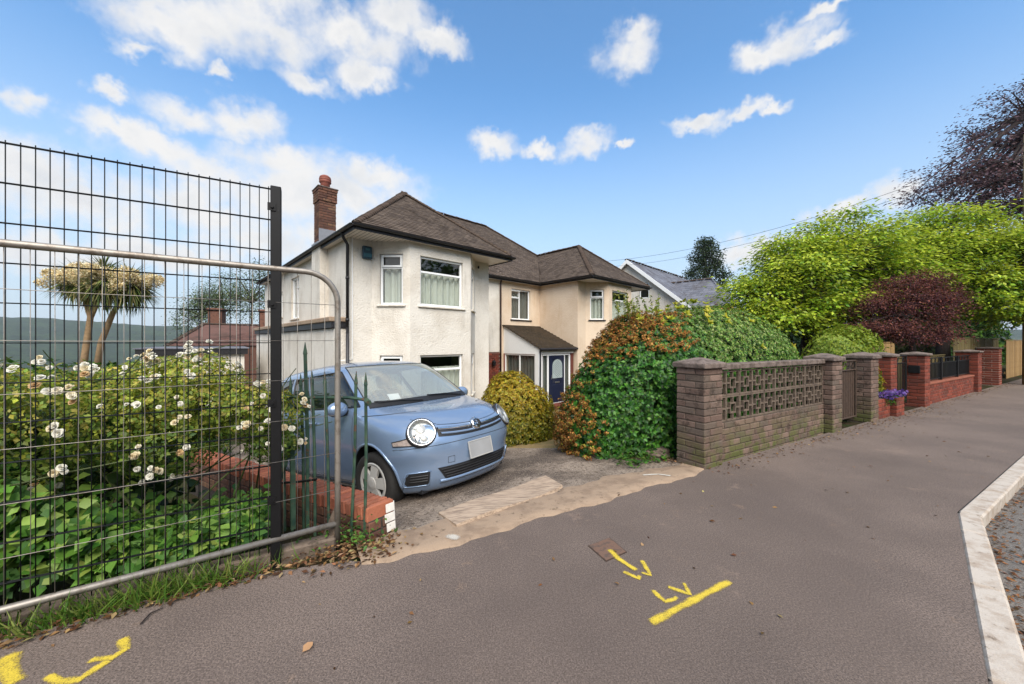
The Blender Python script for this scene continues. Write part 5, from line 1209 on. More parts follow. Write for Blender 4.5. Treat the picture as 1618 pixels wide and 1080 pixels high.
    for sg in (-1, 1):
        mb = MB(); rows = [[fpt(sg * y, z, .005) for y in np.linspace(.565, .725 - (.02 if k in (0, 4) else 0), 8)] for k, z in enumerate(np.linspace(.272, .392, 5))]; mb.grid(rows); fg = B(mb, 'fog_recess', dark, rt, True)
        for z in (.310, .335, .360): mb = MB(); rows = [[fpt(sg * y, z + q, o_) for y in np.linspace(.58, .70, 8)] for q, o_ in ((-.006, .005), (0, .014), (.006, .005))]; mb.grid(rows); B(mb, 'fog_slat', dark, fg, True)
        mb = MB(); bd = [fpt(sg * y, .266, .006) for y in np.linspace(.56, .72, 7)] + [fpt(sg * .738, .33, .006)] + [fpt(sg * y, .398, .006) for y in np.linspace(.72, .56, 7)]; mb.tube(bd, .006, 5, closed=True); B(mb, 'fog_surround', paint, fg, True)
    Mp = Matrix.Translation(fpt(.0, .515, .018)) @ Matrix.Rotation(R(-6), 4, 'Y'); mb = MB(); mb.cbox((-.006, -.165, -.083), (.006, .165, .083), .004, Mp); pt = B(mb, 'number_plate', plain('blank_plate', lin(178, 178, 178, .7), .4, .2, .1, 4), rt)
    mb = MB(); 
    for z in (-.083, .083): mb.box((-.002, -.168, z - .004), (.010, .168, z + .004), Mp)
    for y in (-.165, .165): mb.box((-.002, y - .004, -.083), (.010, y + .004, .083), Mp)
    B(mb, 'plate_frame', silver, pt)
    mb = MB(); p0 = [fpt(y, z, .0015) for y, z in ((-.40, .44), (-.33, .44), (-.33, .50), (-.40, .50))]; mb.tube(p0, .0022, 4, closed=True); B(mb, 'towing_cover', dark)
    mb = MB(); mb.tube([fpt(y, .634, .0005) for y in np.linspace(-.80, .80, 40)], .0028, 4); mb.tube([fpt(y, .792 + .07 * (abs(y) / .5) ** 2 * .6, .0005) for y in np.linspace(-.44, .44, 24)], .003, 4)
    for sg in (-1, 1):
        mb.tube([fpt(sg * y, .83 + (y - .44) * .42, .0005) for y in np.linspace(.44, .60, 6)] + [Vector((x, sg * (sy(x, .965) + .0005) , .965 + .012 * (.35 - x))) for x in np.linspace(.30, -.15, 8)], .003, 4)
        for x0 in (-.62 + .30, -1.42, -2.28): mb.tube([Vector((x0 - .10 * max(0, (z - .95)), sg * (sy(x0 - .10 * max(0, (z - .95)), z) + .0006), z)) for z in np.linspace(.26, 1.06, 16)], .0028, 4)
        mb.tube([Vector((x, sg * (sy(x, .27) + .0008), .27)) for x in np.linspace(-.40, -2.3, 16)], .003, 4)
    B(mb, 'panel_gap', dark)
    mb = MB()
    for sg in (-1, 1): mb.tube([Vector((x, sg * (sy(x, .235) + .004), .235)) for x in np.linspace(-.38, -2.32, 16)], [.012] * 16, 6)
    B(mb, 'sill_trim', dark)
    for sg in (-1, 1):      # arch lips, handles, mirrors, wheels
        for x in (0, -2.7):
            mb = MB(); pts = []
            for a in np.linspace(R(-12), R(192), 28):
                q = Vector((x + .372 * math.cos(a), 0, .32 + .372 * math.sin(a)));
                if q.z < .22: continue
                q.y = sg * (sy(q.x, q.z) - .004); pts.append(q)
            mb.tube(pts, .016, 6); B(mb, 'wheel_arch', paint, rt, True)
            Mw = Matrix.Translation(Vector((x, sg * .755, .30))) @ Matrix.Rotation(R(-90 * sg), 4, 'X')
            if x == 0: Mw = Matrix.Translation(Vector((x, sg * .755, .30))) @ Matrix.Rotation(R(7), 4, 'Z') @ Matrix.Rotation(R(-90 * sg), 4, 'X')
            mb = MB(); mb.lathe([(.185, -.12), (.25, -.13), (.29, -.115), (.302, -.08), (.303, 0), (.302, .045), (.294, .070), (.265, .085), (.225, .082), (.195, .070), (.19, -.05)], 48, Mw); wl = B(mb, 'wheel', rubber, rt, True)
            mb = MB(); mb.lathe([(.195, .066), (.203, .074), (.192, .080), (.170, .074), (.168, .066)], 40, Mw)
            for k in range(5):
                Mk = Mw @ Matrix.Rotation(k * 2 * math.pi / 5, 4, 'Z'); w0, w1 = .042, .060
                mb.add([Mk @ Vector(p) for p in ((.035, -w0, .088), (.035, w0, .088), (.175, w1, .074), (.175, -w1, .074), (.035, -w0, .06), (.035, w0, .06), (.175, w1, .05), (.175, -w1, .05))], [(0, 3, 2, 1), (0, 4, 7, 3), (1, 2, 6, 5), (2, 3, 7, 6)])
            mb.lathe([(.062, .08), (.060, .092), (.035, .098), (0, .098)], 24, Mw); B(mb, 'hubcap', silver, wl)
            mb = MB(); mb.lathe([(.185, .052), (.10, .04), (0, .04)], 32, Mw); B(mb, 'brake_shadow_plate', dark, wl)
        mb = MB(); mc = Vector((-.46, sg * .92, 1.065)); bm = bmesh.new(); bmesh.ops.create_uvsphere(bm, u_segments=20, v_segments=12, radius=1)
        for v in bm.verts: v.co = Vector((v.co.x * (.075 if v.co.x > 0 else .035), v.co.y * .115, v.co.z * .085)) + mc
        me_ = bpy.data.meshes.new('door_mirror'); bm.to_mesh(me_); bm.free(); me_.materials.append(paint); me_.polygons.foreach_set('use_smooth', [True] * len(me_.polygons)); mo = put(bpy.data.objects.new('door_mirror', me_), rt, CM.copy())
        mb = MB(); mb.tube([Vector((-.49, sg * .78, 1.03)), Vector((-.47, sg * .85, 1.01)), Vector((-.46, sg * .94, 1.0))], [.04, .028, .03], 8); B(mb, 'mirror_arm', dark, mo, True)
        for x in (-1.30, -2.18):
            mb = MB(); mb.tube([Vector((x + .09, sg * (.845), .90)), Vector((x + .06, sg * .872, .905)), Vector((x - .06, sg * .872, .905)), Vector((x - .09, sg * .845, .90))], .014, 8); B(mb, 'door_handle', paint, rt, True)
    # underbody keeps the light out
    mb = MB(); mb.box((-3.0, -.6, .17), (.5, .6, .22)); B(mb, 'underbody', dark)
build_car()
# ------------------------------------------------------------------ neighbouring buildings
def white_neighbour():
    a = R(45); ru = Vector((math.cos(a), math.sin(a), 0)); rv = Vector((-math.sin(a), math.cos(a), 0)); pk = Vector((7.61, 24, 0))
    rt = root('gabled_house', (8.5, 24.5, -1), 'white gabled house with grey slate roof and dormer wing behind the beige house', 'house')
    Q = lambda u, v, z: pk + ru * u + rv * v + Vector((0, 0, z)); zr, ze, hw = 6.74, 3.6, 3.75
    mb = MB(); hole = (4.5, 5.15, 4.15, 5.15)
    A = Q(0, hw, 0); B_ = Q(0, -hw, 0); _, d, n = wall(mb, A, B_, -1.5, ze, []); 
    # gable triangle with the window opening cut as a grid of pieces
    P = lambda x, z: A + d * x + Vector((0, 0, z)); top = lambda x: ze + (zr - ze) * (1 - abs(x - hw) / hw)
    xs = sorted({0, hw, 2 * hw, hole[0], hole[1]})
    for x0, x1 in zip(xs[:-1], xs[1:]):
        if abs(x0 - hole[0]) < 1e-6: mb.quad(P(x0, ze), P(x1, ze), P(x1, hole[2]), P(x0, hole[2])); mb.quad(P(x0, hole[3]), P(x1, hole[3]), P(x1, top(x1)), P(x0, top(x0)))
        else: mb.add([P(x0, ze), P(x1, ze), P(x1, top(x1)), P(x0, top(x0))], [(0, 1, 2, 3)])
    wall(mb, B_, Q(10, -hw, 0), -1.5, ze)
    wall(mb, Q(1.4, -hw, 0), Q(1.4, -hw - 1.6, 0), -1.5, ze - .1); wall(mb, Q(1.4, -hw - 1.6, 0), Q(5, -hw - 1.6, 0), -1.5, ze - .1)
    mb.build('wall', M['stucco'], rt); window(rt, A, d, n, hole, inset=.03, fr=.07, label='small gable window')
    mb = MB(); main = [Q(-.25, -hw - .2, ze - .17), Q(10, -hw - .2, ze - .17), Q(10, 0, zr), Q(-.25, 0, zr)]; plane(mb, main); plane(mb, [Q(-.25, hw + .2, ze - .17), Q(10, hw + .2, ze - .17), Q(10, 0, zr), Q(-.25, 0, zr)])
    wz = 5.44; v0 = -hw + (zr - wz) * 0; vr0 = -(zr - wz) / (zr - ze) * hw; vend = vr0 - 2.46; wu = 3.2; eu0, eu1 = 1.2, 5.2; ze2 = ze - .1
    wl = [Q(eu0, vr0 - 2.1 , ze2), Q(eu0, -hw - 1.8, ze2), Q(wu, vend, wz), Q(wu, vr0, wz)]
    wl = [Q(eu0, -hw, ze2), Q(eu0, -hw - 1.8, ze2), Q(wu, -hw - .3, wz), Q(wu, vr0, wz)]
    we = [Q(eu0, -hw - 1.8, ze2), Q(eu1, -hw - 1.8, ze2), Q(wu, -hw - .3, wz)]; plane(mb, wl); plane(mb, we); ro = mb.build('roof', M['slate'], rt)
    mb = MB(); tiles(mb, main, .22, .3, .012, 3); tiles(mb, wl, .22, .3, .012, 4); tiles(mb, we, .22, .3, .012, 5); t = mb.build('slates', M['slate'], ro); t['kind'] = 'stuff'
    mb = MB()
    for sg in (-1, 1): mb.add([Q(-.27, 0, zr + .02), Q(-.27, sg * (hw + .25), ze - .20), Q(-.27, sg * (hw + .25), ze - .46), Q(-.27, 0, zr - .24), Q(-.2, 0, zr + .02), Q(-.2, sg * (hw + .25), ze - .20), Q(-.2, sg * (hw + .25), ze - .46), Q(-.2, 0, zr - .24)], [(0, 1, 2, 3), (7, 6, 5, 4), (0, 4, 5, 1), (3, 2, 6, 7)])
    mb.build('bargeboard', M['upvc'], rt)
    run_tiles('ridge_tile', RID, ro, Q(-.25, 0, zr), Q(9.5, 0, zr), .45, 1.3); run_tiles('ridge_tile', RID, ro, Q(wu, -hw - .3, wz), Q(wu, vr0, wz), .45, 1.1)
    mb = MB(); mb.tube([Q(eu0 - .06, -hw, ze2 - .03), Q(eu0 - .06, -hw - 1.85, ze2 - .03)], .06, 6); mb.tube([Q(eu0 + .1, -hw - 1.7, ze2), Q(eu0 + .1, -hw - 1.7, -1)], .045, 6); mb.build('gutter', M['fascia'], rt)
white_neighbour()
def red_roof_house():
    rt = root('red_roofed_house', PX(370, 560, 24), 'low brick house with red tiled hipped roof and square chimneys seen through the fence', 'house')
    Y = 24; P = lambda x, y, Y_: PX(x, y, Y_)
    zr = P(0, 512, 24).z; ze = P(0, 546, 21).z
    e0 = P(262, 545, 20); e0.z = ze; e1 = P(470, 545, 23); e1.z = ze; r0 = P(322, 508, 23.5); r0.z = zr; r1 = P(470, 512, 27); r1.z = zr
    mb = MB(); pl = [e0, e1, r1, r0]; plane(mb, pl); bl = Vector((-4, 7, 0)); pl2 = [e0 + Vector((-3.5, 6.5, 0)), e0, r0]; plane(mb, pl2); ro = mb.build('roof', M['redroof'], rt)
    mb = MB(); tiles(mb, pl, .16, .24, .025, 6); tiles(mb, pl2, .16, .24, .025, 7); t = mb.build('roof_tiles', M['redroof'], ro); t['kind'] = 'stuff'
    run_tiles('hip_tile', BON, ro, e0, r0, .22, 1.2); run_tiles('ridge_tile', RID, ro, r0, r1, .34, 1.2)
    mb = MB(); wall(mb, e0 + Vector((.4, .3, 0)), e1 + Vector((.4, .3, 0)), -6, ze); wall(mb, e0 + Vector((-3, 6.5, 0)), e0 + Vector((.4, .3, 0)), -6, ze); mb.build('wall', M['brick_chim'], rt)
    for (x, y, w, h) in ((343, 497, 18, 20), (420, 500, 14, 22)):
        c = P(x, y + h / 2, 24.5); a = w / F * 24.5; mb = MB(); mb.cbox((-a / 2, -a / 2, -1.2), (a / 2, a / 2, h / F * 24.5), .03, Matrix.Translation(c) @ Matrix.Rotation(R(20), 4, 'Z')); mb.cbox((-a / 2 - .06, -a / 2 - .06, h / F * 24.5 - .2), (a / 2 + .06, a / 2 + .06, h / F * 24.5 - .02), .02, Matrix.Translation(c) @ Matrix.Rotation(R(20), 4, 'Z')); mb.build('chimney', M['brick_chim'], rt)
red_roof_house()
def garage():
    c = PX(300, 553, 12.5); rt = root('flat_garage', (c.x, c.y, -1.3), 'flat grey roofed garage with dark fascia below the red roofed house', 'garage')
    Mg = Matrix.Translation(Vector((c.x, c.y, 0))) @ Matrix.Rotation(R(38), 4, 'Z'); z = c.z + .06
    mb = MB(); mb.box((-1.2, 0, -2), (1.5, 4.5, z - .2), Mg); mb.build('wall', M['stucco'], rt); mb = MB(); mb.cbox((-1.35, -.15, z - .02), (1.65, 4.6, z + .02), .005, Mg); mb.build('roof', M['slate'], rt); mb = MB(); mb.box((-1.3, -.12, z - .22), (1.6, 4.5, z - .021), Mg); mb.build('fascia', M['fascia'], rt)
garage()
# ------------------------------------------------------------------ foliage
TL = {  # leaf outlines: x across, y along, z out of plane
 'leaf': (np.array([(0, 0, 0), (-.26, .42, .06), (0, 1, -.04), (.26, .42, .06), (0, .45, -.03)]), [(0, 4, 2, 1), (0, 3, 2, 4)]),
 'oval': (np.array([(0, 0, 0), (-.34, .35, .07), (-.28, .72, .05), (0, 1, -.06), (.28, .72, .05), (.34, .35, .07), (0, .5, -.04)]), [(0, 6, 2, 1), (6, 3, 2), (0, 5, 4, 6), (6, 4, 3)]),
 'broad': (np.array([(0, 0, 0), (-.40, .14, .05), (-.50, .46, .08), (-.30, .78, .03), (0, 1.05, -.12), (.30, .78, .03), (.50, .46, .08), (.40, .14, .05), (0, .5, -.04)]), [(0, 8, 2, 1), (8, 4, 3, 2), (0, 7, 6, 8), (8, 6, 5, 4)]),
 'blade': (np.array([(-.5, 0, 0), (.5, 0, 0), (.42, .5, .05), (-.42, .5, .05), (0, 1, -.25)]), [(0, 1, 2, 3), (3, 2, 4)]),
 'bit': (np.array([(-.5, -.5, 0), (.5, -.4, .1), (.4, .5, 0), (-.5, .5, .15)]), [(0, 1, 2, 3)]),
}
def nz_(v): return v / np.maximum(np.linalg.norm(v, axis=1, keepdims=True), 1e-9)
def leaves(name, pos, nrm, dirv, size, col, tmpl, mat, parent=None, wscale=1.0, mw=None):
    tv, tf = TL[tmpl]; N = len(pos); nrm = nz_(np.asarray(nrm, float)); Y = np.asarray(dirv, float); Y = Y - nrm * (Y * nrm).sum(1, keepdims=True); Y = nz_(Y + 1e-6); X = np.cross(Y, nrm)
    size = np.broadcast_to(np.asarray(size, float), (N,))[:, None, None]; ws = np.broadcast_to(np.asarray(wscale, float), (N,))[:, None, None]
    V = pos[:, None, :] + size * (ws * tv[None, :, 0, None] * X[:, None, :] + tv[None, :, 1, None] * Y[:, None, :] + tv[None, :, 2, None] * nrm[:, None, :])
    k = len(tv); V = V.reshape(-1, 3).astype(np.float32)
    lt = np.array([len(f) for f in tf]); flat = np.concatenate([np.array(f) for f in tf]); loops = (flat[None, :] + np.arange(N)[:, None] * k).ravel(); tot = np.tile(lt, N); st = np.concatenate([[0], np.cumsum(tot)[:-1]])
    me = bpy.data.meshes.new(name); me.vertices.add(len(V)); me.vertices.foreach_set('co', V.ravel()); me.loops.add(len(loops)); me.loops.foreach_set('vertex_index', loops.astype(np.int32))
    me.polygons.add(len(tot)); me.polygons.foreach_set('loop_start', st.astype(np.int32)); me.polygons.foreach_set('loop_total', tot.astype(np.int32)); me.update(calc_edges=True)
    c = np.ones((N, k, 4), np.float32); c[:, :, :3] = np.asarray(col)[:, None, :]; at = me.color_attributes.new('Col', 'FLOAT_COLOR', 'POINT'); at.data.foreach_set('color', c.ravel())
    me.materials.append(M[mat] if isinstance(mat, str) else mat)
    o = bpy.data.objects.new(name, me); put(o, parent, mw); return o
def rv(n): v = rng.normal(size=(n, 3)); return nz_(v)
def pal(n, cols, jit=.18, w=None):
    c = np.array(cols, float); i = rng.choice(len(c), n, p=w); r = c[i] * (1 + rng.normal(0, jit, (n, 1))) * (1 + rng.normal(0, jit * .35, (n, 3))); return np.clip(r, .004, 1)
def lump(p, f, seed=0):
    r = np.random.default_rng(seed); o = np.zeros(len(p))
    for i in range(6):
        d = r.normal(size=3); d /= np.linalg.norm(d); o += np.sin(p @ d * f * (1 + .35 * i) + r.uniform(0, 6.28)) / (1 + .3 * i)
    return o / 3
def shell(n, rad, p=2.5, q=2.5, lo=.8, hi=1.0, lumpf=3, lumpk=.06, seed=1, zlo=0.0):
    "points near the surface of a lumpy superellipsoid (upper part from zlo), with outward normals; local coordinates"
    out = []; nr = []; got = 0; rad = np.array(rad, float)
    while got < n:
        P = rng.uniform(-1.08, 1.08, (n * 3, 3)); P[:, 2] = rng.uniform(zlo, 1.08, n * 3); A = np.abs(P) + 1e-6
        Fv = ((A[:, 0] ** p + A[:, 1] ** p) ** (q / p) + A[:, 2] ** q) ** (1 / q); Fv = Fv * (1 + lumpk * lump(P * rad, lumpf, seed))
        u = lo + (hi - lo) * rng.uniform(0, 1, n * 3) ** .6
        ok = (Fv < hi) & (Fv > lo); P = P[ok]; A = A[ok]
        pl = (A[:, 0] ** p + A[:, 1] ** p); g = np.stack([pl ** (q / p - 1) * A[:, 0] ** (p - 1) * np.sign(P[:, 0]) / rad[0], pl ** (q / p - 1) * A[:, 1] ** (p - 1) * np.sign(P[:, 1]) / rad[1], A[:, 2] ** (q - 1) * np.sign(P[:, 2]) / rad[2]], 1)
        out.append(P * rad); nr.append(nz_(g)); got += len(P)
    return np.concatenate(out)[:n], np.concatenate(nr)[:n]
def rot_z(v, a): c, s_ = math.cos(a), math.sin(a); return np.stack([v[:, 0] * c - v[:, 1] * s_, v[:, 0] * s_ + v[:, 1] * c, v[:, 2]], 1)
def rosettes(P, Nn, k, tilt=.55):
    "k leaves fanned round each shoot tip"
    n = len(P); N2 = np.repeat(Nn, k, 0); t = nz_(np.cross(Nn, rv(n))); b = np.cross(Nn, t); a = (np.tile(np.arange(k), n) * 2 * math.pi / k + np.repeat(rng.uniform(0, 6.28, n), k) + rng.normal(0, .25, n * k))[:, None]
    rad = np.repeat(t, k, 0) * np.cos(a) + np.repeat(b, k, 0) * np.sin(a); tl = np.clip(rng.normal(tilt, .22, (n * k, 1)), .05, 1.2)
    return np.repeat(P, k, 0) + rad * .006, nz_(N2 * np.cos(tl) - rad * np.sin(tl) * .6 + .22 * rv(n * k)), nz_(rad * np.cos(tl * .9) + N2 * np.sin(tl * .9))
def branches(mb, base, tips, r0, mid=None, n=6, wob=.12):
    for tp_ in tips:
        base_ = Vector(base); tp = Vector(tp_); k = 7; path = []
        m_ = base_.lerp(tp, .45) + Vector((0, 0, (tp - base_).length * .16)); off = Vector(rv(1)[0]) * wob * (tp - base_).length * .35
        for t in np.linspace(0, 1, k): path.append(base_ * (1 - t) ** 2 + (m_ + off) * 2 * t * (1 - t) + tp * t * t)
        mb.tube(path, [max(.006, r0 * (1 - .88 * t)) for t in np.linspace(0, 1, k)], n, cap=False)
def tree(name, label, cat, base, trunk, lobes, nclump, per, size, cr, cols, leafmat='leaf', tmpl='leaf', bark='bark', tr=.14, limbs=16, group=None, flat=.55, shellmin=.45, droop=0.0, wts=None, up=.9, tipcol=None, jit=.18, sub=3):
    rt = root(name, base, label, cat, group); base = Vector(base); tops = [Vector(t) for t in trunk]
    mb = MB(); path = [base - Vector((0, 0, .3))] + tops; mb.tube(path, [tr * 1.25] + [tr * (1 - .55 * (i + 1) / len(tops)) for i in range(len(tops))], 12, cap=False)
    vol = np.array([l[1][0] * l[1][1] * l[1][2] for l in lobes]) ** .8; w = vol / vol.sum(); idx = rng.choice(len(lobes), nclump, p=w)
    C = np.array([l[0] for l in lobes])[idx]; Rd = np.array([l[1] for l in lobes])[idx]; dv = rv(nclump); dv[:, 2] = np.where(dv[:, 2] < -.45, -dv[:, 2] * .5, dv[:, 2]); rr = (shellmin ** 3 + (1 - shellmin ** 3) * rng.uniform(0, 1, (nclump, 1))) ** (1 / 3)
    cl = C + dv * Rd * rr * (1 + .16 * lump(C + dv * Rd, 1.7, 3)[:, None])
    sel = rng.choice(nclump, min(limbs, nclump), replace=False); branches(mb, tops[-1], cl[sel], tr * .55)
    if len(tops) > 1: 
        s2 = rng.choice(nclump, max(3, limbs // 2), replace=False); branches(mb, tops[len(tops) // 2], cl[s2], tr * .45)
    # twigs
    for i in rng.choice(nclump, min(nclump, limbs * sub), replace=False):
        j = sel[np.argmin(((cl[sel] - cl[i]) ** 2).sum(1))]; branches(mb, cl[j], [cl[i]], tr * .14, n=4)
    mb.build('trunk', M[bark], rt, True)
    n = nclump * per; cc = np.repeat(cl, per, 0); dd = np.repeat(dv, per, 0); g = rng.normal(0, 1, (n, 3)) * np.array([1, 1, flat]) * cr * .55; P = cc + g
    P[:, 2] -= droop * (g[:, 0] ** 2 + g[:, 1] ** 2) / max(cr, .01)
    nr = nz_(np.array([0, 0, up]) + .35 * dd + .75 * rv(n)); dr = nz_(g + .35 * rv(n) * cr + np.array([0, 0, -.25 * cr]) + .5 * dd * cr)
    col = pal(n, cols, jit, wts) * (1 + .27 * np.repeat(rng.normal(0, 1, nclump), per)[:, None]).clip(.5, 1.6)
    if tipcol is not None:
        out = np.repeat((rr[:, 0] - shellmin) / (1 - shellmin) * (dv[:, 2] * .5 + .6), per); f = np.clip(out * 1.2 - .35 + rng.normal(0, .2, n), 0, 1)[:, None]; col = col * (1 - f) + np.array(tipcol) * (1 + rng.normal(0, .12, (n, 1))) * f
    cr_o = leaves('crown', P, nr, dr, size * rng.uniform(.7, 1.25, n), np.clip(col, .004, 1), tmpl, leafmat, rt); return rt
# palettes (real leaf colours)
GR = [lin(62, 104, 34, .62), lin(86, 130, 42, .62), lin(48, 84, 30, .6), lin(110, 148, 58, .6)]
YG = [lin(186, 196, 40, .62), lin(150, 176, 38, .6), lin(206, 208, 60, .62), lin(118, 152, 36, .6)]
PUR = [lin(112, 66, 70, .6), lin(90, 54, 62, .58), lin(150, 92, 74, .6), lin(76, 48, 56, .56)]
BEE = [lin(122, 96, 102, .6), lin(98, 76, 84, .58), lin(142, 110, 110, .6)]
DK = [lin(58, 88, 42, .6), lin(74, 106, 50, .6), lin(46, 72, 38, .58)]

# ---- the great hedge behind the screen-block wall
def hedge():
    rt = root('clipped_hedge', SN(1.1, 1.4, -.1), 'huge rounded hedge, glossy green with rusty orange flower heads, between driveway and screen-block wall', 'hedge')
    rad = (2.80, 1.08, 2.04); n = 19000
    def place(P, Nn):
        "shape in the street frame: taller towards the drive, falling towards the gate"
        P = P.copy(); s = P[:, 0]; P[:, 2] *= 1 - .05 * sm(s, .4, 2.8); P[:, 0] = np.where(s > 0, s * 1.34, s); P[:, 1] += .25 * sm(s, 1.2, 2.8)
        loc = np.array(SN(2.10, 1.40, 0)); W = rot_z(P, WA) + loc; W[:, 2] = P[:, 2] - .08; return W, rot_z(Nn, WA)
    P, Nn = shell(n, rad, 2.5, 2.3, .84, 1.0, 2.6, .05, 4, 0.0); keep = (P[:, 1] < 1.0) | (P[:, 2] > 1.0); P, Nn = P[keep], Nn[keep]
    S = P[:, 0] + 2.10; Nd = P[:, 1] + 1.40; Z = P[:, 2]
    var = sm(S, .6, 1.5) * sm(Z, .95, 1.35)        # variegated, smaller-leaved growth on the far top
    k = 7; LP, LN, LD = rosettes(P, Nn, k); v = np.repeat(var, k) + rng.normal(0, .15, len(LP))
    colg = pal(len(LP), [lin(66, 128, 40, .66), lin(48, 100, 34, .62), lin(92, 150, 48, .66), lin(40, 82, 34, .6)], .16); colv = pal(len(LP), [lin(112, 158, 52, .64), lin(156, 186, 78, .64), lin(76, 126, 42, .62), lin(184, 196, 120, .62)], .15)
    f = np.clip(v, 0, 1)[:, None]; col = colg * (1 - f) + colv * f
    W, WN = place(LP, LN); _, WD = place(LP, LD)
    leaves('foliage', W, WN, WD, rng.uniform(.038, .064, len(W)) * (1 - .38 * np.clip(v, 0, 1)), col, 'leaf', 'leaf_gloss', rt, 1.2)['kind'] = 'stuff'
    # inner fill, twiggy and dark-leaved
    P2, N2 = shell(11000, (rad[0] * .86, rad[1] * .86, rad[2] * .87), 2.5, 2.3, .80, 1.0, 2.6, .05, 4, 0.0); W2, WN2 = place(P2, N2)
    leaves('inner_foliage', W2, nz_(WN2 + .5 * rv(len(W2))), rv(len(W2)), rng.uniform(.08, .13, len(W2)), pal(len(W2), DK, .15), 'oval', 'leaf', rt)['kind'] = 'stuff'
    # rusty spent flower heads
    Pf, Nf = shell(11500, rad, 2.5, 2.3, .965, 1.02, 2.6, .05, 4, 0.0); S = Pf[:, 0] + 2.10; Nd = Pf[:, 1] + 1.40; Z = Pf[:, 2]
    nsy = lump(Pf, 2.2, 21) * .5 + lump(Pf, 5.5, 22) * .35
    # thick over the crown towards the drive and down the back of the drive side, thin on the front face
    pr_ = np.clip(1.1 * sm(Z, 1.2, 1.65) * (1 - sm(S, .5, 1.25)) + 1.1 * sm(Nd, .85, 1.6) * (1 - sm(S, .2, 1.0)) * (1 - .6 * sm(Z, .5, .9) * (1 - sm(Z, 1.1, 1.4))) + .02 + nsy * .8 - .2, 0, 1)
    ok = rng.uniform(0, 1, len(Pf)) < pr_ * .92; Pf, Nf = Pf[ok], Nf[ok]; kk = 20; n2 = len(Pf) * kk
    WF, WNF = place(Pf, Nf); nrep = np.repeat(WNF, kk, 0); t = rv(n2); P3 = np.repeat(WF + WNF * .02, kk, 0) + t * np.array([.038, .038, .030]) * rng.uniform(.5, 1, (n2, 1))
    leaves('flower_heads', P3, nz_(nrep + .8 * t), rv(n2), rng.uniform(.011, .022, n2), pal(n2, [lin(178, 118, 56, .6), lin(152, 98, 48, .56), lin(194, 144, 84, .6), lin(128, 92, 50, .54), lin(150, 140, 60, .56)], .24) * np.repeat(rng.normal(1, .18, (len(Pf), 1)), kk, 0).clip(.55, 1.5), 'bit', 'dry', rt)['kind'] = 'stuff'
    # yellow young shoots
    Py, Ny = shell(900, rad, 2.5, 2.3, .97, 1.03, 2.6, .05, 4, 0.3); S = Py[:, 0] + 2.10; Z = Py[:, 2]; ok = (rng.uniform(0, 1, 900) < .45 * sm(Z, 1.55, 1.9) * (1 - sm(S, 1.6, 2.3)) + .012); Py, Ny = Py[ok], Ny[ok]
    A, B_, C_ = rosettes(Py, Ny, 8, .8); W4, WN4 = place(A, B_); _, WD4 = place(A, C_); leaves('young_shoots', W4 + WN4 * .02, WN4, WD4, rng.uniform(.06, .10, len(W4)), pal(len(W4), [lin(206, 204, 50, .65), lin(176, 190, 48, .62), lin(222, 214, 84, .65)], .12), 'leaf', 'leaf', rt)['kind'] = 'stuff'
    # wispy sprigs over the top
    mb = MB(); sp = []; 
    for i in range(60):
        s_, n_ = rng.uniform(.0, 3.6), rng.uniform(.9, 1.9); b = SN(s_, n_, 1.72 - .12 * max(0, s_ - 1)); tp = b + Vector((rng.normal(0, .07), rng.normal(0, .07), rng.uniform(.2, .42))); mb.tube([b, b.lerp(tp, .5) + Vector((.02, 0, 0)), tp], [.004, .003, .0015], 4, cap=False)
        for t in np.linspace(.35, 1, 9): sp.append(b.lerp(tp, t))
    mb.build('sprigs', M['stem'], rt)['kind'] = 'stuff'; sp = np.array(sp); m_ = len(sp) * 3; sp = np.repeat(sp, 3, 0); leaves('sprig_leaves', sp, nz_(rv(m_) + np.array([0, 0, .6])), rv(m_), rng.uniform(.03, .06, m_), pal(m_, [lin(150, 170, 60, .6), lin(120, 140, 50, .6), lin(190, 190, 90, .6)], .15), 'leaf', 'leaf', rt)['kind'] = 'stuff'
hedge()
def bush(name, label, c, rad, ncl, k, size, cols, rotz=0.0, p=2.3, q=2.3, lumpk=.07, tmpl='leaf', mat='leaf', top=None, inner=None, group=None, cat='shrub', zlo=-.1, lo=.75, lumpf=4, wts=None, tilt=.6):
    rt = root(name, c, label, cat, group); P, Nn = shell(ncl, rad, p, q, lo, 1.03, lumpf, lumpk, len(name) + ncl % 17, zlo); A, B_, D = rosettes(P, Nn, k, tilt)
    col = pal(len(A), cols, .17, wts)
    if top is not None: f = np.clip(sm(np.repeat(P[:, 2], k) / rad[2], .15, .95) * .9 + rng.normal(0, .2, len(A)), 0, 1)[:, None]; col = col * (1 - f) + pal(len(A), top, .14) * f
    leaves('foliage', rot_z(A, rotz) + np.array(c), rot_z(B_, rotz), rot_z(D, rotz), size * rng.uniform(.7, 1.3, len(A)), col, tmpl, mat, rt)['kind'] = 'stuff'
    P2, N2 = shell(max(600, ncl // 3), tuple(x * .74 for x in rad), p, q, .6, 1.0, 3, .05, 3, zlo); leaves('inner_foliage', rot_z(P2, rotz) + np.array(c), nz_(rot_z(N2, rotz) + .5 * rv(len(P2))), rv(len(P2)), size * 2.0 * rng.uniform(.8, 1.3, len(P2)), pal(len(P2), inner or DK, .15), 'oval', 'leaf', rt)['kind'] = 'stuff'
    mb = MB(); b0 = Vector(c)
    for i in range(9): a = rng.uniform(0, 6.28); mb.tube([b0 + Vector((.1 * math.cos(a), .1 * math.sin(a), -.15)), b0 + Vector((rad[0] * .35 * math.cos(a), rad[1] * .35 * math.sin(a), rad[2] * .35)), b0 + Vector((rad[0] * .6 * math.cos(a), rad[1] * .6 * math.sin(a), rad[2] * .75))], [.025, .016, .006], 5, cap=False)
    mb.build('stems', M['bark'], rt); return rt
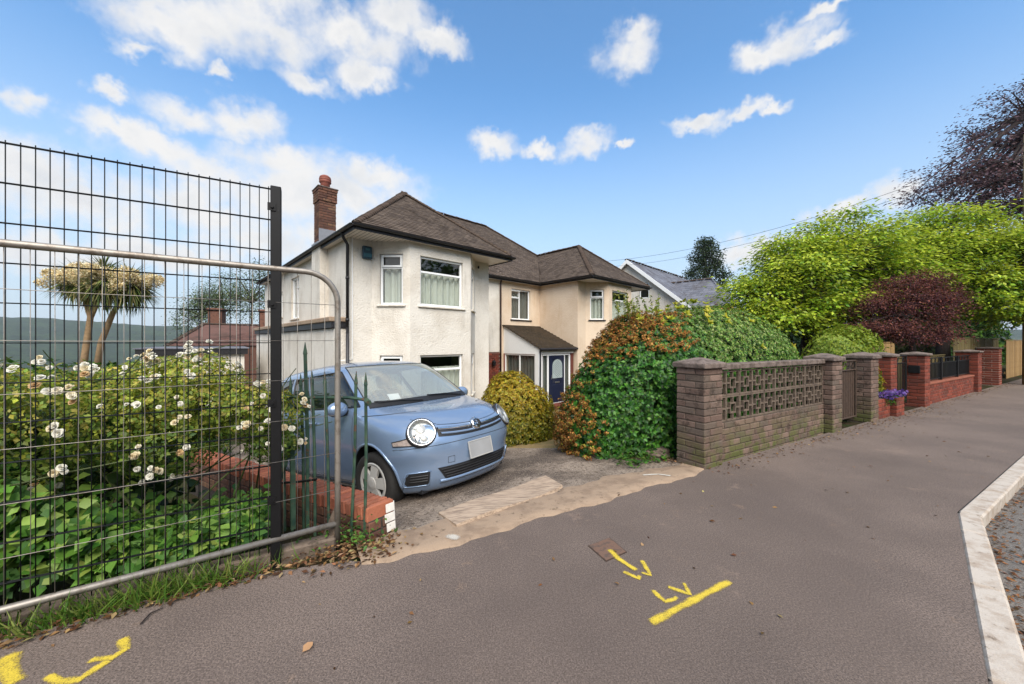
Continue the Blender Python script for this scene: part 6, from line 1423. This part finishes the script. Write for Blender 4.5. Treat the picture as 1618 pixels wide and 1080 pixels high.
# golden round shrub beside the car
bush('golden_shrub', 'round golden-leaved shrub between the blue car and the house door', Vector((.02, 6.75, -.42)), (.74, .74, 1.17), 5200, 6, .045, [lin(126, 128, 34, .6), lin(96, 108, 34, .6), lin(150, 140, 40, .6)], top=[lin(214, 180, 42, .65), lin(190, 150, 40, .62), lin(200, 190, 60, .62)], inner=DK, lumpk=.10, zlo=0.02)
# light green privet beyond the iron gate
bush('privet_hedge', 'bright yellow-green privet hedge behind the brown gate piers', SN(7.5, 1.25, -.1), (1.6, .65, 1.84), 4600, 6, .055, [lin(120, 156, 44, .62), lin(92, 134, 40, .6), lin(150, 176, 56, .62)], WA, 2.6, 2.4, .08, top=[lin(176, 190, 60, .62), lin(150, 176, 52, .62)], cat='hedge', zlo=0.0)
bush('trailing_shrub', 'yellow-tipped shrub spilling between the brown gate pier and red pier', SN(5.75, .42, .25), (.42, .30, .75), 900, 6, .06, [lin(150, 160, 44, .62), lin(96, 124, 40, .6), lin(196, 160, 50, .6)], WA, lumpk=.15, zlo=-.4)
bush('low_shrub', 'small dark green shrub by the porch step', HU(8.9, .3, -1.1), (.4, .3, .45), 500, 6, .06, DK, HA, zlo=0)
# flowers of the brick planter
pf = root('purple_flowers', SN(6.05, .15, .36), 'purple bedding flowers brimming from the low red brick planter', 'flowers')
m_ = 700; q = rng.uniform(-1, 1, (m_, 3)) * np.array([.45, .14, .09]); q[:, 2] = np.abs(q[:, 2]); P = rot_z(q, WA) + np.array(SN(5.95, .08, .36)); leaves('blossom', P, nz_(rv(m_) + np.array([-.3, -.6, .8])), rv(m_), rng.uniform(.03, .05, m_), pal(m_, [lin(120, 92, 170, .65), lin(150, 110, 180, .65), lin(96, 70, 150, .6)], .15), 'broad', 'petal', pf)['kind'] = 'stuff'
m_ = 900; q = rng.uniform(-1, 1, (m_, 3)) * np.array([.45, .15, .10]); P = rot_z(q, WA) + np.array(SN(5.95, .10, .33)); leaves('foliage', P, nz_(rv(m_) + np.array([0, 0, .8])), rv(m_), rng.uniform(.03, .06, m_), pal(m_, GR, .15), 'leaf', 'leaf', pf)['kind'] = 'stuff'

# ---- trees on the right
def L(s, n, z, r): return (tuple(SN(s, n, z)), r)
GTR = 'golden trees behind the red brick boundary'
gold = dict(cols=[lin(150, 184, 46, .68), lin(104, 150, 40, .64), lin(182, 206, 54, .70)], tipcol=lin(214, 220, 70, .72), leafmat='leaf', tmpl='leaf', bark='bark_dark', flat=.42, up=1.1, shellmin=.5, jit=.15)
def PXl(x, y, Y, r): return (tuple(PX(x, y, Y)), r)
tree('golden_tree', 'wide golden-green tree nearest the slate roofed house', 'tree', PX(1275, 565, 11.8), [PX(1275, 500, 11.8), PX(1270, 450, 11.8)],
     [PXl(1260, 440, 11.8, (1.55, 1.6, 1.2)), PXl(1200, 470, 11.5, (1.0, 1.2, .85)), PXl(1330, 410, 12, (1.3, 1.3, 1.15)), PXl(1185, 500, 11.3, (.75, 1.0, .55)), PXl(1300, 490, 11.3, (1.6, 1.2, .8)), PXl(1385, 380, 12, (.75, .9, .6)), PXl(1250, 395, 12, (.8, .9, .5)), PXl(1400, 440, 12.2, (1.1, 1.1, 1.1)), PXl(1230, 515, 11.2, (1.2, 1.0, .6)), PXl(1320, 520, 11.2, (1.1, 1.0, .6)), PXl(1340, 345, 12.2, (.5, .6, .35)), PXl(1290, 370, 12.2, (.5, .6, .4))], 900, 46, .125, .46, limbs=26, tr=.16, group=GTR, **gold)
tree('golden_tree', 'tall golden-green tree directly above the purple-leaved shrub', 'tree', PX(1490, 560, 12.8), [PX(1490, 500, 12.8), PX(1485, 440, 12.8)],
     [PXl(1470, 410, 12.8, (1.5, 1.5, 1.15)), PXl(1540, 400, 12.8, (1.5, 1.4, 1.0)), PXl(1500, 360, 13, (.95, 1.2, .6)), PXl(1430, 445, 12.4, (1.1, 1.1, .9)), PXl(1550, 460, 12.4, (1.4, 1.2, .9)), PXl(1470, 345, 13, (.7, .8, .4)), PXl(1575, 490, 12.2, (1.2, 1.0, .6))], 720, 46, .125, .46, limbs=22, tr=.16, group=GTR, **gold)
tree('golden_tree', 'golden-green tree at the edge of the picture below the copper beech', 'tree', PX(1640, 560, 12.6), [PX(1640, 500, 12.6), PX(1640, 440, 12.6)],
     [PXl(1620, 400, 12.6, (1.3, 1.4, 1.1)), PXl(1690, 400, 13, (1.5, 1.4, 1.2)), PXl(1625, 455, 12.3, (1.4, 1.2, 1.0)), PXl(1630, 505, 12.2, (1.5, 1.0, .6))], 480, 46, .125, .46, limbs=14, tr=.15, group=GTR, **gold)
tree('purple_tree', 'spreading purple-leaved smoke tree behind the red brick gate pier', 'tree', PX(1440, 575, 9.9), [PX(1442, 545, 9.9), PX(1430, 500, 9.9)],
     [PXl(1435, 482, 9.9, (.85, .8, .80)), PXl(1388, 488, 9.8, (.50, .6, .46)), PXl(1482, 482, 9.9, (.55, .6, .62)), PXl(1400, 522, 9.5, (.62, .5, .34)), PXl(1458, 448, 10, (.55, .5, .30)), PXl(1418, 450, 10, (.42, .5, .26)), PXl(1480, 522, 9.6, (.5, .5, .42)), PXl(1362, 520, 9.6, (.28, .35, .20)), PXl(1440, 532, 9.6, (.7, .5, .36))], 400, 62, .052, .25, PUR, 'leaf_matt', 'leaf', 'bark_dark', .09, 22, shellmin=.6, up=.7, tipcol=lin(150, 92, 76, .6))
tree('copper_beech', 'tall dark copper beech rising at the edge of the picture against the sky', 'tree', PX(1680, 545, 27), [PX(1680, 400, 27), PX(1680, 260, 27), PX(1685, 160, 27)],
     [PXl(1660, 270, 27, (5.5, 5.5, 4.0)), PXl(1570, 280, 26, (4.2, 4.2, 2.5)), PXl(1640, 190, 27, (3.8, 4.0, 3.2)), PXl(1520, 300, 25.5, (3.0, 3.5, 1.5)), PXl(1700, 330, 26, (7, 6, 4)), PXl(1580, 330, 25, (5, 4, 1.6)), PXl(1600, 225, 26.5, (2.6, 3.5, 1.7)), PXl(1665, 140, 27, (2.6, 3, 1.7))], 1500, 26, .21, .95, BEE, 'leaf_matt', 'leaf', 'bark_dark', .42, 60, flat=.26, up=1.1, shellmin=.25, sub=5)
def conifer():
    b = PX(1115, 560, 46); rt = root('conifer', b, 'dark dense conifer standing alone behind the slate roofs', 'tree'); zt = PX(0, 372, 46).z
    mb = MB(); mb.tube([b - Vector((0, 0, 1)), Vector((b.x, b.y, zt - 1))], [.45, .08], 10); cl = []
    for i in range(900):
        t = rng.uniform(0, 1) ** .8; z = zt - .3 - t * 11.5; R_ = (.35 + 2.65 * np.sin(min(1, t * 1.35) * 1.57) ** .9) * (1 + .18 * math.sin(z * 2.1) + .1 * rng.normal()); a = rng.uniform(0, 6.283); r_ = R_ * math.sqrt(rng.uniform(.35, 1)); cl.append((b.x + r_ * math.cos(a), b.y + r_ * math.sin(a), z - .12 * r_))
    cl = np.array(cl); branches(mb, Vector((b.x, b.y, zt - 7)), cl[:30], .1); mb.build('trunk', M['bark_dark'], rt); per = 22; n = len(cl) * per; g = rng.normal(0, 1, (n, 3)) * np.array([.32, .32, .2]); P = np.repeat(cl, per, 0) + g
    leaves('crown', P, nz_(rv(n) + np.array([0, 0, .8])), nz_(g + np.array([0, 0, -.2])), rng.uniform(.16, .32, n), pal(n, [lin(62, 84, 52, .55), lin(46, 66, 42, .5), lin(82, 100, 62, .55)], .18), 'leaf', 'leaf_matt', rt)
conifer()
for i, (x, y, Y, r, lab) in enumerate(((318, 500, 34, (2.0, 2, 1.9), 'small drooping birch nearest the red roof ridge'), (352, 482, 36, (2.2, 2, 2.8), 'slender drooping birch between the two chimneys'), (398, 478, 34, (3.2, 2.6, 3.0), 'tallest drooping birch beside the fence post'))):
    c = PX(x, y, Y); tree('birch_tree', lab, 'tree', Vector((c.x, c.y, -5)), [Vector((c.x, c.y, 0)), c], [(tuple(c), r), (tuple(c + Vector((r[0] * .3, 0, r[2] * .75))), (r[0] * .5, r[1] * .5, r[2] * .6))], 150, 34, .17, .6, [lin(110, 130, 84, .6), lin(88, 110, 70, .58), lin(136, 150, 104, .6)], 'leaf', 'leaf', 'bark', .16, 14, 'birches beyond the fence', flat=1.4, droop=.3, shellmin=.3)
tree('background_tree', 'dull green tree standing between the golden trees and the gabled house', 'tree', Vector((20, 19.5, -.5)), [Vector((20, 19.5, 2)), Vector((20, 19.5, 4))], [((20, 19.5, 4.2), (3.6, 3, 2.6)), ((17, 18.5, 3.0), (2.5, 2.2, 1.8)), ((23.5, 20, 3.6), (2.8, 2.4, 2.4))], 420, 30, .26, .8, GR, 'leaf_matt', 'oval', 'bark_dark', .22, 16)
# dark planting behind the right-hand boundary
bush('laurel_hedge', 'dark laurel mass in shade under the golden trees', SN(15, 6.2, -.3), (9.5, 1.3, 2.6), 3400, 5, .24, DK, WA, 3, 2.5, .12, mat='leaf_gloss', tmpl='leaf', cat='hedge', zlo=0, lumpf=1.2)
bush('variegated_shrub', 'cream and green shrub over the mossy timber fence', SN(17.8, 2.7, .2), (1.7, .9, 1.75), 1500, 6, .11, [lin(150, 150, 80, .6), lin(110, 130, 56, .6), lin(186, 160, 110, .6)], WA, lumpk=.2, zlo=0)
bush('green_shrub', 'loose green shrub behind the pale timber fence panel', SN(13.2, 2.9, .1), (1.6, .8, 1.75), 1500, 6, .11, GR, WA, lumpk=.2, zlo=0)
# wood that closes the view between the houses
bush('tree_belt', 'far belt of dull green trees between the houses', Vector((4, 52, -3)), (22, 4, 6.5), 3000, 5, .6, DK, 0, 2.4, 2.2, .2, mat='leaf_matt', cat='trees', zlo=0, lumpf=.6)

# ---- behind the mesh fence: rose bush, brambles, weeds
def rose_bush():
    rt = root('rose_bush', SN(-5.6, 1.5, -.25), 'sprawling white rambling rose bush behind the tall mesh fence', 'rose bush')
    # arching crown made of many overlapping mounds of canes
    mounds = []
    for i in range(24):
        s_ = rng.uniform(-9.0, -4.75); n_ = rng.uniform(1.0, 2.3); mounds.append((s_, n_, rng.uniform(.6, 1.15), rng.uniform(.28, .5)))
    mounds += [(-4.55, 1.0, 1.12, .34), (-4.25, .95, 1.06, .28), (-4.6, .85, .85, .26), (-4.08, .86, 1.0, .26), (-4.0, .82, .80, .17), (-4.8, .95, 1.0, .36), (-5.2, .95, 1.05, .45), (-5.9, 1.0, 1.0, .5), (-6.6, 1.0, 1.05, .5), (-7.3, 1.1, 1.05, .5), (-4.5, 1.1, 1.28, .25), (-4.9, 1.5, 1.15, .35), (-5.7, 1.4, 1.18, .3), (-6.3, 1.4, 1.15, .3)]
    P = []; Nn = []; 
    for (s_, n_, z, r) in mounds:
        k = int(1350 * r); d = rv(k); rr = rng.uniform(.55, 1, (k, 1)) ** .5; q = d * rr * r * np.array([1.15, .95, .8]); P.append(q + np.array([s_, n_, z - .15])); Nn.append(d)
    P = np.concatenate(P); Nn = np.concatenate(Nn); ok = (P[:, 1] > .56) & (P[:, 2] > .25); P, Nn = P[ok], Nn[ok]
    W = rot_z(P, WA) + np.array(SN(0, 0, 0)); NW = rot_z(Nn, WA); A, B_, D = rosettes(W, NW, 5, .5); z = A[:, 2]
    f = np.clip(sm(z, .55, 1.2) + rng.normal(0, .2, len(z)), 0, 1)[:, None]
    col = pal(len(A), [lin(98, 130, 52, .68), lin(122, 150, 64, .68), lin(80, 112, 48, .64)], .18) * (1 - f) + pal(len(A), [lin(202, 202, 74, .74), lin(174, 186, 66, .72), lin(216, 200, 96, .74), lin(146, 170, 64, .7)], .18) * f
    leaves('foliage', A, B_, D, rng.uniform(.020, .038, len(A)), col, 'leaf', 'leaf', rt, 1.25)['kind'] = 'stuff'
    mb = MB()
    for i in range(70):
        s_ = rng.uniform(-8, -4.1); n_ = rng.uniform(.8, 1.9); b = SN(s_, n_, float(gz(s_, n_))); m = random.choice(mounds[8:]); e = SN(m[0] + rng.normal(0, .25), max(.62, m[1] + rng.normal(0, .2)), m[2] + rng.uniform(-.1, .3)); mid = b.lerp(e, .6) + Vector((0, 0, .3)); mb.tube([b * (1 - t) ** 2 + mid * 2 * t * (1 - t) + e * t * t for t in np.linspace(0, 1, 9)], [.009 - .006 * t for t in np.linspace(0, 1, 9)], 5, cap=False)
    mb.build('canes', M['stem'], rt)
    t = MT('rose_petal', .65, 0, .2).base(lin(246, 241, 224, .84)); t.mix(t.rng(t.rand(), .55, .75, 0, .75), lin(246, 226, 176, .8)); t.mix(t.rng(t.rand(), .84, .96, 0, .8), lin(222, 176, 116, .75)); t.val(t.noise(90, 2), .85, 1.05); pet = t.done()
    fl = []
    for sd in range(4):
        mb = MB(); rr_ = random.Random(sd)
        for ring, (cnt, r, tilt, h) in enumerate(((6, .042, .25, 0), (6, .034, .6, .008), (5, .024, .95, .014), (4, .014, 1.3, .016))):
            for j in range(cnt):
                a = 2 * math.pi * (j + .5 * ring) / cnt + rr_.uniform(-.2, .2); ca, sa = math.cos(a), math.sin(a); tl = tilt + rr_.uniform(-.2, .2); w = r * .62
                def pp(x, y): rr2 = x * math.cos(tl); return Vector((rr2 * ca - y * sa, rr2 * sa + y * ca, h + x * math.sin(tl)))
                mb.add([pp(0, -w * .2), pp(0, w * .2), pp(r * .6, w), pp(r, w * .5), pp(r * 1.03, -w * .5), pp(r * .6, -w)], [(0, 1, 2, 5), (5, 2, 3, 4)])
        fl.append(mb.mesh('flower', pet))
    cand = np.where((P[:, 2] > .42) & (P[:, 0] > -7.6) & (P[:, 1] < 1.9))[0]
    # keep the outermost spot of each small patch as it faces the street or the sky
    key = {}
    for i in cand:
        k1 = (0, round(P[i, 0] / .17), round(P[i, 2] / .15)); k2 = (1, round(P[i, 0] / .2), round(P[i, 1] / .2))
        if k1 not in key or P[i, 1] < P[key[k1], 1]: key[k1] = i
        if P[i, 2] > .95 and (k2 not in key or P[i, 2] > P[key[k2], 2]): key[k2] = i
    cand = sorted(set(key.values())); cand = rng.choice(cand, min(len(cand), 150), replace=False); cnt = 0
    for i in cand:
        c = Vector(W[i]) + Vector(NW[i]) * .02 + Vector((WY, -WX, .35)) * .035; d0 = Vector((-.1 - c.x * .12, -c.y * .12 - .25, .45)) + Vector(NW[i]) * .4 + Vector(rv(1)[0]) * .35
        for j in range(random.choice((1, 2, 3, 4, 5))):
            d = (d0 + Vector(rv(1)[0]) * .35).normalized(); o = Vector(rv(1)[0]) * (.055 if j else 0); o.y *= .5
            inst('flower', random.choice(fl), rt, Matrix.Translation(c + o) @ d.to_track_quat('Z', 'Y').to_matrix().to_4x4() @ Matrix.Scale(random.uniform(.32, .62), 4)); cnt += 1
rose_bush()
def undergrowth():
    rt = root('bramble_thicket', SN(-5.8, .8, -.1), 'broad-leaved green brambles filling the ground behind the mesh fence', 'brambles')
    n = 5200; s_ = rng.uniform(-8.5, -4.05, n); n_ = .58 + np.abs(rng.normal(0, .32, n)); top = .62 - .16 * np.sin(s_ * 2.3) - .42 * sm(s_, -4.95, -4.55) + .1 * np.sin(s_ * 7 + 1); top = top + .5 * np.clip(n_ - .9, 0, .6) * (s_ < -4.7); z = rng.uniform(0, 1, n) ** .75 * np.maximum(top, .12) + .02
    P = rot_z(np.stack([s_, n_, z], 1), WA) + np.array(SN(0, 0, 0)); fwd = rot_z(np.tile(np.array([[0, -1.0, 0]]), (n, 1)), WA)
    nr = nz_(fwd * .55 + np.array([0, 0, .75]) + .55 * rv(n)); dr = nz_(fwd * .5 + np.array([0, 0, -.35]) + .7 * rv(n)); br = sm(z, .05, .5)[:, None]
    col = pal(n, [lin(130, 178, 72, .70), lin(98, 150, 58, .68), lin(168, 198, 92, .72), lin(76, 122, 50, .64)], .15)
    leaves('foliage', P, nr, dr, rng.uniform(.045, .105, n), col, 'leaf', 'leaf', rt, rng.uniform(1.2, 1.8, n))['kind'] = 'stuff'
    n = 5200; s_ = rng.uniform(-8.5, -4.72, n); n_ = rng.uniform(1.0, 2.4, n); z = rng.uniform(-.25, .95, n); P = rot_z(np.stack([s_, n_, z], 1), WA) + np.array(SN(0, 0, 0)); leaves('inner_foliage', P, rv(n), rv(n), rng.uniform(.06, .12, n), pal(n, DK, .2), 'oval', 'leaf', rt)['kind'] = 'stuff'
    # nettles and small weeds nearer the gate end
    n = 700; s_ = rng.uniform(-4.9, -4.05, n); n_ = rng.uniform(.56, .95, n); z = rng.uniform(.0, .28, n); P = rot_z(np.stack([s_, n_, z], 1), WA) + np.array(SN(0, 0, 0)); leaves('weeds', P, nz_(rv(n) + np.array([-.3, -.5, .8])), rv(n), rng.uniform(.04, .075, n), pal(n, [lin(120, 160, 60, .62), lin(90, 136, 50, .6)], .15), 'leaf', 'leaf', rt)['kind'] = 'stuff'
undergrowth()
def cordyline():
    b = PX(150, 600, 8.2); b.z = -1.0; rt = root('cabbage_palm', b, 'cabbage palm with forked pale trunks and cream flower plumes behind the rose bush', 'palm tree')
    heads = [PX(128, 450, 8.2), PX(204, 455, 8.0), PX(165, 440, 8.4), PX(168, 452, 7.8)]
    mb = MB()
    for pts, r_ in (([PX(128, 620, 8.2), PX(134, 560, 8.2), PX(143, 500, 8.2), heads[0]], (.07, .06, .052, .05)), ([PX(150, 600, 8.1), PX(160, 540, 8.1), PX(178, 495, 8.05), heads[1]], (.065, .055, .048, .045)), ([PX(143, 500, 8.2), PX(153, 478, 8.35), heads[2]], (.055, .05, .045))): mb.tube(pts, list(r_), 10)
    mb.build('trunk', M['canebark'], rt, True)
    P = []; D = []; S = []; c_ = []
    for h in heads:
        k = 640; d = rv(k); d[:, 2] = d[:, 2] * .8 - .02; d = nz_(d); P.append(np.array(h) + d * .06); D.append(d); S.append(rng.uniform(.40, .62, k))
    P = np.concatenate(P); D = np.concatenate(D); S = np.concatenate(S); n = len(P); side = nz_(np.cross(D, np.array([0, 0, 1.0])) + .01); nr = np.cross(side, D); nr = nz_(nr + .25 * rv(n)); nr[nr[:, 2] < 0] *= -1
    leaves('crown', P, nr, D, S, pal(n, [lin(104, 126, 66, .62), lin(78, 102, 52, .6), lin(150, 158, 88, .62), lin(166, 154, 100, .6)], .15), 'blade', 'leaf_matt', rt, .06)
    pl = []; 
    for h in heads:
        for i in range(11):
            a = 2 * math.pi * i / 11 + rng.uniform(-.2, .2); d = Vector((math.cos(a), math.sin(a), rng.uniform(-.05, .8))).normalized(); base = h + d * .30; tip = h + d * .64 - Vector((0, 0, .02)); k = 900; t = rng.uniform(0, 1, (k, 1)); w = rng.uniform(.5, 1.15, (k, 1)) * .15 * np.sin(np.clip(t * .85 + .2, 0, 1) * 3.14) + .015; pl.append(np.array(base) * (1 - t) + np.array(tip) * t + rv(k) * w)
    P = np.concatenate(pl); n = len(P); leaves('flower_plumes', P, rv(n), rv(n), rng.uniform(.012, .026, n), pal(n, [lin(246, 226, 176, .85), lin(230, 204, 146, .8), lin(250, 238, 204, .85)], .1), 'bit', 'petal', rt)['kind'] = 'stuff'
cordyline()
bush('garden_shrub', 'green shrub mass beyond the rose bush hiding the lower gardens', SN(-9.5, 7, -1.0), (4.5, 1.2, 1.9), 3000, 5, .12, GR + [lin(170, 170, 60, .6)], WA, 2.6, 2.4, .15, cat='shrub', zlo=0, lumpf=1.5)
# ---- grass, litter, small weeds
def litter(name, pts, size, cols, mat='dry', up=1.2, tm='leaf', lab=None):
    P = np.array(pts); n = len(P); o = leaves(name, P + np.array([0, 0, .006]), nz_(rv(n) * .45 + np.array([0, 0, up])), rv(n), size * rng.uniform(.5, 1.4, n), pal(n, cols, .2), tm, mat); o['kind'] = 'stuff'
    if lab: o['label'] = lab
    return o
pts = []
for i in range(1500):
    s_ = rng.uniform(-8.5, -3.25); n_ = .22 + abs(rng.normal(0, .13)) - .06; pts.append(SN(s_, n_, (0 if n_ < .25 else float(gz(s_, n_))) + rng.uniform(0, .012)))
for i in range(420):
    s_ = rng.normal(-3.5, .16); n_ = abs(rng.normal(.28, .16)); pts.append(SN(s_, n_, float(gz(s_, n_)) + .012))
for i in range(900):
    s_ = rng.uniform(.0, 17); n_ = -abs(rng.normal(0, .11)) - .005; pts.append(SN(s_, n_, .002))
for i in range(160): s_ = rng.uniform(3.2, 7.9); n_ = -abs(rng.normal(0, .28)); pts.append(SN(s_, n_, .002))
for i in range(130): s_ = rng.uniform(-6, 12); n_ = rng.uniform(-1.6, .1); pts.append(SN(s_, n_, .002))
for i in range(500): s_ = rng.uniform(-.7, .1); n_ = .42 - s_ * 1.6 + rng.normal(0, .1); pts.append(SN(s_, n_, float(gz(s_, n_)) + .01))
litter('fallen_leaves', pts, .034, [lin(150, 112, 76, .6), lin(120, 84, 56, .55), lin(176, 146, 104, .6), lin(96, 70, 50, .5)], lab='scattered dry brown leaves along the fence and walls')
pts = []
for i in range(1700):
    s_ = rng.uniform(-2.2, 9); n_ = kn(s_) - .135 - abs(rng.normal(0, .09)); pts.append(SN(s_, n_, -.095))
litter('gutter_leaves', pts, .03, [lin(168, 116, 74, .6), lin(140, 92, 60, .55), lin(110, 80, 56, .55)], lab='brown leaf litter in the gutter beside the kerb')
pts = []; dr = []; 
for i in range(1150):
    s_ = rng.normal(-4.55, .28) if rng.uniform() < .8 else rng.uniform(-8, -4.05); n_ = rng.uniform(.20, .46); pts.append(SN(s_, n_, float(gz(s_, n_)) - .01))
P = np.array(pts); n = len(P); D = nz_(rv(n) * .6 + np.array([.1, -.25, 1.0])); o = leaves('grass', P, nz_(np.cross(D, rv(n))), D, rng.uniform(.06, .19, n), pal(n, [lin(120, 156, 56, .62), lin(96, 136, 48, .6), lin(156, 172, 84, .6)], .15), 'blade', 'leaf', None, .05); o['kind'] = 'stuff'
pts = []
for (x, y, k, sp) in ((545, 838, 60, .07), (560, 850, 50, .06), (590, 858, 30, .06), (560, 862, 24, .05), (500, 860, 40, .06)):
    c = GP(x, y)
    for i in range(k): pts.append(c + Vector((rng.normal(0, sp), rng.normal(0, sp), abs(rng.normal(0, .06)) + gxy(c.x, c.y) + .02)))
litter('weeds', pts, .036, [lin(116, 160, 66, .62), lin(86, 130, 50, .6), lin(70, 110, 46, .6)], 'leaf', .7, 'leaf', 'ivy and small weeds round the end of the brick wall')
pts = [SN(rng.uniform(-.6, .02), .45 + rng.uniform(0, .35), float(gz(-.2, .5)) + abs(rng.normal(0, .05))) for i in range(240)]
litter('hedge_weeds', pts, .05, [lin(96, 140, 50, .6), lin(70, 112, 44, .6)], 'leaf', .8, 'oval', 'low weeds at the foot of the hedge')
# twigs and single big leaves on the pavement
for k, (x, y, lab) in enumerate(((478, 1034, 'single pale brown dead leaf lying alone on the pavement'), (1040, 857, 'small curled tan leaf on the pavement by the cover'))):
    if k: continue
    P = np.array([GP(x, y)]) + np.array([0, 0, .012]); o = leaves('dead_leaf', P, np.array([[.15, -.2, 1]]), np.array([[.4, 1, 0.2]]), .055, np.array([lin(206, 160, 118, .65)]), 'oval', 'dry'); tag(o, lab, 'leaf')
mb = MB(); mb.tube([GP(222, 988) + Vector((0, 0, .008)), GP(238, 972) + Vector((0, 0, .012)), GP(258, 962) + Vector((0, 0, .008))], [.004, .004, .002], 5); tag(mb.build('twig', M['bark_dark']), 'thin dark twig lying on the pavement near the temporary fence', 'twig')

# ---- planting across the road behind the viewer, mirrored in the windows and the car
for x, y, r, lab in ((11, -9, (5, 4, 8.5), 'big leafy tree across the road behind the viewer'), (23, -10, (5.5, 4, 9.5), 'big leafy tree across the road facing the red brick wall'), (1, -13, (5, 4, 8), 'big leafy tree across the road facing the driveway'), (30, 2.5, (5.5, 5, 10.5), 'big leafy tree across the road far along the pavement'), (40, 8.5, (5.5, 5, 11), 'farthest big leafy tree across the road')):
    bush('roadside_tree', lab, Vector((x, y, -.3)), r, 1000, 5, .55, GR, 0, 2.2, 2.2, .18, mat='leaf_matt', cat='tree', zlo=.05, lumpf=.9, group='trees across the road')
bush('roadside_shrub', 'broad green mass at the end of the boundary under the copper beech', SN(31, 4.2, -.3), (9, 2.4, 4.2), 2600, 5, .30, GR + DK, WA, 2.5, 2.4, .15, mat='leaf_matt', cat='shrub', zlo=0, lumpf=1.0)

# ---- the air: faint summer haze over the valley
mb = MB(); mb.box((-4300, -4300, -95), (4300, 4300, 95)); hz_m = bpy.data.materials.new('summer_haze'); hz_m.use_nodes = True; nt = hz_m.node_tree; nt.nodes.clear()
o_ = nt.nodes.new('ShaderNodeOutputMaterial'); v_ = nt.nodes.new('ShaderNodeVolumePrincipled'); v_.inputs['Density'].default_value = .0002; v_.inputs['Color'].default_value = (.86, .92, 1, 1); v_.inputs['Anisotropy'].default_value = .2; nt.links.new(v_.outputs[0], o_.inputs['Volume'])
hzo = mb.build('haze', hz_m); hzo['kind'] = 'stuff'
